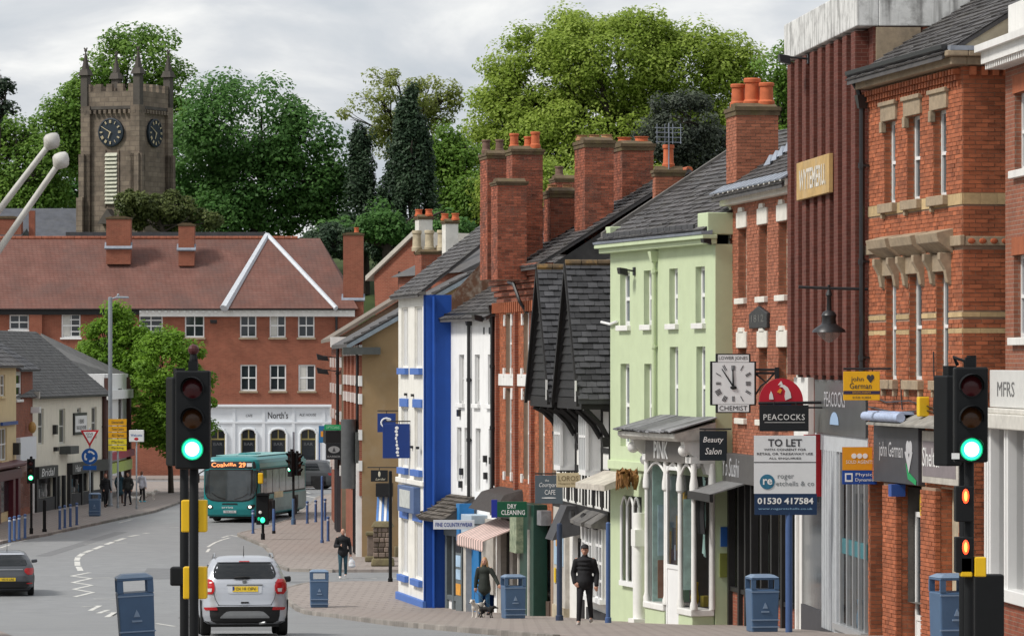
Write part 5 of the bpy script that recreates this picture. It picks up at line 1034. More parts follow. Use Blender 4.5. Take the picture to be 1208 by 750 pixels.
for sx, sy in ((-1, -1), (1, -1), (1, 1), (-1, 1)):
    b = MB(); x, y = sx * S, sy * S; b.box(x - .3, x + .3, y - .3, y + .3, ZT - .6, ZT + 1.9); b.hexa([(x - .46, y - .46, ZT + 1.9), (x + .46, y - .46, ZT + 1.9), (x + .46, y + .46, ZT + 1.9), (x - .46, y + .46, ZT + 1.9), (x - .3, y - .3, ZT + 2.4), (x + .3, y - .3, ZT + 2.4), (x + .3, y + .3, ZT + 2.4), (x - .3, y + .3, ZT + 2.4)])
    b.lathe([(.36, ZT + 2.4), (.05, pt + .9), (.14, pt + .95), (.14, pt + 1.1), (.02, pt + 1.2)], (x, y, 0), 6)
    for k in range(4): b.ball((x + .3 * (1 - k / 5), y, ZT + 2.6 + k * .5), .07, 6, 4); b.ball((x - .3 * (1 - k / 5), y, ZT + 2.6 + k * .5), .07, 6, 4)
    b.build('pinnacle', SSD, tw)
GOLD = mat('clock_gold', (.62, .53, .34), .4, .1)
def roman_ring(par, c, rad, m, name, hm, mm):
    """Numeral strokes and two hands on a dial looking along -y; c is its centre."""
    b = MB(); strokes = (3, 1, 2, 3, 2, 1, 2, 3, 4, 2, 1, 2)
    for i in range(12):
        a = math.pi / 2 - i * math.pi / 6; rx, rz = math.cos(a), math.sin(a); tx, tz = -rz, rx
        for s_ in range(strokes[i]):
            o_ = (s_ - (strokes[i] - 1) / 2) * rad * .065; q = []
            for yy in (c[1] - .03, c[1]):
                for rr, ww in ((.7, -1), (.7, 1), (.93, 1), (.93, -1)): q.append((c[0] + rx * rad * rr + tx * (o_ + ww * rad * .018), yy, c[2] + rz * rad * rr + tz * (o_ + ww * rad * .018)))
            b.hexa(q)
    b.build('numerals', m, par, kind='stuff')
    for L_, an, w_ in ((rad * .5, hm, .045), (rad * .78, mm, .03)):
        a = math.pi / 2 - an; rx, rz = math.cos(a), math.sin(a); h = MB(); q = []
        for yy in (c[1] - .06, c[1] - .035):
            for rr, ww in ((-.12, -1), (-.12, 1), (1, .5), (1, -.5)): q.append((c[0] + rx * L_ * rr - rz * ww * rad * w_, yy, c[2] + rz * L_ * rr + rx * ww * rad * w_))
        h.hexa(q); h.build('clock_hand', m, par)
zc = W(150, 158, cd).z
for ang in (0, R(90)):
    b = MB(); b.lathe([(1.16, .1), (1.16, -.1), (1.04, -.13), (1.02, -.08)], (0, -S - .12, zc), 28, 'y'); ck = b.build('clock_face', mat('clock_blue_black', (.018, .028, .04), .5, .1), tw, smooth=40)
    roman_ring(ck, (0, -S - .25, zc), 1.05, GOLD, 'numerals', R(200), R(300)); ck.rotation_euler = (0, 0, ang); 
b = MB()
for i in range(13): z = zc - 1.7 - i * .32; b.hexa([(-.55, -S - .2, z - .26), (.55, -S - .2, z - .26), (.55, -S - .02, z), (-.55, -S - .02, z), (-.55, -S - .23, z - .22), (.55, -S - .23, z - .22), (.55, -S - .05, z + .04), (-.55, -S - .05, z + .04)])
b.build('belfry_louvres', mat('pale_louvre', (.5, .5, .4), .8, .2), tw)
for x in (-.62, .62): one('box', x - .08, x + .08, -S - .1, -S, zc - 6, zc - 1.4).build('louvre_jamb', SST, tw)
b = MB(); b.prism([(-.9, zc - 7.4), (.9, zc - 7.4), (0, zc - 6.2)], -S - .8, -S, 'y'); b.build('porch_gable', SSD, tw)
nv = thing('church_nave', 'low grey slate church nave roof left of the tower', 'church', (W(50, 428, cd).x, cd + 1, hillz(-36, cd) - 2), 0, None, True); zn = W(0, 243, cd).z; ze = W(0, 280, cd).z
b = MB(); b.box(-9, 4.2, 0, 9, nv.location.z, ze); b.build('wall', SST, nv); b = MB(); b.prism([(-.5, ze - .2), (4.5, zn), (9.5, ze - .2)], -9.5, 4.6, 'x'); b.build('slate_roof', mat('blue_slate', (.085, .09, .105), .6, .25, 1.5, .2, 10, dirt=.3, dirtc=(.14, .14, .13)), nv)

# ================================================================ left-hand side of the street
CRE = mat('cream_paint', (.72, .66, .5), .7, .05, 1.5, dirt=.12, streak=.12); YEL = mat('yellow_cream_paint', (.68, .54, .30), .7, .05, 1.5, dirt=.1, streak=.1); SASHD = mat('dark_sash', (.1, .09, .08), .5, .1)
f = Fac('yellow_cream_shop', 'yellow cream rendered shop with maroon shopfront at the left edge', -75, 180, 19, 206)
r, L, zb = f.r, f.L, f.zb; fx = f.x; ZE = f.z(10, 428)
wl = [f.rect(0.2, 6, 442, 467), f.rect(0.2, 8, 505, 543), f.rect(-16, -9, 442, 467), f.rect(-34, -26, 442, 467)]
b = MB(); wallsheet(b, 0, L, zb, ZE, wl, 0, .1); shell(b, 0, L, zb, ZE, 7); b.build('wall', YEL, r)
for o in wl: window(r, o, .07, UPVC, cols=2, rows=2, sill=YEL)
slate_roof(r, -.2, L + .2, ZE + .1, R(36), 3.2, .35, SLATE, ridge=None, sw=.5, sl_=.35)
MAR = mat('maroon_paint', (.10, .012, .022), .4, .1); b = MB(); b.box(fx(-30), L, -.3, 0, f.z(10, 565), f.z(10, 553)); b.prism([(0, f.z(10, 553)), (-.6, f.z(10, 549)), (-.6, f.z(10, 546)), (0, f.z(10, 543))], fx(-30), L, 'x')
for u in (-28, -8, 9.5, 15.5): b.box(fx(u), fx(u) + .8, -.26, 0, zb, f.z(10, 565))
b.build('shopfront', MAR, r, bevel=.03); one('quad', (fx(-28), -.03, zb + .6), (L - .4, -.03, zb + .6), (L - .4, -.03, f.z(10, 565)), (fx(-28), -.03, f.z(10, 565))).build('shop_pane', GLASS, r)
one('box', fx(0), L - .3, -.14, -.02, f.z(10, 501), f.z(10, 497)).build('blue_bracket_bar', mat('navy_box', (.03, .08, .3)), r); one('box', L - 1.2, L - .6, -.3, 0, f.z(17, 536), f.z(17, 522)).build('wall_lamp', IRON, r)
f = Fac('recessed_brick_house', 'narrow brick house with white window between the two cream buildings', 17.5, 207.5, 38.5, 213.5)
r, L, zb = f.r, f.L, f.zb; fx = f.x; ZE = f.z(30, 433)
wl = [f.rect(18.5, 25.5, 438, 471)]
b = MB(); wallsheet(b, 0, L, zb, ZE, wl, 0, .1); shell(b, 0, L, zb, ZE, 7); b.build('wall', BRKP, r); window(r, wl[0], .05, UPVC, cols=1, rows=2, sill=WHITE, fr=.2)
slate_roof(r, -.2, L + .3, ZE + .1, R(34), 3, .35, SLATED, ridge=None, sw=.5, sl_=.35)
one('box', .2, L - .4, -.25, 0, f.z(30, 542), f.z(30, 515)).build('fascia', PB, r); one('quad', (.3, -.04, zb + .5), (L - .5, -.04, zb + .5), (L - .5, -.04, f.z(30, 542)), (.3, -.04, f.z(30, 542))).build('shop_pane', MATS['shop_glass'], r); b = MB()
for x in (.2, L - .7): b.box(x, x + .3, -.15, 0, zb, f.z(30, 542))
b.build('white_pilasters', WHITE, r); shop_interior(r, .3, L - .5, zb + .3, f.z(30, 542), 1.5, 2)
one('ball', (fx(31), -.3, f.z(31, 504)), (.22, .2, .3)).build('ochre_lamp', mat('ochre_globe', (.45, .26, .08), .5, .1), r); one('box', L - .5, L - .1, -.4, 0, f.z(36, 470), f.z(36, 462)).build('alarm_box', mat('cream_frame', (.5, .47, .42)), r); one('box', L - .7, L - .2, -.45, 0, f.z(36, 487), f.z(36, 480)).build('wall_lamp', UPVC, r)
f = Fac('cream_corner_house', 'cream rendered house with steep grey slate roof and tall narrow windows', 38, 213.5, 122, 232)
r, L, zb = f.r, f.L, f.zb; fx = f.x; ZE = -1.72; CL = mat('light_cream_paint', (.76, .72, .6), .7, .05, 1.5, dirt=.12, streak=.15); zs_ = f.z(80, 546)
wl = [f.rect(*q) for q in ((45, 51.5, 482, 524), (70, 77, 482, 523), (91, 95.5, 481, 492), (108, 114, 480, 517))]
g_ = [(fx(40), fx(62), zb + .8, zs_ - .6), (fx(80), fx(104), zb + .8, zs_ - .6), (fx(66), fx(72), zb + .05, zs_ - .6)]
b = MB(); wallsheet(b, 0, L, zb, ZE, wl + g_, 0, .14); shell(b, 0, L, zb, ZE, 7); b.build('wall', CL, r)
for o in wl: window(r, o, .1, mat('pale_sash', (.5, .5, .47), .5, .05), cols=1, rows=2, fr=.07)
# hipped slate roof
HX = L - 5.2; HZ = f.z(60, 391) + .05; b = MB(); hy = 2.7
b.add([(-6, -.35, ZE), (L + .3, -.35, ZE), (HX, hy, HZ), (-6, hy, HZ), (-6, 7, ZE), (L + .3, 7, ZE)], [(0, 1, 2, 3), (3, 2, 5, 4), (1, 5, 2), (0, 3, 4)]); ro = b.build('roof', SLATE, r)
pa = math.atan2(HZ - ZE, hy + .35); ln = math.hypot(HZ - ZE, hy + .35); s = MB(); slates(s, (-6, -.37, ZE + .01), (1, 0, 0), Vector((0, math.cos(pa), math.sin(pa))), L + 6.3, ln, .3, .2, .009, lambda t: (0, (L + 6.3) + (HX - L - .3) * t / ln)); s.build('slate_course', mat('grey_slate', (.095, .093, .09), .7, .2, 1.5, tint=.22, dirt=.4, dirtc=(.06, .06, .06)), ro, kind='stuff'); gutter(r, 0, L + .2, -.4, ZE - .05)
BF = mat('black_fascia', (.02, .02, .022), .45, .1); one('box', fx(39.5), fx(62), -.3, 0, zs_ - .6, zs_).build('fascia', BF, r); one('box', fx(79), L - .2, -.3, 0, zs_ - .6, zs_).build('fascia', BF, r); text('Bridal', r, UPVC, fx(50), -.31, zs_ - .3, .4, 3.2, italic=.2); text('Hair', r, UPVC, fx(86), -.31, zs_ - .3, .35, 1.5)
b = MB()
for u in (39.5, 62, 65.5, 72.5, 79, 93, 105, 118): b.box(fx(u), fx(u) + .35, -.18, 0, zb, zs_ - .6)
b.build('shop_pilasters', BF, r, kind='stuff'); one('box', fx(40), fx(62), -.12, 0, zb, zb + .8).build('stall_riser', mat('charcoal_plinth', (.045, .045, .047)), r); one('box', fx(80), L - .3, -.12, 0, zb, zb + .8).build('stall_riser', mat('charcoal_plinth', (.045, .045, .047)), r)
for o in g_[:2]: one('quad', (o[0], .05, o[2]), (o[1], .05, o[2]), (o[1], .05, o[3]), (o[0], .05, o[3])).build('shop_pane', SHOP, r); shop_interior(r, o[0], o[1], o[2], o[3], 1.5, int(o[0] * 7), [(.6, .58, .55), (.5, .5, .48), (.2, .4, .38)])
door(r, g_[2][0], g_[2][1], zb + .1, zs_ - .7, .05, BF)
o = f.rect(86.5, 100, 490, 509); b = MB(); b.box(o[0], o[1], -.12, -.04, o[2], o[3]); sb = b.build('house_sign', UPVC, r); b = MB(); b.box(o[0] - .15, o[1] + .15, -.1, 0, o[2] - .15, o[3] + .15); b.build('sign_frame', IRON, sb); text('THE OLD HOUSE', sb, LT, (o[0] + o[1]) / 2, -.128, o[2] + .22, .2, (o[1] - o[0]) * .85); text('1880', sb, LT, (o[0] + o[1]) / 2, -.128, o[3] - .3, .24, (o[1] - o[0]) * .45)
for u, v0, v1 in ((63, 501, 512), (64, 527, 532)): q = f.rect(u - 1, u + 1, v0, v1); one('box', q[0], q[1], -.2, 0, q[2], q[3]).build('wall_lantern', IRON, r)
q = f.rect(70, 80, 526, 535); one('box', q[0], q[1], -.6, 0, q[2], q[3]).build('projecting_box', mat('dark_grey_paint', (.07, .075, .07)), r); downpipe(r, L - .3, zb, ZE, -.12, mat('brown_pipe', (.07, .03, .025), .5, .1), .12)
f = Fac('white_parapet_shop', 'white parapet shop with brown edges behind the lamp post', 123, 233, 151, 247)
r, L, zb = f.r, f.L, f.zb; fx = f.x; ZE = f.z(137, 441); wl = [f.rect(139.5, 144, 458, 494)]
b = MB(); wallsheet(b, 0, L, zb, ZE, wl, 0, .12); shell(b, 0, L, zb, ZE, 7); b.build('wall', WR, r); window(r, wl[0], .08, SASHD, cols=1, rows=2); BP = mat('brown_pier', (.1, .05, .04), .8, .2, 2)
for x in (0, L - .9): one('box', x, x + .9, -.2, .02, zb, ZE - .2).build('brown_pier', BP, r)
one('box', -.1, L + .1, -.3, .1, ZE - 1.4, ZE - .9).build('parapet_band', WR, r); one('box', .3, L, -.4, 0, f.z(137, 540), f.z(137, 532)).build('fascia', mat('red_fascia', (.35, .03, .06), .5, .1), r); one('box', .5, L - .5, -.3, 0, f.z(137, 556), f.z(137, 544)).build('green_notice', mat('lime_notice', (.4, .5, .1), .5, .2), r); one('box', 1, L - 1, -.02, 0, zb, f.z(137, 556)).build('shop_pane', GLASS, r)
b = MB(); q = [W(48, 393, 240), W(150, 441, 248), W(122, 467, 238), W(70, 415, 234)]; iv = r.matrix_basis.inverted(); q = [iv @ p for p in q]; b.add([(p.x, p.y, p.z + zb) for p in q] + [(p.x, p.y, p.z + zb - .25) for p in q], [(0, 1, 2, 3), (7, 6, 5, 4), (0, 4, 5, 1), (1, 5, 6, 2), (2, 6, 7, 3), (3, 7, 4, 0)]); b.build('rear_slate_roof', mat('light_slate', (.14, .135, .13), .7, .25, 2, .3, 10), r)
# building off the left edge that carries the two leaning poles
f = Fac('pole_building', 'rendered building just outside the left edge that carries two white poles', -390, 58, -120, 78)
r, L, zb = f.r, f.L, f.zb; wl = [(x, x + 1.1, z, z + 1.8) for x in (2, 6, 10, 14) for z in (-.6, 2.4)]
b = MB(); wallsheet(b, 0, L, zb, 5.5, wl); shell(b, 0, L, zb, 5.5, 7); b.build('wall', CRE, r)
for o in wl: window(r, o, .1, UPVC, sill=WHITE)
slate_roof(r, 0, L, 5.6, R(35), 3.5)
# ================================================================ trees
LM = {
 'lime': leafmat('lime_leaf', (.24, .34, .045), (.40, .50, .10), .5), 'fresh': leafmat('fresh_leaf', (.10, .21, .028), (.21, .34, .06), .48),
 'chestnut': leafmat('chestnut_leaf', (.06, .155, .035), (.13, .27, .065), .45), 'dark': leafmat('yew_leaf', (.02, .043, .022), (.05, .088, .042), .2),
 'olive': leafmat('olive_yew_leaf', (.05, .07, .016), (.11, .135, .035), .25), 'purple': leafmat('grey_green_leaf', (.04, .05, .042), (.09, .11, .07), .25),
 'young': leafmat('young_leaf', (.2, .25, .05), (.34, .38, .11), .5), 'street': leafmat('street_tree_leaf', (.10, .21, .016), (.22, .38, .04), .48),
 'pine': leafmat('pine_leaf', (.012, .025, .013), (.03, .055, .025), .15)}
BARK = mat('bark', (.045, .036, .028), .95, .35, 3, .4, 15)
def leaves(name, pos, nrm, size, m, par, rs, tint):
    """All leaves of one crown as one mesh of small pointed quads."""
    n = len(pos); t = np.cross(nrm, rs.normal(size=(n, 3))); t /= np.linalg.norm(t, axis=1)[:, None] + 1e-9; b = np.cross(nrm, t)
    s = (size * rs.uniform(.65, 1.35, n))[:, None]
    v = np.empty((n, 4, 3)); v[:, 0] = pos - t * s * .5; v[:, 1] = pos + b * s * .3 + nrm * s * .06; v[:, 2] = pos + t * s * .5; v[:, 3] = pos - b * s * .3 + nrm * s * .06
    me = bpy.data.meshes.new(name); me.vertices.add(n * 4); me.loops.add(n * 4); me.polygons.add(n)
    me.vertices.foreach_set('co', v.astype(np.float32).ravel()); me.loops.foreach_set('vertex_index', np.arange(n * 4, dtype=np.int32)); me.polygons.foreach_set('loop_start', np.arange(0, n * 4, 4, dtype=np.int32))
    me.update(calc_edges=True); a = me.attributes.new('tint', 'FLOAT', 'FACE'); a.data.foreach_set('value', tint.astype(np.float32)); me.materials.append(m)
    o = bpy.data.objects.new(name, me); col.objects.link(o); o.parent = par; return o
def tree(name, label, lobes, d, n, key, leaf=.36, base=None, seed=1, trunk=.45, clump=1.5, fill=.75, cone=False, droop=0, group='trees on the hill behind the street', limbs=14, depth=.8, cat='tree', sparse=0):
    """Tree whose crown lobes are outlined in the picture [(u, v, ru, rv)] and stand at distance d."""
    rs = np.random.RandomState(seed); E = []
    for u, v, ru, rv in lobes:
        dd = d + rs.uniform(-2, 2); c = W(u, v, dd); E.append((np.array(c), np.array((ru, 0, rv)) * dd / FP))
    for c, r_ in E: r_[1] = r_[0] * depth
    bx = sum(c[0] * r_[0] for c, r_ in E) / sum(r_[0] for c, r_ in E); bz = (hillz(bx, d) if d > 296 else zr(d) + .1) - .2 if base is None else base
    root = thing(name, label, cat, (bx, d, bz), 0, group); org = np.array((bx, d, bz))
    vol = np.array([r_.prod() ** (2 / 3) for c, r_ in E]); vol /= vol.sum(); C = []; CR = []
    K = max(40, int(n / 170)); Fv = []
    for i in range(K):
        c, r_ = E[rs.choice(len(E), p=vol)]
        if cone:
            t = rs.beta(1.15, 1.5); a = rs.uniform(0, 6.283); rad = (1 - t) ** .85 * rs.uniform(.55, 1) + .05
            p = c + np.array((math.cos(a) * rad, math.sin(a) * rad, -1 + 2 * t)) * r_
        else:
            q = rs.normal(size=3); q /= np.linalg.norm(q); q[1] = -abs(q[1]) if rs.rand() < .7 else q[1]; p = c + q * r_ * rs.uniform(.45, 1) ** .4
            p -= q * min(clump * .5, r_.min() * .3)
        C.append(p); CR.append(clump * rs.uniform(.55, 1.3))
    C = np.array(C); CR = np.array(CR); idx = rs.choice(K, n); q = rs.normal(size=(n, 3)); q /= np.linalg.norm(q, axis=1)[:, None]
    rad = rs.uniform(.3, 1, n) ** .45; flat = np.array((1, 1, .72)) if not cone else np.array((.8, .8, 1.25))
    pos = C[idx] + q * flat * (rad * CR[idx])[:, None]
    if droop: pos[:, 2] -= droop * rs.rand(n) ** 2
    nr = q * .8 + np.array((0, -.25, 1.0)) + rs.normal(size=(n, 3)) * .55; nr /= np.linalg.norm(nr, axis=1)[:, None]
    ct = rs.uniform(.15, .85, K); tint = np.clip(ct[idx] + rs.normal(size=n) * .16, 0, 1)
    leaves('crown', pos - org, nr, leaf, LM[key], root, rs, tint)
    # trunk and limbs
    b = MB(); top = max(c[2] + r_[2] * .3 for c, r_ in E) - bz; lowest = min(c[2] - r_[2] for c, r_ in E) - bz; fork = max(.6, lowest + (top - lowest) * .12)
    pts = [(0, 0, 0), (rs.normal() * .1, 0, fork * .5), (rs.normal() * .2, rs.normal() * .2, fork), (rs.normal() * .4, rs.normal() * .4, (fork + top) * .5), (rs.normal() * .6, 0, top)]
    b.tube(pts, [trunk * 1.25, trunk, trunk * .85, trunk * .45, trunk * .12], 9)
    if not cone:
        for i in rs.choice(K, min(K, limbs), replace=False):
            e = C[i] - org; s0 = np.array(pts[2]) + (np.array(pts[3]) - np.array(pts[2])) * rs.rand(); md = (s0 + e) * .5 + np.array((rs.normal() * .5, rs.normal() * .5, abs(rs.normal()) * .7))
            b.tube([tuple(s0), tuple((s0 * .6 + md * .4)), tuple(md), tuple(e)], [trunk * .38, trunk * .3, trunk * .2, trunk * .06], 6)
            for k in range(3):
                e2 = e + np.clip(rs.normal(size=3), -1, 1) * clump * .4; b.tube([tuple(md), tuple((md + e2) / 2 + rs.normal(size=3) * .2), tuple(e2)], [trunk * .15, trunk * .09, .02], 5)
    b.build('trunk', BARK, root, smooth=60)
    return root
tree('broadleaf_tree', 'pale green tree with wispy crown directly behind the church tower', [(165, 75, 66, 48), (110, 130, 55, 60), (190, 125, 45, 60), (75, 160, 45, 50), (140, 170, 80, 60)], 372, 34000, 'fresh', .36, seed=3, clump=1.5)
tree('broadleaf_tree', 'pale green tree at the left edge beside the church tower', [(10, 185, 55, 55), (45, 200, 40, 45), (-20, 170, 45, 55), (30, 235, 60, 40)], 366, 22000, 'fresh', .36, seed=4)
tree('broadleaf_tree', 'broad dark green chestnut tree right of the church tower', [(285, 150, 88, 68), (240, 190, 55, 65), (355, 190, 58, 75), (310, 225, 95, 70), (395, 235, 38, 45), (265, 250, 80, 45)], 358, 50000, 'chestnut', .38, seed=5, clump=1.7)
tree('yew_bush', 'olive yew bush below the church tower clock', [(190, 250, 55, 26), (160, 240, 28, 20), (228, 262, 35, 20)], 336, 14000, 'olive', .28, seed=6, clump=.7, trunk=.25, cat='bush', base=hillz(-28, 336) - .2)
tree('open_tree', 'thin young-leaved tree with bare twigs against the sky', [(470, 118, 62, 40), (430, 135, 34, 30), (520, 120, 34, 38), (480, 160, 60, 30)], 392, 8500, 'young', .3, seed=7, clump=1.3, limbs=60, trunk=.36)
tree('conifer', 'tall dark conical conifer in the middle of the hill trees', [(484, 195, 46, 92)], 350, 30000, 'dark', .3, seed=8, cone=True, clump=.8, droop=.8)
tree('conifer', 'shorter dark conifer left of the tall conical one', [(428, 222, 34, 82)], 356, 18000, 'dark', .3, seed=9, cone=True, clump=.8, droop=.6)
tree('broadleaf_tree', 'huge bright lime-green tree filling the sky above the chimneys', [(640, 95, 80, 72), (720, 72, 95, 66), (805, 82, 85, 62), (670, 50, 50, 42), (860, 110, 52, 52), (600, 150, 50, 70), (700, 165, 120, 70), (820, 160, 90, 60), (760, 35, 55, 26), (880, 165, 45, 50), (590, 110, 40, 45), (575, 190, 45, 60), (650, 190, 80, 60), (860, 70, 45, 36), (905, 120, 34, 40)], 380, 150000, 'lime', .33, seed=10, clump=1.6, trunk=.8, limbs=46)
tree('broadleaf_tree', 'grey-green dense tree standing behind the television aerial', [(805, 148, 48, 50), (770, 175, 30, 40), (835, 185, 45, 40)], 330, 20000, 'purple', .26, seed=11, clump=1.1)
tree('broadleaf_tree', 'mid green tree beside the white parapet', [(925, 80, 28, 40), (935, 130, 30, 50), (905, 185, 40, 45)], 362, 16000, 'fresh', .34, seed=12)
tree('broadleaf_tree', 'light green tree between the conical conifer and the brick stacks', [(540, 220, 36, 60), (565, 250, 35, 50), (525, 185, 26, 40)], 362, 20000, 'fresh', .34, seed=13)
tree('broadleaf_tree', 'mid green tree behind the white chimney stacks', [(450, 262, 40, 30), (515, 275, 50, 30), (400, 280, 40, 25)], 335, 14000, 'chestnut', .32, seed=14, clump=1.0)
tree('broadleaf_tree', 'lower lime-green tree directly behind the big chimney stacks', [(620, 235, 70, 60), (700, 240, 90, 50), (800, 235, 90, 45), (890, 235, 60, 50)], 352, 40000, 'lime', .34, seed=15)
tree('yew_bush', 'small dark bush between chestnut tree and pub chimney', [(395, 285, 38, 26), (370, 290, 25, 20)], 330, 9000, 'dark', .26, seed=16, clump=.7, trunk=.2, cat='bush')
tree('pine_tree', 'dark pine branch tips at the far left edge', [(2, 105, 16, 16), (-8, 92, 12, 14), (4, 128, 16, 10), (-20, 120, 20, 40)], 352, 2600, 'pine', .34, seed=17, clump=.8, trunk=.3)
tree('broadleaf_tree', 'shadowy green tree filling the gap behind the nave', [(80, 215, 60, 45), (20, 245, 50, 30), (230, 215, 60, 60)], 385, 16000, 'chestnut', .4, seed=18)
# two street trees on the left
for i, (lb, lo, d, sd_) in enumerate((('left street tree with dense fresh crown beside the lamp post', [(138, 378, 18, 24), (135, 408, 42, 50), (112, 425, 26, 36), (160, 420, 28, 42), (135, 450, 40, 34)], 252, 21), ('right street tree with dense fresh crown behind the traffic signal', [(200, 440, 50, 55), (190, 402, 22, 24), (225, 470, 32, 50), (180, 480, 32, 50), (205, 500, 50, 42)], 246, 22))):
    tree('street_tree', lb, lo, d, 32000 + 10000 * i, 'street', .2, seed=sd_, clump=.6, trunk=.15, group='street trees on the left pavement', limbs=18)
# ================================================================ street furniture
BINB = mat('bin_blue', (.07, .13, .23), .45, .08, 3, dirt=.15, spec=.4); PAVH = .11
def make_bin(label):
    r = thing('litter_bin', label, 'bin', (0, 0, 0), 0, 'blue litter bins along the pavements')
    b = MB(); H = .86
    b.hexa([(-.265, -.265, 0), (.265, -.265, 0), (.265, .265, 0), (-.265, .265, 0), (-.285, -.285, H), (.285, -.285, H), (.285, .285, H), (-.285, .285, H)]); b.build('body', BINB, r, bevel=.025)
    b = MB()
    for sx in (-1, 1):
        for sy in (-1, 1): b.box(min(sx * .285, sx * .19), max(sx * .285, sx * .19), min(sy * .285, sy * .24), max(sy * .285, sy * .24), H, 1.05)
    b.build('corner_posts', BINB, r, kind='stuff')
    one('box', -.285, .285, -.285, .285, 1.05, 1.09).build('hood_rim', BINB, r, bevel=.012); one('hexa', [(-.3, -.3, 1.09), (.3, -.3, 1.09), (.3, .3, 1.09), (-.3, .3, 1.09), (-.2, -.18, 1.15), (.2, -.18, 1.15), (.2, .18, 1.15), (-.2, .18, 1.15)]).build('hood', mat('bin_hood_blue', (.17, .24, .34), .45, .08), r, bevel=.02)
    lb = mat('bin_band', (.22, .3, .42), .5, .05)
    for z in (.1, .24, .8): one('box', -.288, .288, -.292, -.27, z, z + .022).build('band', lb, r)
    one('prism', [(-.05, .48), (.05, .48), (.035, .53), (.0, .6), (-.03, .53)], -.29, -.272).build('emblem', lb, r); one('box', -.08, .08, -.29, -.274, .4, .43).build('emblem', lb, r)
    return r
B0 = [('blue litter bin at the bottom edge left of the traffic signal', 162, 67, R(9)), ('blue litter bin near the kerb right of the silver car', 376.5, 130, R(4)), ('blue litter bin beside the woman with dogs', 605.5, 111, R(12)), ('blue litter bin beneath the to let board', 899, 85, R(10)), ('blue litter bin behind the right traffic signal', 1122, 68.5, R(14)), ('blue litter bin by the blue roundabout sign across the road', 112, 209, R(0))]
bp = make_bin(B0[0][0])
for i, (lb, u, d, a) in enumerate(B0):
    loc = ((u - U0) * d / FP, d, zr(d) + PAVH); o = bp if i == 0 else dup(bp, loc, a, lb); o.location = loc; o.rotation_euler = (0, R(-3) if i == 0 else 0, a)
# ---- traffic signals
GON = mat('green_lamp', (.1, .8, .5), .3, 0, emit=(.02, 1, .42), estr=1.1); GCORE = mat('green_lamp_core', (.8, .9, .85), .3, 0, emit=(.6, 1, .85), estr=2.2); GRIM = mat('green_lamp_rim', (.0, .5, .25), .3, 0, emit=(.0, .5, .2), estr=.35); ROFF = mat('unlit_red_lens', (.05, .006, .008), .25, .1); AOFF = mat('unlit_amber_lens', (.05, .018, .004), .25, .1)
RON = mat('red_lamp', (.8, .1, .05), .3, 0, emit=(1, .05, .01), estr=2.2); ROUT = mat('red_lamp_core', (.9, .6, .1), .3, 0, emit=(1, .38, .06), estr=2.2); SIG = mat('signal_black', (.008, .009, .01), .6, .12, spec=.2); YB = mat('signal_yellow', (.75, .46, .01), .45, .06)
def sig_head(par, x, y, z0, h=1.02, w_=.36, rz=0, lit=2, back=False):
    """Three-lens head whose front looks along -y, turned by rz."""
    M = Matrix.Translation((x, y, z0)) @ Matrix.Rotation(rz, 4, 'Z')
    def mk(): q = MB(); q.M = M; return q
    b = mk(); b.box(-w_ / 2, w_ / 2, -.07, .12, 0, h); b.box(-w_ * .36, w_ * .36, .12, .2, .06, h - .06); hd = b.build('signal_head', SIG, par, bevel=.02)
    b = mk(); b.box(-.05, .05, .0, .1, h, h + .1); b.build('top_cap', SIG, hd)
    if back: return hd
    rr = .105
    for i in range(3):
        zc = h - .19 - i * .32; on = i == lit
        b = mk(); n = 16; v = []; 
        for k in range(n + 1):                                # hood over the upper part of each lens
            a = math.pi * (-.1 + 1.2 * k / n); ln_ = .2 * (.35 + .65 * math.sin(max(0, min(math.pi, a))))
            for yy, ra in ((-.07, rr * 1.22), (-.07 - ln_, rr * 1.16)): v.append((ra * math.cos(a), yy, zc + ra * math.sin(a)))
        b.add(v, [(2 * k, 2 * k + 1, 2 * k + 3, 2 * k + 2) for k in range(n)]); b.build('visor', SIG, hd, smooth=50)
        b = mk(); b.lathe([(rr * 1.12, -.07), (rr * 1.12, -.085), (.001, -.085)], (0, 0, zc), 20, 'y'); b.build('lens_rim', GRIM if on else SIG, hd)
        b = mk(); b.lathe([(rr, -.085), (rr * .8, -.1), (rr * .4, -.11), (.001, -.113)], (0, 0, zc), 20, 'y'); b.build('lens', GON if on else (ROFF, AOFF, SIG)[i], hd, smooth=60)
        if on: b = mk(); b.lathe([(rr * .72, -.108), (rr * .5, -.116), (.001, -.12)], (0, 0, zc), 18, 'y'); b.build('lamp_core', GCORE, hd, smooth=60)
    return hd
def pole(par, x, y, z0, z1, r_=.05, m=None, name='pole'): return one('lathe', [(r_ * 1.5, z0), (r_ * 1.5, z0 + .25), (r_, z0 + .28), (r_, z1), (r_ * .9, z1 + .01)], (x, y, 0), 14).build(name, m or SIG, par, smooth=35)
def button_box(par, x, y, z, h=.34, w_=.13, m=None): return one('box', x - w_ / 2, x + w_ / 2, y - .1, y + .08, z, z + h).build('push_button_box', m or YB, par, bevel=.012)
def sig(label, u, d, vt, vb, rz=0, boxes=(), name='traffic_signal', extra=None, h=None):
    g = zr(d) + PAVH; r = thing(name, label, 'traffic light', ((u - U0) * d / FP, d, g), 0, 'traffic signals'); zt = (V0 - vt) * d / FP - g; zbm = (V0 - vb) * d / FP - g
    pole(r, 0, .14, 0, zt - .1); sig_head(r, 0, 0, zbm, zt - zbm, .36 * (zt - zbm) / 1.02, rz)
    for vb_, dx in boxes: z = (V0 - vb_) * d / FP - g; button_box(r, dx, .24, z)
    return r, g, zt
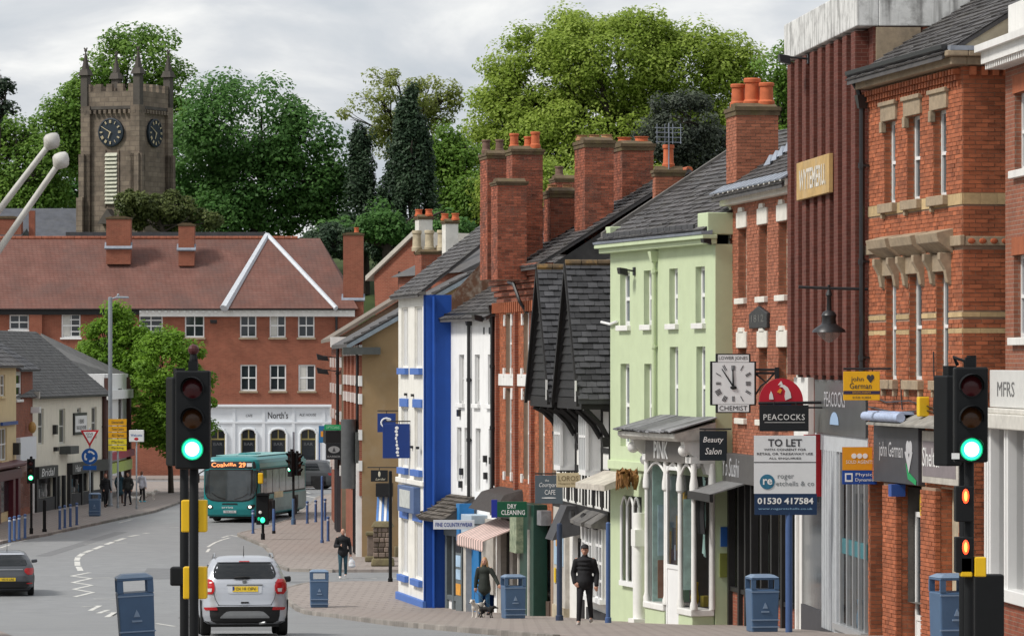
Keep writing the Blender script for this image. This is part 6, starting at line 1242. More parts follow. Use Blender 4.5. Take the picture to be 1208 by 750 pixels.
r, g, zt = sig('left foreground traffic signal with green lamp lit and yellow boxes', 227.5, 45, 437, 553, 0, ((628, .07), (628, -.07), (707, .07), (707, -.05)))
one('ball', (-.0, .1, zt + .22), (.06, .06, .06), 10, 7).build('detector_dome', mat('dark_red_dome', (.06, .012, .012), .4, .1), r); one('lathe', [(.045, zt), (.045, zt + .12), (.03, zt + .2)], (0, .1, 0), 10).build('detector_stem', SIG, r)
d = 47; g = zr(d) + PAVH; r = thing('traffic_signal', 'left signal pole standing behind the foreground one, head turned away', 'traffic light', ((217.5 - U0) * d / FP, d, g), 0, 'traffic signals')
pole(r, 0, 0, 0, (V0 - 440) * d / FP - g); sig_head(r, -.1, -.06, (V0 - 549) * d / FP - g, .98, .24, R(-66), 2, True); one('box', -.15, .06, -.12, .1, (V0 - 690) * d / FP - g, (V0 - 668) * d / FP - g).build('junction_box', SIG, r, bevel=.02)
r, g, zt = sig('right foreground traffic signal with green lamp and red pedestrian lamps', 1145, 43, 433, 545, 0, ())
for vv in (585, 645):
    z = (V0 - vv) * 43 / FP - g; one('box', -.15, .03, .0, .2, z - .26, z + .1).build('pedestrian_lamp_box', SIG, r, bevel=.01); one('ball', (-.05, -.005, z), (.035, .014, .075), 10, 7).build('red_lamp', RON, r); one('ball', (-.05, -.015, z), (.016, .012, .05), 8, 6).build('red_lamp_core', ROUT, r)
z = (V0 - 680) * 43 / FP - g; button_box(r, .1, .1, z, .2, .12); button_box(r, -.04, .1, z, .2, .12); one('box', -.2, -.12, -.075, -.07, (V0 - 541) * 43 / FP - g, (V0 - 534) * 43 / FP - g).build('white_sticker', UPVC, r)
one('lathe', [(.05, zt), (.05, zt + .12)], (.02, .1, 0), 10).build('detector_stem', SIG, r); b = MB(); b.tube([(-.12, .12, zt + .02), (-.16, .1, zt + .1), (-.05, .05, zt + .06), (-.02, .1, zt - .2)], .02, 6); b.build('cable_loop', SIG, r, smooth=50)
d = 44.2; g = zr(d) + PAVH; r = thing('traffic_signal', 'right signal pole with head turned away to the left', 'traffic light', ((1137 - U0) * d / FP, d, g), 0, 'traffic signals'); pole(r, 0, 0, 0, (V0 - 436) * d / FP - g); sig_head(r, -.2, -.1, (V0 - 549) * d / FP - g, .94, .26, R(-62), 2, True); 
b = MB(); b.tube([(0, 0, 2.9), (-.2, 0, 2.9)], .025, 6); b.build('bracket', SIG, r)
d = 46; g = zr(d) + PAVH; r = tag(one('box', -.16, .16, -.1, .14, 0, (V0 - 677) * d / FP - g).build('control_cabinet', SIG, bevel=.015), 'black steel control cabinet at the foot of the right signal', 'cabinet'); r.location = ((1166 - U0) * d / FP, d, g)
# smaller signals across the road
def far_sig(label, u, d, vt, vb, rz, lamp=None):
    g = zr(d) + PAVH; r = thing('traffic_signal', label, 'traffic light', ((u - U0) * d / FP, d, g), 0, 'traffic signals'); zt = (V0 - vt) * d / FP - g; zb_ = (V0 - vb) * d / FP - g
    pole(r, 0, .14, 0, zt + .1, .055); sig_head(r, -.12 if rz else 0, 0, zb_, zt - zb_, .34, rz); return r, zt, zb_
far_sig('small signal with green lamp on the far left pavement', 36.5, 187, 541, 570, 0)
r, zt, z2 = far_sig('signal head turned sideways on a tall pole beside the bus', 346, 198, 532, 562, R(-55)); sig_head(r, .22, .1, z2 + .05, 1.05, .34, R(60), 9); pole(r, 0, .14, 0, 1.2, .075, BINB, 'blue_base'); one('lathe', [(.05, zt), (.05, zt + .9)], (.0, .12, 0), 8).build('top_stem', LEAD, r)
d = 181; g = zr(d) + PAVH; r = thing('pedestrian_signal', 'low black pedestrian signal with green lamp in front of the bus', 'traffic light', ((310 - U0) * d / FP, d, g), 0, 'traffic signals'); pole(r, 0, .1, 0, 2.0, .06)
zz_ = (V0 - 584) * d / FP - g; one('box', -.28, .26, -.08, .14, zz_ - 1.25, zz_).build('signal_head', SIG, r, bevel=.03); one('prism', [(-.3, zz_), (.3, zz_), (.24, zz_ + .1), (-.2, zz_ + .1)], -.2, .1).build('visor', SIG, r)
one('ball', (.0, -.1, zz_ - 1.05), (.1, .04, .12), 10, 7).build('green_lamp', GON, r); one('ball', (-.16, -.1, zz_ - 1.0), (.06, .03, .08), 8, 6).build('green_lamp', GRIM, r); one('ball', (-.1, -.1, zz_ - .72), (.07, .03, .07), 8, 6).build('white_reflector', UPVC, r)
# ---- bollards and posts
BOLB = mat('bollard_blue', (.06, .11, .25), .45, .1); BOLS = mat('bollard_band', (.4, .45, .55), .4, .05)
r = thing('bollard', 'x', 'bollard', (0, 0, 0), 0, 'blue bollards'); one('lathe', [(.075, 0), (.075, .05), (.06, .06), (.06, .96), (.075, .97), (.075, 1.02), (.03, 1.05)], (0, 0, 0), 12).build('shaft', BOLB, r, smooth=35); one('lathe', [(.063, .86), (.066, .87), (.066, .92), (.063, .93)], (0, 0, 0), 12).build('reflective_band', BOLS, r, smooth=35); b0 = r
BL_ = [(11.5, 639, 'first blue bollard from the left edge by the far signal'), (17, 637.5, 'second blue bollard from the left edge by the far signal'), (22.5, 636, 'third blue bollard from the left edge by the far signal'), (29.5, 634.5, 'blue bollard just left of the far green signal'), (70.5, 624, 'first of four bollards left of the roundabout sign'), (76.5, 622.5, 'second of four bollards left of the roundabout sign'), (83, 621, 'third of four bollards left of the roundabout sign'), (90.5, 619, 'fourth of four bollards, nearest the roundabout sign'), (298.5, 629, 'blue bollard half hidden behind the pedestrian signal'), (362.5, 617, 'left one of the bollards right of the bus rear'), (372.5, 615.5, 'middle one of the bollards right of the bus rear'), (383.5, 613.5, 'right one of the bollards right of the bus rear'), (387, 638, 'blue bollard beside the dark shopfront at the far corner')]
for i, (u, v, lb) in enumerate(BL_):
    x, y = gp(u, v, PAVH); o = b0 if i == 0 else dup(b0, (x, y, zr(y) + PAVH)); o.location = (x, y, zr(y) + PAVH); o['label'] = lb
def post(name, label, u, vb, vt, m, r_=.05, cat='post', lower=None, d=None):
    if d is None: d = gp(u, vb, PAVH)[1]
    g = zr(d) + PAVH; r = thing(name, label, cat, ((u - U0) * d / FP, d, g)); one('lathe', [(r_ * 1.4, 0), (r_ * 1.4, .12), (r_, .14), (r_, (V0 - vt) * d / FP - g), (r_ * .6, (V0 - vt) * d / FP - g + .03)], (0, 0, 0), 12).build('shaft', m, r, smooth=35)
    if lower: one('lathe', [(r_ * 1.25, 0), (r_ * 1.25, lower), (r_, lower + .05)], (0, 0, 0), 12).build('blue_base', BOLB, r, smooth=35)
    return r, d, g
post('marker_post', 'black post with blue band between the far signal and bollards', 52.5, 627, 590, SIG, .075, lower=None)
post('marker_post', 'black and blue post beside the bus, left of the tall signal', 323, 629, 590, SIG, .055, lower=1.05)
post('sign_post', 'tall thin blue post on the far corner pavement', 380, 640, 562, BOLB, .055)
post('sign_post', 'blue post in front of the timber-framed shop window', 717.5, 735, 617, BOLB, .055, d=101)
post('sign_post', 'dark blue post with white foot left of the timber house door', 660, 735, 618, mat('navy_post', (.03, .045, .09), .4, .1), .07, d=106)
r, d, g = post('lamp_post', 'tall grey lamp post in front of the left street tree', 130, 597, 351, mat('galvanised', (.33, .36, .39), .4, .1, metal=.5), .11, 'lamp post'); zt = (V0 - 351) * d / FP - g
one('tube', [(0, 0, zt - .1), (.3, 0, zt), (.9, 0, zt)], .045, 8).build('arm', MATS['galvanised'], r, smooth=50); one('hexa', [(.3, -.14, zt - .03), (1.0, -.12, zt - .03), (1.0, .12, zt - .03), (.3, .14, zt - .03), (.3, -.12, zt + .08), (.95, -.1, zt + .06), (.95, .1, zt + .06), (.3, .12, zt + .08)]).build('lamp_head', MATS['galvanised'], r, bevel=.02); one('ball', (.42, 0, zt + .14), .07, 8, 6).build('photocell', MATS['galvanised'], r)
# ---- signs on the left pavement
SY = MATS['yellow_sign']; RB = mat('roundabout_blue', (.01, .10, .38), .4, .05); RS = mat('sign_red', (.5, .02, .03), .4, .05)
r, d, g = post('road_sign', 'give way triangle and blue roundabout sign on a post', 106, 606, 505, MATS['galvanised'], .05, 'road sign'); s = d / FP
zz2 = lambda v: (V0 - v) * s - g
one('prism', [(-11 * s, zz2(507)), (11 * s, zz2(507)), (0, zz2(527))], -.09, -.06).build('give_way_triangle', RS, r); one('prism', [(-7.6 * s, zz2(509)), (7.6 * s, zz2(509)), (0, zz2(522.5))], -.1, -.088).build('white_centre', UPVC, r); text('GIVE', r, LT, 0, -.105, zz2(511.5), .12, .34); text('WAY', r, LT, 0, -.105, zz2(515), .12, .26)
dk = one('lathe', [(9.6 * s, -.1), (9.6 * s, -.06), (.01, -.06)], (0, 0, zz2(538)), 28, 'y').build('roundabout_disc', RB, r)
for k in range(3):
    a0 = k * 2.094 + .4; b = MB(); v = []
    for j in range(9):
        a = a0 + j * .15; v += [(math.cos(a) * ra * s, -.105, zz2(538) + math.sin(a) * ra * s) for ra in (4.6, 6.6)]
    b.add(v, [(2 * j, 2 * j + 1, 2 * j + 3, 2 * j + 2) for j in range(8)]); a = a0 + 8 * .15; b.add([(math.cos(a) * 3.6 * s, -.105, zz2(538) + math.sin(a) * 3.6 * s), (math.cos(a) * 7.6 * s, -.105, zz2(538) + math.sin(a) * 7.6 * s), (math.cos(a + .42) * 5.6 * s, -.105, zz2(538) + math.sin(a + .42) * 5.6 * s)], [(0, 1, 2)]); b.build('white_arrow', UPVC, dk)
one('box', -8 * s, 8 * s, -.09, -.06, zz2(554), zz2(549)).build('blue_plate', RB, r); 
r, d, g = post('direction_sign', 'stack of five yellow direction boards beside the lamp post', 139, 599, 494, MATS['galvanised'], .05, 'road sign'); s = d / FP
for k, (v0_, v1_) in enumerate(((494, 501.5), (502.5, 509), (509.8, 516.5), (517.5, 524), (525, 531.5))):
    m_ = mat('amber_sign', (.72, .36, .01), .45, .05) if k < 3 else mat('lemon_sign', (.75, .6, .03), .45, .05); bd = one('box', -11 * s, 10.5 * s, -.1, -.05, zz2(v1_), zz2(v0_)) if False else one('box', -11 * s, 10.5 * s, -.1, -.05, (V0 - v1_) * s - g, (V0 - v0_) * s - g); bd = bd.build('board', m_, r)
    text(('Diverted traffic', 'Town Centre', 'A511 Burton', 'Market', 'Parking')[k], bd, LT, 0, -.106, (V0 - (v0_ + v1_) / 2) * s - g, .14, .62)
r, d, g = post('notice_sign', 'white square notice on a post in front of the street tree', 161, 600, 507, MATS['galvanised'], .04, 'sign'); s = d / FP; bd = one('box', -8.5 * s, 9 * s, -.1, -.05, (V0 - 521) * s - g, (V0 - 507) * s - g).build('board', UPVC, r, bevel=.04); text('Welcome', bd, RB, 0, -.106, (V0 - 513) * s - g, .14, .6); one('ball', (0, -.1, (V0 - 517.5) * s - g), (.12, .01, .08), 8, 6).build('emblem', RS, bd)
# ---- leaning white poles at the left edge
PW = mat('weathered_white_pole', (.55, .54, .51), .6, .15, 3, dirt=.35, dirtc=(.3, .27, .24))
for lb, d, tip, v2, m2 in (('upper leaning white pole with round finial at the left edge', 73, (57, 172), (-173, 480), PW), ('lower leaning white pole with round finial at the left edge', 72, (68, 195), (-176, 566), PW)):
    p1, p0 = W(*tip, d), W(*v2, d); p0.x = -11.42; r = thing('leaning_pole', lb, 'flagpole', tuple(p0), 0, 'leaning white poles'); v = p1 - p0; n_ = v.normalized()
    one('tube', [(0, 0, 0), tuple(v * .5), tuple(v)], [.075, .065, .05], 10).build('shaft', m2, r, smooth=40); one('box', -.06, .02, -.2, .2, -.3, .3).build('wall_plate', IRON, r)
    b = MB(); b.lathe([(.05, -.06), (.1, .0), (.15, .06), (.15, .12), (.1, .2), (.03, .26)], (0, 0, 0), 12); q = n_.to_track_quat('Z', 'Y').to_matrix().to_4x4(); b.v = [tuple(v + q @ Vector(p)) for p in b.v]; b.build('finial', m2, r, smooth=50)

# ================================================================ hanging signs, clock and lantern
def arm(par, x0, z, x1, y=.03, m=None, rr=.02): return one('tube', [(x0, y, z), (x1, y, z)], rr, 6).build('bracket', m or IRON, par)
# projecting clock
d = 91.5; s = d / FP; c = W(865, 487, d); r = thing('clock_sign', 'square white projecting clock lettered chemist on black frame', 'clock', tuple(c)); H = 70 * s
b = MB(); b.box(-27 * s, 27 * s, 0, .22, 9 * s, 61 * s); b.box(-20.5 * s, 20.5 * s, .001, .219, 0, 9 * s); b.box(-20.5 * s, 20.5 * s, .001, .219, 61 * s, 70 * s); b.build('case', BLACK, r, bevel=.01)
CF = mat('clock_white', (.74, .75, .76), .4, .03); fc = one('box', -24.5 * s, 24.8 * s, -.012, .0, 10.5 * s, 59.5 * s).build('dial', CF, r); one('box', -18 * s, 18.5 * s, -.012, .0, 1.5 * s, 10 * s).build('dial_foot', CF, r); one('box', -18 * s, 18.5 * s, -.012, .0, 60 * s, 68.5 * s).build('dial_head', CF, r)
text('LOWER JONES', r, LT, 0, -.018, 64.3 * s, 5.2 * s, 34 * s); text('CHEMIST', r, LT, 0, -.018, 5.8 * s, 5.6 * s, 33 * s)
zc_ = 33 * s; strokes = (3, 1, 2, 3, 2, 1, 2, 3, 4, 2, 1, 2)
b = MB()
for i in range(12):
    a = math.pi / 2 - i * math.pi / 6; rx, rz = math.cos(a), math.sin(a); k = 1 / max(abs(rx), abs(rz)); tx, tz = -rz, rx
    for j in range(strokes[i]):
        of = (j - (strokes[i] - 1) / 2) * 1.7 * s; q = []
        for yy in (-.022, -.012):
            for rr, ww in ((15.5, -1), (15.5, 1), (21.5, 1), (21.5, -1)): q.append((rx * rr * k * s * .95 + tx * (of + ww * .42 * s), yy, 35 * s + rz * rr * k * s * .98 + tz * (of + ww * .42 * s)))
        b.hexa(q)
b.build('numerals', LT, fc, kind='stuff')
for (ex, ez), w_ in (((-13.5, 21), .9), ((-.6, 20), 1.1)):
    b = MB(); v = Vector((ex, ez)).normalized(); n_ = Vector((-v.y, v.x)); q = []
    for yy in (-.036, -.024):
        for (px, pz), ww in (((0, 0), -w_), ((0, 0), w_), ((ex, ez), w_ * .6), ((ex, ez), -w_ * .6)): q.append(((px + n_.x * ww) * s, yy, 31 * s + (pz + n_.y * ww) * s))
    b.hexa(q); b.build('clock_hand', BLACK, fc)
one('ball', (.2 * s, -.03, 30 * s), (4 * s, .02, 2.2 * s), 12, 8).build('hand_boss', BLACK, fc)
b = MB(); e_ = 51.5 * s
for zz_ in (47, 51): b.tube([(26 * s, .1, zz_ * s), (e_, .1, zz_ * s)], .03, 6)
b.tube([(27 * s, .1, 46 * s), (39 * s, .1, 36 * s), (e_, .1, 50 * s)], .025, 6); b.tube([(27 * s, .1, 22 * s), (33 * s, .1, 32 * s), (40 * s, .1, 37 * s)], .02, 6); b.box(e_ - .04, e_ + .05, .04, .16, 34 * s, 54 * s); b.build('bracket', IRON, r)
# red arched takeaway sign and black name sign
RA = mat('takeaway_red', (.48, .012, .03), .35, .05); d = 85.5; s = d / FP; c = W(921.5, 479, d); r = thing('takeaway_sign', 'red arched sign with white hen emblem above the black name sign', 'sign', tuple(c))
b = MB(); b.prism([(-26 * s, 0), (26 * s, 0)] + [(math.cos(math.pi * k / 16) * 26 * s, 6 * s + math.sin(math.pi * k / 16) * 27 * s) for k in range(17)], 0, .08); b.build('board', RA, r)
HW = mat('emblem_white', (.75, .73, .7), .4, 0)
one('prism', [(x * s, z * s) for x, z in ((5, 7), (12, 10), (11, 16), (8, 22), (4, 25), (0, 25.5), (-2, 23), (2, 22), (5, 18), (4, 12))], -.012, 0).build('hen_emblem', HW, r); one('prism', [(x * s, z * s) for x, z in ((-14, 8), (-9, 8), (-10, 14), (-12, 18), (-14, 13))], -.012, 0).build('hen_emblem', HW, r); one('prism', [(x * s, z * s) for x, z in ((-5, 17), (-1, 21), (1, 19), (-1, 15))], -.014, 0).build('beak_emblem', mat('emblem_orange', (.75, .3, .03), .4, 0), r); one('prism', [(x * s, z * s) for x, z in ((-4, 25), (0, 30), (2, 25.5))], -.012, 0).build('hen_emblem', HW, r)
one('box', -16 * s, 12 * s, -.014, 0, .5 * s, 2.5 * s).build('blue_stripe', mat('emblem_blue', (.03, .06, .3), .4, 0), r); one('tube', [(-27 * s, -.03, 3.5 * s), (52 * s, -.03, 4.5 * s)], .03, 8).build('bracket', IRON, r)
r, w_, h = flat_sign('name_sign', 'black hanging shop name sign above the to let board', 925, 493, 58, 31, 85.3, GLIT); text('PEACOCKS', r, HW, -.0, -.006, h * .54, h * .22, w_ * .84, sp=1.1); one('box', -w_ * .4, w_ * .42, -.004, 0, h * .33, h * .345).build('underline', HW, r); arm(r, w_ / 2, h * .9, w_ / 2 + 18 * 85.3 / FP); b = MB()
for x in (-.2, .25): b.tube([(x, .03, h), (x, .03, h + .06)], .015, 5)
b.build('hanger', IRON, r)
# TO LET board on its post
d = 84; s = d / FP; g = zr(d) + PAVH; r = thing('to_let_board', 'white and navy to let board on a blue post', 'sign', ((931 - U0) * d / FP, d, g)); zv = lambda v: (V0 - v) * s - g
one('lathe', [(.07, 0), (.07, zv(606)), (.05, zv(560))], (0, .07, 0), 12).build('post', BOLB, r, smooth=35)
M_ = Matrix.Rotation(R(1.2), 4, 'Y'); NAV = mat('navy_sign', (.012, .035, .09), .4, .05); x0, x1 = -41.5 * s, 31.5 * s
bd = one('box', x0, x1, 0, .03, zv(582), zv(513.5)).build('board', CF, r); one('box', x0 + .01, x1 + .02, .001, .03, zv(607), zv(582)).build('navy_panel', NAV, r); one('box', x0, x1, -.004, 0, zv(545.5), zv(544.5)).build('rule', LT, bd)
text('TO LET', r, LT, -5 * s, -.006, zv(522), 9 * s, 40 * s, bold=.02); text('WITH CONSENT FOR', r, LT, -5 * s, -.006, zv(530), 2.6 * s, 50 * s, bold=.01); text('RETAIL OR TAKEAWAY USE', r, LT, -5 * s, -.006, zv(535), 2.8 * s, 66 * s, bold=.01); text('ALL ENQUIRIES', r, LT, -5 * s, -.006, zv(540.5), 2.6 * s, 38 * s, bold=.01)
one('lathe', [(8.8 * s, -.01), (8.8 * s, 0)], (-26 * s, 0, zv(568)), 24, 'y').build('roundel', mat('teal_roundel', (.03, .16, .26), .4, .3, 6), bd); text('re', bd, UPVC, -25.5 * s, -.016, zv(568), 7 * s, 11 * s, bold=.02)
GT = mat('grey_text', (.22, .24, .25), .5, 0); text('roger', r, GT, -4 * s, -.006, zv(563), 6 * s, 19 * s); text('etchells & co', r, GT, 7 * s, -.006, zv(570), 5.5 * s, 45 * s); text('01530 417584', r, UPVC, -4.5 * s, -.006, zv(590.5), 7.6 * s, 66 * s, bold=.025); text('www.rogeretchells.co.uk', r, mat('pale_blue_text', (.3, .5, .7), .5, 0), -4.5 * s, -.006, zv(600), 3 * s, 64 * s)
# yellow estate agent sign, orange and blue board
AM = mat('estate_yellow', (.78, .42, .01), .45, .05); r, w_, h = flat_sign('agent_sign', 'yellow hanging estate agent sign with navy stripe', 1016.5, 455, 43, 34, 77.5, AM); text('john', r, LT, -w_ * .12, -.006, h * .72, h * .2, w_ * .34); text('German', r, LT, -.02, -.006, h * .5, h * .2, w_ * .6); one('box', -w_ / 2, w_ / 2, -.004, 0, h * .21, h * .33).build('navy_stripe', mat('plum_stripe', (.04, .03, .07), .4, 0), r); text('ESTATE AGENTS', r, AM, 0, -.009, h * .27, h * .05, w_ * .5); text('01530 412824', r, LT, 0, -.006, h * .1, h * .07, w_ * .5)
b = MB()
for sg in (-1, 1): b.ball((w_ * .24 + sg * w_ * .05, -.004, h * .8), (w_ * .055, .004, h * .09), 10, 6)
b.prism([(w_ * .14, h * .76), (w_ * .34, h * .76), (w_ * .24, h * .6)], -.006, 0); b.build('heart_emblem', LT, r); arm(r, -w_ * .5, h + .05, w_ / 2 + .2); one('tube', [(w_ * .3, .03, h), (w_ * .3, .03, h + .06)], .012, 5).build('hanger', IRON, r)
r, w_, h = flat_sign('agent_board', 'orange and blue agents board over the silver shop window', 1014, 549, 41, 44, 79.3, mat('agent_blue', (.012, .06, .3), .4, .05), .04); one('box', -w_ / 2, w_ / 2, -.004, 0, h * .38, h).build('orange_panel', mat('agent_orange', (.72, .3, .01), .4, .05), r)
for k in (-1, 0, 1): one('lathe', [(w_ * .075, -.008), (w_ * .075, 0)], (k * w_ * .16, -.004, h * .76), 14, 'y').build('white_roundel', UPVC, r)
text('SOLD AGENTS', r, UPVC, 0, -.008, h * .6, h * .09, w_ * .78); text('Physio', r, UPVC, w_ * .14, -.006, h * .25, h * .11, w_ * .5); text('Dynamic', r, UPVC, w_ * .14, -.006, h * .11, h * .11, w_ * .52); one('box', -w_ * .42, -w_ * .2, -.006, 0, h * .07, h * .3).build('emblem', UPVC, r); one('box', -w_ * .38, -w_ * .24, -.009, 0, h * .12, h * .26).build('emblem_centre', MATS['agent_blue'], r); arm(r, w_ / 2, h * .9, w_ / 2 + .35)
# beauty salon, cafe, charity shop, dry cleaning signs
r, w_, h = flat_sign('salon_sign', 'black beauty salon sign with white italic lettering', 841.5, 525.5, 32.5, 35, 96.5, mat('ink_sign', (.012, .018, .024), .4, .05)); text('Beauty', r, UPVC, 0, -.006, h * .68, h * .24, w_ * .74, italic=.25); text('Salon', r, UPVC, .0, -.006, h * .32, h * .22, w_ * .6, italic=.25); arm(r, -w_ / 2, h + .04, w_ / 2 + .1); one('tube', [(-w_ * .3, .03, h), (-w_ * .3, .03, h + .05)], .012, 5).build('hanger', IRON, r)
r, w_, h = flat_sign('cafe_sign', 'slate grey square cafe sign with white script', 647.5, 577, 33, 33.5, 110.5, mat('slate_sign', (.09, .115, .135), .5, .06)); text('the', r, UPVC, -.05, -.006, h * .82, h * .08, w_ * .14); text('Courtyard', r, UPVC, 0, -.006, h * .64, h * .2, w_ * .7, italic=.3); text('CAFE', r, UPVC, .03, -.006, h * .4, h * .17, w_ * .38); one('ball', (0, -.004, h * .2), (w_ * .27, .004, h * .022), 10, 6).build('flourish', UPVC, r); arm(r, -w_ / 2, h + .04, w_ / 2 + 28 * 110.5 / FP); one('tube', [(-.2, .03, h), (-.2, .03, h + .05)], .012, 5).build('hanger', IRON, r)
CS = mat('cream_sign', (.55, .45, .28), .55, .08); r, w_, h = flat_sign('charity_sign', 'cream shop sign with brown letters overlapping the grey cafe sign', 670.5, 566, 28, 17, 108.5, CS); text('LOROS', r, mat('brown_letters', (.18, .13, .06), .5, 0), 0, -.006, h * .62, h * .36, w_ * .84); text('Hospice Shop', r, MATS['brown_letters'], 0, -.006, h * .25, h * .16, w_ * .82); arm(r, -w_ * .5, h + .05, w_ / 2 + .5); one('tube', [(-.1, .03, h), (-.1, .03, h + .06)], .012, 5).build('hanger', IRON, r)
DG = mat('sign_green', (.006, .085, .04), .4, .06); r, w_, h = flat_sign('cleaner_sign', 'dark green dry cleaning sign above the striped awning', 604, 600.5, 35, 18, 117, DG, .3); text('DRY', r, UPVC, .0, -.006, h * .7, h * .3, w_ * .3, bold=.01); text('CLEANING', r, UPVC, .03, -.006, h * .3, h * .32, w_ * .8, bold=.01); one('box', -w_ / 2 - .16, -w_ / 2, .02, .3, -.02, h * 1.12).build('blue_end', mat('deep_blue', (.015, .03, .28), .4, .05), r)
r, w_, h = flat_sign('courtyard_sign', 'long white and blue sign board fixed to the blue wall', 535.5, 618.5, 48.5, 11, 125.2, mat('pale_sign_board', (.66, .7, .76), .45, .04), .05); text('FINE COUNTRYWEAR', r, mat('blue_letters', (.02, .05, .3), .4, 0), 0, -.006, h * .5, h * .45, w_ * .9, bold=.01); arm(r, w_ / 2, h * .5, w_ / 2 + .6)
# signs over the side street
NV = mat('navy_hanging', (.012, .04, .19), .4, .05); r, w_, h = flat_sign('navy_sign', 'large navy hanging sign with white vertical lettering', 467.5, 520, 32, 40.5, 132.6, NV, .06, R(3)); b = MB()
for k, (dx, dz, sx, sz) in enumerate(((.02, .88, .07, .05), (-.0, .78, .06, .045), (.02, .68, .05, .045), (-.01, .58, .04, .05), (.02, .48, .03, .05), (.02, .38, .05, .04), (.05, .28, .06, .045), (.04, .17, .06, .045), (.06, .08, .05, .03))): b.ball((dx * w_, -.004, dz * h), (sx * w_, .006, sz * h), 10, 6)
b.build('white_script', UPVC, r); arm(r, -w_ * .4, h + .08, w_ / 2 + .25); one('tube', [(.1, .03, h), (.1, .03, h + .08)], .012, 5).build('hanger', IRON, r)
r, w_, h = flat_sign('navy_sign', 'smaller rounded navy sign with swirl above the large navy one', 456, 498.5, 21.5, 22, 160, NV, .06); b = MB(); b.tube([(math.cos(a) * w_ * .3, -.01, h * .5 + math.sin(a) * h * .25) for a in [k * .5 for k in range(2, 10)]], .03, 6); b.ball((w_ * .12, -.005, h * .68), (w_ * .14, .006, h * .08), 8, 6); b.build('white_swirl', UPVC, r); arm(r, -w_ * .5, h + .1, w_ / 2 + .6); one('tube', [(.0, .03, h), (.0, .03, h + .1)], .015, 5).build('hanger', IRON, r)
r, w_, h = flat_sign('bird_sign', 'small black sign with pale bird emblem by the tan wall', 447.5, 561, 20, 13.5, 158, GLIT, .05); one('ball', (.0, -.004, h * .65), (w_ * .07, .006, h * .25), 8, 6).build('bird_emblem', mat('emblem_cream', (.6, .55, .42), .5, 0), r); text('Larder', r, MATS['emblem_cream'], .05, -.006, h * .22, h * .2, w_ * .6, italic=.3); arm(r, -w_ * .7, h + .1, w_ / 2 + .8); one('tube', [(.0, .03, h), (.0, .03, h + .1)], .015, 5).build('hanger', IRON, r)
r, w_, h = flat_sign('green_lozenge_sign', 'green lozenge sign on the far corner beside the pub', 392.5, 504, 20, 6.5, 186, mat('bright_green_sign', (.0, .3, .1), .4, .05), .06, 0); text('OPTICIANS', r, mat('lime_text', (.4, .8, .5), .5, 0), 0, -.006, h * .5, h * .5, w_ * .8); arm(r, w_ / 2, h * .6, w_ / 2 + .35)
r, w_, h = flat_sign('barber_sign', 'black oval emblem sign below the green lozenge sign', 394, 532, 19, 19.5, 183, GLIT, .06); b = MB(); b.lathe([(w_ * .36, -.006), (w_ * .36, 0), (w_ * .3, -.002)], (0, 0, 0), 16, 'y'); b.v = [(x, y, z * .6 + h * .6) for x, y, z in b.v]; b.build('oval_emblem', mat('emblem_grey', (.3, .3, .3), .5, 0), r); one('prism', [(-w_ * .1, h * .48), (w_ * .1, h * .48), (0, h * .75)], -.014, 0).build('bell_emblem', LT, r); text('BARBER', r, MATS['emblem_grey'], 0, -.006, h * .18, h * .12, w_ * .8); arm(r, w_ / 2, h * .9, w_ / 2 + .4)
r, w_, h = flat_sign('blue_sign', 'blue notice with orange picture in front of the pub window', 384, 512, 16, 20, 262, mat('azure_sign', (.03, .15, .32), .4, .05), .06); one('box', -w_ * .35, w_ * .1, -.006, 0, h * .35, h * .68).build('orange_picture', mat('emblem_orange', (.75, .3, .03)), r); one('tube', [(-w_ * .45, .03, .0), (-w_ * .45, .03, zr(262) + PAVH - r.location.z)], .04, 6).build('post', BOLB, r)
# hanging lantern
d = 79.8; s = d / FP; c = W(978, 404, d); r = thing('hanging_lantern', 'black iron lantern hanging from a long bracket on the ribbed store', 'lamp', tuple(c)); zv = lambda v: (404 - v) * s
b = MB(); b.lathe([(20 * s, zv(392)), (19 * s, zv(389)), (9 * s, zv(382)), (8 * s, zv(376)), (9 * s, zv(372)), (7 * s, zv(368)), (3 * s, zv(366)), (2.5 * s, zv(350)), (4 * s, zv(348)), (2 * s, zv(342))], (0, 0, 0), 18); b.build('hood', IRON, r, smooth=40)
one('lathe', [(1 * s, 0), (8 * s, zv(400)), (13 * s, zv(395)), (14.5 * s, zv(391))], (0, 0, 0), 18).build('glass_bowl', glassmat('lantern_glass', (.3, .28, .26), .05, .55), r, smooth=60); one('tube', [(-36 * s, 0, zv(338.5)), (0, 0, zv(340)), (49 * s, 0, zv(341))], .028, 8).build('bracket', IRON, r); one('tube', [(0, 0, zv(343)), (0, 0, zv(336))], .03, 8).build('hook', IRON, r)
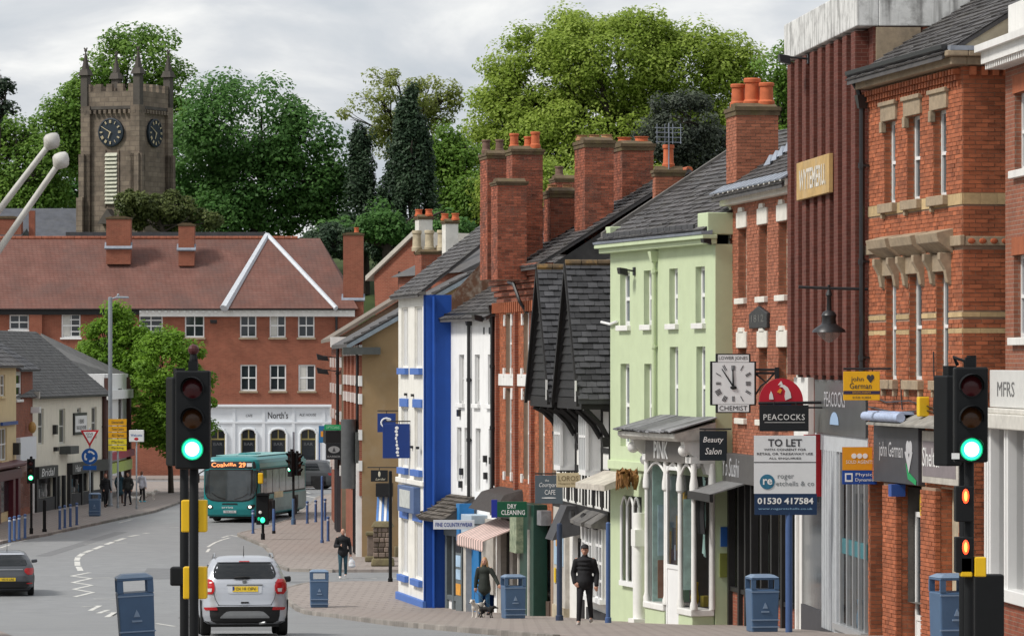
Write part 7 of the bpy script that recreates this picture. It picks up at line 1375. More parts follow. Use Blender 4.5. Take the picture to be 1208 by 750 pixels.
# ---- rubble gate pier, blue awning and pole at the mouth of the side street
d = 157.5; g = zr(d) + PAVH; RUB = mat('rubble_stone', (.17, .13, .105), .95, .3, 5, .5, 14, tint=.4, dirt=.3, dirtc=(.1, .09, .05)); r = thing('gate_pier', 'rubble stone gate pier with mossy capstone beside the tan wall', 'wall', ((451 - U0) * d / FP, d, g)); rr = random.Random(5)
one('box', -.3, .32, -.25, .4, 0, 1.45).build('core', MATS['mossy_stone'], r)
for j in range(6):
    x = -.33
    while x < .3:
        w_ = rr.uniform(.14, .26); b = MB(); b.tint = rr.random(); b.box(x, min(x + w_, .36) - .015, -.29 - rr.random() * .05, -.2, .34 + j * .185, .51 + j * .185); b.build('stone', RUB, r, bevel=.03); x += w_
one('hexa', [(-.42, -.4, 0), (.46, -.4, 0), (.46, .4, 0), (-.42, .4, 0), (-.38, -.36, .3), (.42, -.36, .3), (.42, .36, .3), (-.38, .36, .3)]).build('footing', MATS['mossy_stone'], r, bevel=.06); one('hexa', [(-.42, -.38, 1.45), (.44, -.38, 1.45), (.44, .46, 1.45), (-.42, .46, 1.45), (-.3, -.25, 1.66), (.32, -.25, 1.66), (.32, .3, 1.66), (-.3, .3, 1.66)]).build('capstone', MATS['mossy_stone'], r, bevel=.04)
r = thing('gate_pier', 'low mossy stone pier left of the rubble gate pier', 'wall', ((440 - U0) * 161 / FP, 161, zr(161) + PAVH)); one('box', -.22, .2, -.2, .25, 0, 1.0).build('shaft', RUB, r, bevel=.05); one('box', -.28, .26, -.27, .3, 1.0, 1.14).build('capstone', MATS['mossy_stone'], r, bevel=.04); one('box', -.3, .3, -.32, .3, 0, .22).build('footing', MATS['mossy_stone'], r, bevel=.05)
d = 163.6; g = zr(d) + PAVH; r = thing('blue_blind', 'blue and white striped shop blind on the tan gable wall', 'awning', ((452.5 - U0) * d / FP, d, (V0 - 616) * d / FP)); AWB = mat('blind_blue', (.10, .22, .5), .7, .1)
for i in range(6): one('hexa', [(-.28 + i * .1, -.5, 0), (-.19 + i * .1, -.5, 0), (-.19 + i * .1, 1.2, 1.0), (-.28 + i * .1, 1.2, 1.0), (-.28 + i * .1, -.5, .04), (-.19 + i * .1, -.5, .04), (-.19 + i * .1, 1.2, 1.05), (-.28 + i * .1, 1.2, 1.05)]).build('stripe', UPVC if i % 2 else AWB, r)
one('box', -.3, .34, -.1, 1.2, 1.0, 1.5).build('dark_box', BLACK, r); one('box', -.28, .32, -.52, -.5, -.18, .05).build('valance', AWB, r)
post('sign_post', 'black post at the corner of the blue and white house', 460.5, 690, 556, SIG, .06, d=146)
# ================================================================ vehicles
def lerp_tab(tab, z, k):
    if z <= tab[0][0]: return tab[0][k]
    for a, b in zip(tab, tab[1:]):
        if z <= b[0]: t = (z - a[0]) / (b[0] - a[0]); t = t * t * (3 - 2 * t) * .35 + t * .65; return a[k] + (b[k] - a[k]) * t
    return tab[-1][k]
class Hull:
    """Vehicle body stacked from rounded plan outlines: rows (z, half width, y of the near end, y of the far end, corner radius)."""
    def __init__(s, tab, bulge=.06, nz=30): s.tab = tab; s.bulge = bulge; s.nz = nz
    def near(s, x, z):
        w_, y, rc = lerp_tab(s.tab, z, 1), lerp_tab(s.tab, z, 2), lerp_tab(s.tab, z, 4); x = min(abs(x), w_ - .001); e = max(0, x - (w_ - rc))
        return y + s.bulge * (x / w_) ** 2 + rc - math.sqrt(max(0, rc * rc - e * e))
    def side(s, y, z): return lerp_tab(s.tab, z, 1)
    def mesh(s):
        b = MB(); zs = sorted({t[0] for t in s.tab} | {s.tab[0][0] + (s.tab[-1][0] - s.tab[0][0]) * i / s.nz for i in range(s.nz + 1)}); N_ = 44; v = []
        for z in zs:
            w_, y0, y1, rc = [lerp_tab(s.tab, z, k) for k in (1, 2, 3, 4)]; ring = []
            xs = [w_ * k / 7 for k in range(-7, 8)]; xs = [w_ * math.sin(math.pi / 2 * k / 9) for k in range(-9, 10)]
            ring += [(x, s.near(x, z), z) for x in xs]; ya, yb = s.near(w_, z), y1 - .35
            ring += [(w_, ya + (yb - ya) * k / 5, z) for k in range(1, 5)]
            ring += [(w_ * math.cos(math.pi * k / 12) , yb + .35 * math.sin(math.pi * k / 12) ** .6 if 0 < k < 12 else yb, z) for k in range(0, 13)]
            ring += [(-w_, yb + (ya - yb) * k / 5, z) for k in range(1, 5)]
            v += ring; N_ = len(ring)
        f_ = [(j * N_ + k, j * N_ + (k + 1) % N_, (j + 1) * N_ + (k + 1) % N_, (j + 1) * N_ + k) for j in range(len(zs) - 1) for k in range(N_)]
        f_ += [tuple(range(N_))[::-1], tuple(range((len(zs) - 1) * N_, len(zs) * N_))]
        b.add(v, f_); return b
    def patch(s, rows, off=.012, n=10):
        """Panel on the near end: rows [(z, x left, x right)] wrapped onto the body."""
        b = MB(); v = []
        zz = []
        for (za, a0, a1), (zb, b0, b1) in zip(rows, rows[1:]):
            for k in range(4): t = k / 4; zz.append((za + (zb - za) * t, a0 + (b0 - a0) * t, a1 + (b1 - a1) * t))
        zz.append(rows[-1])
        for z, x0, x1 in zz: v += [(x0 + (x1 - x0) * k / n, s.near(x0 + (x1 - x0) * k / n, z) - off, z) for k in range(n + 1)]
        m = len(zz); b.add(v, [(j * (n + 1) + k, j * (n + 1) + k + 1, (j + 1) * (n + 1) + k + 1, (j + 1) * (n + 1) + k) for j in range(m - 1) for k in range(n)])
        # a thin rim back to the body
        e = [j * (n + 1) for j in range(m)] + [(m - 1) * (n + 1) + k for k in range(1, n + 1)] + [j * (n + 1) + n for j in range(m - 2, -1, -1)] + [k for k in range(n - 1, 0, -1)]
        v2 = [(b.v[i][0], b.v[i][1] + off * 1.6, b.v[i][2]) for i in e]; o = len(b.v); b.v += v2; q = len(e); b.f += [(e[i], e[(i + 1) % q], o + (i + 1) % q, o + i) for i in range(q)]; b.t += [.5] * q
        return b
    def spatch(s, y0, y1, z0, z1, sg=1, off=.012, slant=0):
        b = MB(); n = 5; v = []
        for j in range(n + 1):
            z = z0 + (z1 - z0) * j / n
            for k in range(3): y = y0 + slant * j / n + (y1 - y0 - (0 if slant == 0 else slant * j / n)) * k / 2; v.append((sg * (s.side(y, z) + off), y, z))
        return b.add(v, [(j * 3 + k, j * 3 + k + 1, j * 3 + k + 4, j * 3 + k + 3) for j in range(n) for k in range(2)])
TYRE = mat('tyre', (.012, .012, .012), .85, .2); RIM = mat('alloy', (.35, .36, .37), .35, .1, metal=.6); RED = mat('tail_light_red', (.42, .008, .012), .2, .15, 6, spec=.6); PLY = mat('plate_yellow', (.72, .5, .03), .4, .03); BPL = mat('black_plastic', (.016, .016, .017), .6, .15)
def wheel(par, x, y, r_, w_=.2, sg=1):
    t = one('lathe', [(r_ * .62, -w_ / 2), (r_ * .93, -w_ / 2), (r_, -w_ * .36), (r_, w_ * .36), (r_ * .93, w_ / 2), (r_ * .62, w_ / 2)], (x, y, r_), 24, 'x').build('wheel', TYRE, par, smooth=35)
    one('lathe', [(r_ * .64, -w_ * .3), (r_ * .62, w_ * .42), (r_ * .2, w_ * .36), (.01, w_ * .4)] if sg > 0 else [(.01, -w_ * .4), (r_ * .2, -w_ * .36), (r_ * .62, -w_ * .42), (r_ * .64, w_ * .3)], (x, y, r_), 18, 'x').build('rim', RIM, t, smooth=35); return t
def slope_at(y): return math.atan((zr(y + 2) - zr(y - 2)) / 4)
def put(r, u, d, rz): r.location = ((u - U0) * d / FP, d, zr(d) + .004); r.rotation_euler = (slope_at(d) * math.cos(rz), 0, rz)
# ---- silver crossover
SIL = mat('silver_paint', (.50, .52, .56), .28, .03, 2, metal=.45, spec=.6)
r = thing('crossover_car', 'silver crossover car driving away behind the left traffic signal', 'car')
h = Hull([(.24, .74, .16, 4.05, .2), (.3, .84, .06, 4.15, .26), (.42, .875, .02, 4.2, .3), (.58, .885, .0, 4.22, .32), (.72, .89, .035, 4.2, .32), (.88, .89, .06, 4.12, .32), (.98, .885, .085, 3.75, .3), (1.08, .87, .12, 3.25, .28), (1.17, .83, .18, 3.0, .26), (1.3, .775, .25, 2.8, .24), (1.42, .72, .33, 2.6, .24), (1.52, .665, .42, 2.4, .24), (1.585, .6, .52, 2.2, .26), (1.625, .5, .72, 1.95, .3), (1.645, .33, 1.0, 1.7, .3)])
body = h.mesh().build('body', SIL, r, smooth=28)
gl = h.patch([(1.16, -.56, .56), (1.2, -.63, .63), (1.27, -.645, .645), (1.38, -.615, .615), (1.47, -.57, .57), (1.505, -.52, .52)], .008).build('rear_window', CARG, r, smooth=60)
h.patch([(1.505, -.56, .56), (1.53, -.57, .57), (1.555, -.5, .5)], .03).build('roof_spoiler', SIL, r, smooth=60); h.patch([(1.512, -.11, .11), (1.53, -.1, .1)], .036).build('brake_light', RED, r)
b = MB(); b.tube([(-.22, h.near(0, 1.19) - .04, 1.185), (0, h.near(0, 1.2) - .045, 1.2), (.05, h.near(0, 1.2) - .04, 1.2)], [.012, .022, .02], 6); b.ball((-.05, h.near(0, 1.19) - .03, 1.19), (.17, .03, .03), 10, 6); b.build('rear_wiper', BPL, r, smooth=50)
for sg in (-1, 1):
    q = lambda a, c: (a, c) if sg > 0 else (-c, -a)
    h.patch([(.85, *q(.66, .8)), (.92, *q(.62, .865)), (1.02, *q(.615, .875)), (1.1, *q(.64, .86)), (1.16, *q(.68, .815))], .016).build('tail_light', RED, r, smooth=60); h.patch([(.9, *q(.68, .76)), (.97, *q(.67, .77))], .02).build('reversing_lamp', mat('lamp_white', (.6, .55, .53), .3, 0), r)
    h.patch([(.525, *q(.56, .8)), (.555, *q(.56, .83)), (.585, *q(.58, .83))], .016).build('reflector', RED, r)
    one('tube', [(sg * .6, .75, 1.6), (sg * .585, .95, 1.675), (sg * .58, 2.0, 1.69), (sg * .6, 2.3, 1.58)], .02, 6).build('roof_rail', RIM, r, smooth=50)
    one('hexa', [(sg * .88, 2.55, 1.08), (sg * 1.06, 2.6, 1.1), (sg * 1.06, 2.75, 1.1), (sg * .88, 2.72, 1.08), (sg * .86, 2.55, 1.2), (sg * 1.05, 2.6, 1.22), (sg * 1.05, 2.75, 1.22), (sg * .86, 2.72, 1.2)]).build('door_mirror', BPL, r, bevel=.03)
    for y in (.72, 3.28): wheel(r, sg * .785, y, .345, .21, sg); h.spatch(y - .43, y + .43, .3, .74, sg, .008).build('wheel_arch', BPL, r)
    h.spatch(.75, 1.55, 1.14, 1.45, sg, .006, .22).build('side_window', CARG, r); h.spatch(1.6, 2.55, 1.12, 1.46, sg, .006).build('side_window', CARG, r)
h.patch([(.25, -.7, .7), (.32, -.835, .835), (.42, -.868, .868), (.5, -.87, .87), (.56, -.876, .876), (.6, -.5, .5)], .01).build('bumper', BPL, r, smooth=60)
h.patch([(.36, -.5, .5), (.385, -.5, .5), (.44, -.44, .44), (.49, -.38, .38), (.505, -.3, .3)], .025).build('skid_plate', RIM, r, smooth=60)
h.patch([(.86, -.3, .3), (.88, -.34, .34), (1.0, -.35, .35), (1.02, -.35, .35)], .012).build('plate_recess', mat('pale_silver', (.58, .6, .63), .35, .03, metal=.3), r); h.patch([(1.035, -.37, .37), (1.06, -.36, .36)], .03).build('chrome_strip', RIM, r)
pl = h.patch([(.9, -.25, .27), (1.01, -.25, .27)], .024).build('number_plate', PLY, r); text('DL18 OPV', pl, LT, .03, h.near(0, .95) - .03, .955, .07, .4); one('box', -.25, -.215, h.near(.23, .95) - .032, h.near(.23, .95) - .024, .905, 1.005).build('plate_band', mat('emblem_blue', (.03, .06, .3)), pl)
one('lathe', [(.05, -.012), (.05, 0), (.036, -.002), (.036, -.012)], (0, h.near(0, 1.1) - .006, 1.1), 16, 'y').build('badge', RIM, r); one('box', -.08, .08, h.near(0, .68) - .02, h.near(0, .68) + .01, .665, .695).build('hatch_handle', BPL, r)
for a in ((-.56, .63), (.56, .63)):
    b = MB(); pts = [(a[0] * k, h.near(a[0] * k, z) - .004, z) for k, z in ((.95, .63), (1.08, .75), (1.16, .95), (1.12, 1.1))]; b.tube(pts, .006, 4); b.build('panel_gap', BPL, r)
b = MB(); b.tube([(-.55, h.near(.55, .63) - .004, .63), (0, h.near(0, .62) - .004, .62), (.55, h.near(.55, .63) - .004, .63)], .006, 4); b.build('panel_gap', BPL, r); one('tube', [(0, .8, 1.62), (0, .72, 1.84)], [.01, .004], 5).build('aerial', BPL, r); one('tube', [(.3, .1, .25), (.42, .02, .27)], .03, 8).build('exhaust', RIM, r)
one('box', -.7, .7, .3, 3.9, .18, .3).build('underbody', BPL, r); put(r, 289, 86.5, R(5.5))
# ---- dark hatchback at the left edge
DGP = mat('dark_grey_paint_car', (.085, .09, .1), .25, .03, 2, metal=.3, spec=.6)
r = thing('hatchback_car', 'dark grey hatchback driving off the left edge of the picture', 'car')
h = Hull([(.2, .74, .14, 4.0, .2), (.3, .84, .03, 4.15, .3), (.5, .875, .0, 4.2, .34), (.66, .875, .01, 4.2, .34), (.8, .87, .05, 4.05, .34), (.9, .86, .08, 3.5, .32), (.99, .83, .13, 3.1, .3), (1.15, .75, .27, 2.8, .26), (1.3, .66, .45, 2.5, .25), (1.39, .58, .62, 2.3, .26), (1.44, .44, .9, 2.0, .3), (1.455, .3, 1.1, 1.8, .3)])
h.mesh().build('body', DGP, r, smooth=28); h.patch([(.99, -.6, .6), (1.05, -.64, .64), (1.2, -.58, .58), (1.32, -.5, .5)], .008).build('rear_window', CARG, r, smooth=60); h.patch([(1.34, -.55, .55), (1.37, -.55, .55), (1.395, -.45, .45)], .04).build('roof_spoiler', SIL, r)
for sg in (-1, 1):
    q = lambda a, c: (a, c) if sg > 0 else (-c, -a)
    h.patch([(.7, *q(.66, .8)), (.78, *q(.56, .86)), (.86, *q(.54, .86)), (.92, *q(.6, .84))], .014).build('tail_light', RED, r, smooth=60); h.patch([(.4, *q(.62, .8)), (.44, *q(.62, .82))], .016).build('reflector', RED, r)
    for y in (.75, 3.3): wheel(r, sg * .77, y, .32, .2, sg); h.spatch(y - .4, y + .4, .26, .68, sg, .008).build('wheel_arch', BPL, r)
    h.spatch(.85, 1.5, 1.0, 1.28, sg, .006, .25).build('side_window', CARG, r); h.spatch(1.55, 2.45, 1.0, 1.28, sg, .006).build('side_window', CARG, r)
    one('hexa', [(sg * .85, 2.45, .98), (sg * 1.04, 2.5, 1.0), (sg * 1.04, 2.62, 1.0), (sg * .85, 2.6, .98), (sg * .83, 2.45, 1.09), (sg * 1.03, 2.5, 1.11), (sg * 1.03, 2.62, 1.11), (sg * .83, 2.6, 1.09)]).build('door_mirror', DGP, r, bevel=.03)
h.patch([(.24, -.7, .7), (.34, -.84, .84), (.48, -.86, .86)], .01).build('bumper', BPL, r); pl = h.patch([(.5, -.26, .26), (.61, -.26, .26)], .02).build('number_plate', PLY, r); text('VK10 LRE', pl, LT, 0, h.near(0, .55) - .026, .555, .07, .4); h.patch([(.86, -.5, .5), (.885, -.5, .5)], .02).build('chrome_strip', RIM, r); one('tube', [(0, .95, 1.44), (0, .85, 1.75)], [.01, .004], 5).build('aerial', BPL, r)
one('box', -.7, .7, .3, 3.9, .15, .28).build('underbody', BPL, r); put(r, 9, 138.5, R(8))
# ---- grey off-roader parked by the pub
GRP = mat('gunmetal_paint', (.10, .105, .11), .3, .05, 2, metal=.4)
r = thing('parked_car', 'gunmetal grey car parked outside the pub behind the signal', 'car')
h = Hull([(.28, .78, .1, 4.4, .25), (.5, .9, 0, 4.5, .3), (.8, .92, .0, 4.5, .32), (1.0, .92, .04, 4.3, .32), (1.1, .9, .1, 3.3, .3), (1.4, .82, .25, 2.9, .28), (1.65, .74, .4, 2.6, .28), (1.74, .6, .7, 2.3, .3), (1.77, .4, 1.0, 2.0, .3)])
h.mesh().build('body', GRP, r, smooth=28); h.patch([(1.12, -.66, .66), (1.3, -.66, .66), (1.58, -.55, .55)], .008).build('rear_window', CARG, r, smooth=60)
for sg in (-1, 1):
    for y in (.85, 3.45): wheel(r, sg * .82, y, .37, .22, sg); h.spatch(y - .47, y + .47, .3, .82, sg, .008).build('wheel_arch', BPL, r)
    h.spatch(.75, 1.7, 1.15, 1.58, sg, .006, .2).build('side_window', CARG, r); h.spatch(1.75, 2.75, 1.15, 1.58, sg, .006).build('side_window', CARG, r); h.patch([(.85, *((.68, .86) if sg > 0 else (-.86, -.68))), (1.0, *((.66, .88) if sg > 0 else (-.88, -.66)))], .016).build('tail_light', RED, r)
one('box', -.75, .75, .3, 4.2, .2, .32).build('underbody', BPL, r); put(r, 396, 257, R(78))
# ---- bus
TEAL = mat('bus_teal', (.012, .22, .23), .35, .05, 1, spec=.5); PTE = mat('bus_pale_teal', (.20, .43, .42), .4, .06, 1); BUSI = mat('bus_interior', (.25, .26, .25), .8, .3, 2)
r = thing('bus', 'teal single-decker bus with orange destination display facing the camera', 'bus')
h = Hull([(.28, 1.12, .1, 10.4, .2), (.36, 1.22, .04, 10.5, .3), (.6, 1.25, 0, 10.5, .34), (.95, 1.25, .02, 10.5, .34), (1.6, 1.25, .06, 10.5, .34), (2.3, 1.24, .14, 10.5, .34), (2.6, 1.22, .2, 10.45, .34), (2.76, 1.16, .28, 10.4, .34), (2.86, 1.0, .5, 10.2, .36), (2.9, .6, 1.0, 9.8, .4)], .12)
h.mesh().build('body', TEAL, r, smooth=28)
h.patch([(.93, -.55, .55), (.97, -.82, .82), (1.06, -1.02, 1.02), (1.25, -1.14, 1.14), (1.6, -1.18, 1.18), (2.3, -1.17, 1.17), (2.34, -1.15, 1.15)], .014).build('windscreen_surround', BPL, r, smooth=60)
ws = h.patch([(.98, -.52, .52), (1.03, -.8, .8), (1.12, -.98, .98), (1.3, -1.09, 1.09), (1.6, -1.13, 1.13), (2.24, -1.12, 1.12), (2.29, -1.1, 1.1)], .02).build('windscreen', glassmat('windscreen_glass', (.045, .055, .06), .08), r, smooth=60)
for sg in (-1, 1): b = MB(); b.tube([(sg * .2, h.near(0, 1.06) - .035, 1.04), (sg * .55, h.near(.5, 1.2) - .035, 1.14), (sg * .8, h.near(.8, 1.3) - .035, 1.3)], .014, 5); b.build('wiper', BPL, r)
dp = h.patch([(2.38, -1.06, 1.06), (2.42, -1.1, 1.1), (2.66, -1.04, 1.04), (2.69, -1.0, 1.0)], .016).build('destination_display', BPL, r, smooth=60); LED = mat('led_orange', (.8, .25, .08), .4, 0, emit=(1, .33, .12), estr=1.0); ly = h.near(0, 2.56) - .06
text('Coalville', dp, LED, -.3, ly + .03, 2.54, .2, 1.1, bold=.02); text('29', dp, LED, .52, ly + .03, 2.54, .22, .3, bold=.03); one('box', .72, .95, ly + .02, ly + .03, 2.46, 2.62).build('route_card', CF, dp)
for sg in (-1, 1):
    q = lambda a, c: (a, c) if sg > 0 else (-c, -a)
    h.patch([(.62, *q(.78, .98)), (.68, *q(.74, 1.06)), (.76, *q(.8, 1.1)), (.8, *q(.9, 1.08))], .016).build('headlamp_cluster', BPL, r); one('ball', (sg * .88, h.near(.88, .7) - .02, .7), (.075, .03, .06), 10, 7).build('headlamp', mat('headlamp_glow', (.8, .75, .65), .2, 0, emit=(1, .9, .75), estr=1.2), r)
    for y in (2.5, 7.9): wheel(r, sg * 1.12, y, .48, .28, sg); h.spatch(y - .6, y + .6, .36, 1.0, sg, .01).build('wheel_arch', BPL, r)
    ys_ = [(.55, 1.05), (1.75, 2.9), (3.0, 4.3), (4.4, 5.7), (5.8, 7.1), (7.2, 8.5), (8.6, 9.9)]
    h.spatch(.5, 10.0, 1.2, 2.35, sg, .006).build('window_band', BPL, r)
    for y0, y1 in ys_: h.spatch(y0, y1, 1.27, 2.28, sg, .014).build('side_window', mat('bus_pale_window', (.22, .25, .25), .12, .35, 1.2, spec=.6), r)
    h.spatch(.4, 10.3, 2.42, 2.6, sg, .012).build('pale_cant_panel', PTE, r); h.spatch(3.2, 10.3, .4, 1.14, sg, .008).build('grey_skirt', mat('bus_grey_skirt', (.18, .26, .26), .4, .25, 1.2), r)
    one('box', sg * .5 - .45, sg * .5 + .45, 1.5, 9.0, 2.88, 2.93).build('roof_panel', PTE, r, bevel=.03)
h.spatch(1.08, 1.72, .4, 2.3, 1, .016).build('door', CARG, r); one('box', -.4, .4, 3.5, 4.6, 2.88, 2.99).build('roof_vent', TEAL, r, bevel=.04)
b = MB(); b.tube([(1.15, .12, 2.3), (1.38, -.05, 2.25), (1.4, -.08, 2.15)], .03, 6); b.build('mirror_arm', BPL, r); one('box', 1.27, 1.5, -.14, -.04, 1.72, 2.2).build('yellow_mirror', YB, r, bevel=.05); one('box', -1.5, -1.32, -.1, -.02, 1.75, 2.15).build('mirror', BPL, r, bevel=.05); one('tube', [(-1.15, .12, 2.3), (-1.4, -.05, 2.12)], .03, 6).build('mirror_arm', BPL, r)
pl = h.patch([(.43, -.28, .28), (.54, -.28, .28)], .02).build('number_plate', CF, r); text('FJ58 LSX', pl, LT, 0, h.near(.2, .48) - .04, .485, .07, .42); text('arriva', r, UPVC, -.1, h.near(.4, .68) - .03, .68, .1, .5); h.patch([(.8, -.35, .35), (.86, -.32, .32)], .012).build('grille', BPL, r); one('box', -1.0, 1.0, .4, 10, .18, .32).build('underbody', BPL, r)
h.spatch(3.3, 5.2, 1.4, 1.0, 1, .012).build('side_advert', mat('advert_cream', (.55, .48, .3), .5, .3, 3), r)
put(r, 271, 203, R(-9.5)); r.scale = (1.11, 1.05, 1.09)
# ================================================================ people and dogs
def skinmesh(name, caps, m, par, voxel=.016, sm=6):
    """Union of tapered limbs (a, ra, b, rb) and ellipsoids (centre, radii) grown into one continuous skin."""
    b = MB()
    for c in caps:
        if len(c) == 4:
            a, e = Vector(c[0]), Vector(c[2]); n = 4; b.tube([a.lerp(e, k / n) for k in range(n + 1)], [c[1] + (c[3] - c[1]) * k / n for k in range(n + 1)], 12); b.ball(tuple(a), c[1], 12, 8); b.ball(tuple(e), c[3], 12, 8)
        else: b.ball(c[0], c[1], 14, 10)
    me = bpy.data.meshes.new('tmp'); me.from_pydata(b.v, [], b.f); ob = bpy.data.objects.new('tmp', me); col.objects.link(ob)
    rm = ob.modifiers.new('r', 'REMESH'); rm.mode = 'VOXEL'; rm.voxel_size = voxel; s = ob.modifiers.new('s', 'SMOOTH'); s.iterations = sm; s.factor = .5
    out_ = bpy.data.meshes.new_from_object(ob.evaluated_get(bpy.context.evaluated_depsgraph_get())); bpy.data.objects.remove(ob); bpy.data.meshes.remove(me)
    out_.name = name; out_.materials.clear(); out_.materials.append(m); out_.polygons.foreach_set('use_smooth', [True] * len(out_.polygons))
    o = bpy.data.objects.new(name, out_); col.objects.link(o); o.parent = par; return o
SKIN = mat('skin', (.50, .27, .19), .6, .08, 8, subs=.05)
def hand(w_, dirv, curl=.5, side=1):
    """Palm, four bent fingers of unequal length and a thumb from the side of the palm."""
    w_, f_ = Vector(w_), Vector(dirv).normalized(); up = Vector((0, 1, .2)) if abs(f_.y) < .8 else Vector((0, 0, 1)); sd_ = f_.cross(up).normalized() * side; nr = sd_.cross(f_).normalized() * side
    caps = [(w_, .026, w_ + f_ * .05, .034), (w_ + f_ * .05 - sd_ * .02, .024, w_ + f_ * .085 - sd_ * .02, .02), (w_ + f_ * .05 + sd_ * .02, .024, w_ + f_ * .085 + sd_ * .02, .02)]
    for k, ln_ in enumerate((.065, .075, .07, .052)):
        a = w_ + f_ * .085 + sd_ * (-.03 + .02 * k); m1 = a + f_ * ln_ * .5 + nr * curl * .015; e = m1 + f_ * ln_ * .45 * (1 - curl * .6) + nr * curl * .035; caps += [(a, .0095, m1, .009), (m1, .009, e, .0075)]
    t = w_ + f_ * .03 - sd_ * .03; m1 = t + f_ * .025 - sd_ * .025; caps += [(t, .013, m1, .011), (m1, .011, m1 + f_ * .032, .009)]
    return caps
def person(label, u, d, ht, rz, top, legs, shoes, hair=None, cap=None, step=.14, arms=('down', 'down'), stance=0, coat=0, skirt=None, long_hair=False, skin=None, voxel=.014, hem=.8, stubble=False, h0=None):
    """Figure facing -y with a walking stride; clothes are separate shells over one continuous body."""
    g = zr(d) + (PAVH if h0 is None else h0); r = thing('person', label, 'person', ((u - U0) * d / FP, d, g), rz); k = ht / 1.75; sk = skin or SKIN
    V = lambda x, y, z: Vector((x, y, z)) * k
    hip = [V(sx * .09, 0, .93) for sx in (-1, 1)]; st = (step, -step); ank = [V(sx * (.1 + stance), -st[i], .08 + (.05 if st[i] < 0 and step > .1 else 0)) for i, sx in enumerate((-1, 1))]
    kne = [(hip[i] + ank[i]) / 2 + V(0, -.04 - (.03 if st[i] < 0 else 0), .0) for i in (0, 1)]; sh = [V(sx * .185, .0, 1.42) for sx in (-1, 1)]; el, wr, hd = [], [], []
    for i, sx in enumerate((-1, 1)):
        a = arms[i]
        if a == 'down': el.append(V(sx * .25, .04 + .03 * (1 if i else -1), 1.13)); wr.append(V(sx * .27, -.06 - .05 * (1 if i else -1), .88)); hd.append(Vector((0, -.1, -1)))
        elif a == 'pocket': el.append(V(sx * .265, .06, 1.13)); wr.append(V(sx * .215, -.1, .93)); hd.append(Vector((-sx * .5, -.3, -.6)))
        elif a == 'chest': el.append(V(sx * .27, -.02, 1.14)); wr.append(V(sx * .1, -.24, 1.16)); hd.append(Vector((-sx * .8, -.4, .2)))
        elif a == 'out': el.append(V(sx * .33, -.02, 1.17)); wr.append(V(sx * .46, -.14, .97)); hd.append(Vector((sx * .5, -.3, -.6)))
    K = lambda x: x * k
    body = [(V(0, .01, 1.5), K(.055), V(0, .0, 1.42), K(.07)), (V(0, -.01, 1.645), (K(.074), K(.092), K(.112))), (V(0, -.03, 1.585), (K(.055), K(.06), K(.055))), (V(0, -.1, 1.63), K(.012), V(0, -.108, 1.605), K(.016)), (V(-.075, 0, 1.635), (K(.012), K(.02), K(.03))), (V(.075, 0, 1.635), (K(.012), K(.02), K(.03))),
            (V(0, 0, 1.36), (K(.16), K(.1), K(.14))), (V(0, 0, 1.15), (K(.13), K(.095), K(.2))), (V(0, 0, .96), (K(.15), K(.1), K(.11)))]
    for i in (0, 1):
        body += [(hip[i], K(.08), kne[i], K(.05)), (kne[i], K(.05), ank[i], K(.035)), (ank[i], K(.035), ank[i] + V(0, -.13, -.045), K(.03)), (sh[i], K(.055), el[i], K(.04)), (el[i], K(.04), wr[i], K(.028)), (V(0, 0, 1.4), K(.08), sh[i], K(.055))] + [tuple(Vector(q) if j in (0, 2) else q for j, q in enumerate(c)) for c in hand(wr[i], hd[i], .6, 1 if i else -1)]
    skinmesh('body', body, sk, r, voxel, 3)
    tc_ = [(V(0, 0, 1.36), (K(.185), K(.125), K(.14))), (V(0, 0, 1.15), (K(.16), K(.125), K(.24))), (V(0, .01, 1.5), K(.07), V(0, 0, 1.4), K(.09)), (V(0, 0, 1.0), (K(.18), K(.13), K(.12)))]
    if coat: tc_ += [(V(0, 0, 1.1), K(.16), V(0, 0, hem), K(.19 + coat * .03))]
    for i in (0, 1): tc_ += [(V(0, .01, 1.44), K(.075), sh[i] + V(0, 0, -.03), K(.078)), (sh[i] + V(0, 0, -.03), K(.08), el[i], K(.066)), (el[i], K(.066), wr[i], K(.05))]
    if coat == .2: tc_ += [(V(0, -.01, 1.42 - q * .09), (K(.178), K(.138), K(.055))) for q in range(6)]
    skinmesh('jacket', tc_, top, r, .018, 4)
    lg = [(V(0, 0, .95), (K(.165), K(.115), K(.1)))]
    for i in (0, 1): lg += [(hip[i], K(.098), kne[i], K(.066)), (kne[i], K(.066), ank[i] + V(0, 0, .02), K(.052))]
    skinmesh('trousers', lg, legs, r, .017, 4)
    for i in (0, 1): skinmesh('shoe', [(ank[i] + V(0, .03, -.035), K(.042), ank[i] + V(0, -.12, -.045), K(.04)), (ank[i], K(.045), ank[i] + V(0, -.05, -.04), K(.045)), (ank[i] + V(0, -.1, -.045), K(.042), ank[i] + V(0, -.17, -.05), K(.03))], shoes, r, .012, 3)
    if hair:
        hc = [(V(0, .015, 1.675), (K(.084), K(.098), K(.1))), (V(0, .05, 1.62), (K(.075), K(.065), K(.09)))]
        if long_hair: hc += [(V(-.07, .02, 1.64), K(.035), V(-.085, .0, 1.47), K(.045)), (V(.07, .02, 1.64), K(.035), V(.085, .0, 1.47), K(.045)), (V(0, .06, 1.62), K(.07), V(0, .08, 1.45), K(.08))]
        skinmesh('hair', hc, hair, r, .014, 3)
    if cap: skinmesh('cap', [(V(0, .0, 1.705), (K(.086), K(.102), K(.075))), (V(-.04, -.1, 1.70), K(.014), V(.04, -.1, 1.70), K(.014)), (V(0, -.09, 1.70), (K(.07), K(.075), K(.014)))], cap, r, .012, 2)
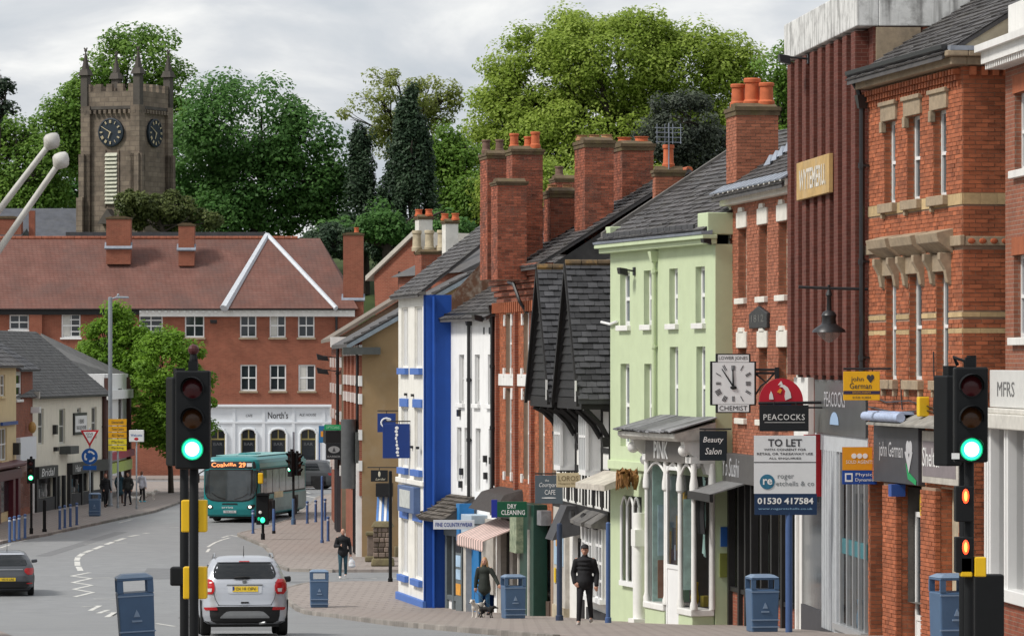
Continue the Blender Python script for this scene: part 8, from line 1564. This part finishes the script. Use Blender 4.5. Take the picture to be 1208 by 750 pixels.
    for sx in (-1, 1): one('ball', tuple(V(sx * .03, -.092, 1.65)), (K(.013), K(.008), K(.008)), 8, 6).build('eye', mat('eye_dark', (.03, .02, .02), .3, 0), r)
    one('ball', tuple(V(0, -.085, 1.575)), (K(.024), K(.008), K(.007)), 8, 6).build('mouth', mat('lips', (.36, .12, .1), .5, 0), r)
    return r, wr, k
BLKC = mat('black_cloth', (.012, .012, .014), .85, .25, 9, .2, 60); JEAN = mat('teal_denim', (.03, .075, .1), .85, .2, 9, .2, 80); DENB = mat('blue_denim', (.03, .10, .2), .85, .2, 9); OLIV = mat('dark_olive_cloth', (.022, .027, .022), .8, .2, 8); SHW = mat('white_shoe', (.65, .62, .6), .6, .08); HBL = mat('blonde_hair', (.42, .24, .11), .6, .2, 20); HBR = mat('dark_hair', (.02, .014, .011), .6, .2, 20)
r, wr, k = person('man in black padded jacket and cap walking past the timber house', 690, 97, 1.82, R(-8), BLKC, mat('black_jeans', (.014, .014, .017), .85, .2, 9), mat('grey_trainer', (.42, .38, .35), .7, .1), HBR, mat('black_cap', (.02, .019, .02), .8, .1), .16, ('pocket', 'down'), coat=.2, hem=.95, stance=.02, voxel=.012)

r, wr, k = person('blonde woman in dark green jacket holding a dog lead', 571.5, 114.5, 1.6, R(-14), OLIV, DENB, mat('dark_shoe', (.03, .027, .027), .7, .1), HBL, None, .12, ('down', 'out'), coat=.3, hem=.82, long_hair=True, voxel=.013); woman = (r, wr)
r, wr, k = person('bald man in black sweater holding a phone and a white carrier bag', 404.5, 150.5, 1.76, R(4), BLKC, JEAN, SHW, None, None, .12, ('chest', 'down'), coat=.05, hem=.92, h0=.0)
one('box', -.05, .03, -.36, -.345, 1.14, 1.27).build('phone', GLIT, r); p = wr[1]; BAG = mat('carrier_bag', (.66, .66, .68), .45, .1, 6, subs=.1); m = skinmesh('carrier_bag', [((p.x + .04, p.y - .02, p.z - .34), (.12, .09, .15)), ((p.x + .05, p.y - .02, p.z - .42), (.13, .1, .09)), ((p.x, p.y - .06, p.z - .09), .012, (p.x - .02, p.y - .02, p.z - .24), .03), ((p.x, p.y - .06, p.z - .09), .012, (p.x + .08, p.y - .02, p.z - .24), .03)], BAG, None, .014, 3); m.location = r.location; m.rotation_euler = r.rotation_euler; tag(m, 'white plastic carrier bag held by the bald man', 'bag')
person('person in dark coat with head down left of the grey lamp post', 124.5, 222, 1.74, R(30), BLKC, BLKC, BLKC, mat('auburn_hair', (.2, .05, .03), .6, .2, 20), None, .14, ('pocket', 'down'), coat=.2, hem=.85, voxel=.02)
person('person in teal coat right beside the grey lamp post', 141.5, 228, 1.7, R(160), mat('teal_coat', (.02, .055, .075), .85, .2, 8), mat('brown_tights', (.09, .05, .04), .8, .1), mat('brown_shoe', (.1, .05, .03), .7, .1), HBR, None, .08, ('chest', 'down'), coat=.6, hem=.62, long_hair=True, voxel=.02)
person('person in open black jacket walking between teal coat and white top', 151, 224, 1.76, R(-20), mat('charcoal_jacket', (.03, .032, .03), .85, .2, 8), mat('dark_slacks', (.018, .02, .03), .85, .1), BLKC, HBR, None, .15, ('down', 'down'), coat=.15, hem=.95, voxel=.02)
person('person in white top and black leggings beside the street trees', 167.5, 230, 1.66, R(150), mat('white_top', (.6, .6, .66), .8, .1, 8), BLKC, mat('aqua_shoe', (.1, .4, .5), .6, .1), mat('brown_hair', (.16, .07, .04), .6, .2, 20), None, .06, ('down', 'chest'), coat=.1, hem=.93, voxel=.02)
def dog(label, u, d, hgt, rz, m1, m2=None, h0=None, head_up=1.0):
    """Small dog looking along -y: deep chest, tucked belly, jointed hind legs, muzzle, ears and tail."""
    g = zr(d) + (PAVH if h0 is None else h0); r = thing('dog', label, 'dog', ((u - U0) * d / FP, d, g), rz); s = hgt / .42; V = lambda x, y, z: Vector((x, y, z)) * s; K = lambda x: x * s
    c = [(V(0, -.15, .28), (K(.085), K(.11), K(.105))), (V(0, .03, .29), (K(.07), K(.14), K(.08))), (V(0, .18, .29), (K(.07), K(.09), K(.08))), (V(0, -.2, .32), K(.06), V(0, -.27, .40 * head_up), K(.05)), (V(0, -.3, .42 * head_up), (K(.055), K(.065), K(.055))), (V(0, -.35, .40 * head_up), K(.032), V(0, -.42, .385 * head_up), K(.022)), (V(0, .24, .33), K(.025), V(0, .34, .43), K(.012))]
    for sx in (-1, 1): c += [(V(sx * .055, -.17, .24), K(.036), V(sx * .055, -.16, .12), K(.022)), (V(sx * .055, -.16, .12), K(.022), V(sx * .055, -.18, .02), K(.02)), (V(sx * .055, -.18, .02), K(.022), V(sx * .055, -.21, .015), K(.018)), (V(sx * .055, .18, .26), K(.055), V(sx * .06, .13, .17), K(.034)), (V(sx * .06, .13, .17), K(.03), V(sx * .06, .23, .11), K(.02)), (V(sx * .06, .23, .11), K(.02), V(sx * .06, .21, .02), K(.019)), (V(sx * .06, .21, .02), K(.02), V(sx * .06, .17, .015), K(.017)), (V(sx * .045, -.28, .46 * head_up), K(.02), V(sx * .075, -.28, .40 * head_up), K(.014))]
    skinmesh('body', c, m1, r, .011, 3)
    if m2: skinmesh('coat_patch', [(V(0, .17, .3), (K(.076), K(.11), K(.086))), (V(.02, -.295, .435 * head_up), (K(.05), K(.05), K(.045)))], m2, r, .012, 2)
    one('ball', tuple(V(0, -.44, .39 * head_up)), K(.014), 8, 6).build('nose', BLACK, r)
    for sx in (-1, 1): one('ball', tuple(V(sx * .03, -.355, .435 * head_up)), K(.009), 6, 5).build('eye', BLACK, r)
    return r
WD = mat('white_fur', (.66, .62, .56), .9, .15, 12); BD_ = mat('black_fur', (.014, .013, .013), .85, .2, 12)
d1 = dog('white dog on a lead in front of the woman', 564, 113, .44, R(-30), WD, mat('grey_fur', (.25, .23, .21), .9, .2, 12)); d2 = dog('black dog on a lead at the feet of the woman', 574, 112.6, .34, R(60), BD_, head_up=.85)
wr0, wrs = woman; hw = Matrix.Translation(wr0.location) @ Matrix.Rotation(wr0.rotation_euler.z, 4, 'Z')
for i, (dg, lb) in enumerate(((d1, 'thin dark lead running to the white dog'), (d2, 'thin dark lead running to the black dog'))):
    a = hw @ (wrs[0] + Vector((0, -.08, -.09))); e = dg.location + Matrix.Rotation(dg.rotation_euler.z, 3, 'Z') @ Vector((0, -.22, .37 if i == 0 else .26)); l = tag(one('tube', [(0, 0, 0), tuple((e - a) * .5 + Vector((0, 0, -.05))), tuple(e - a)], .006, 5).build('dog_lead', BLACK), lb, 'lead'); l.location = a
dog('pale dog beside the person in charcoal jacket', 158.5, 226, .5, R(-60), WD, h0=None); dog('pale dog right of the person in white top', 176.5, 233, .55, R(70), WD)
for o in bpy.data.objects:
    if 'zb' in o: del o['zb']
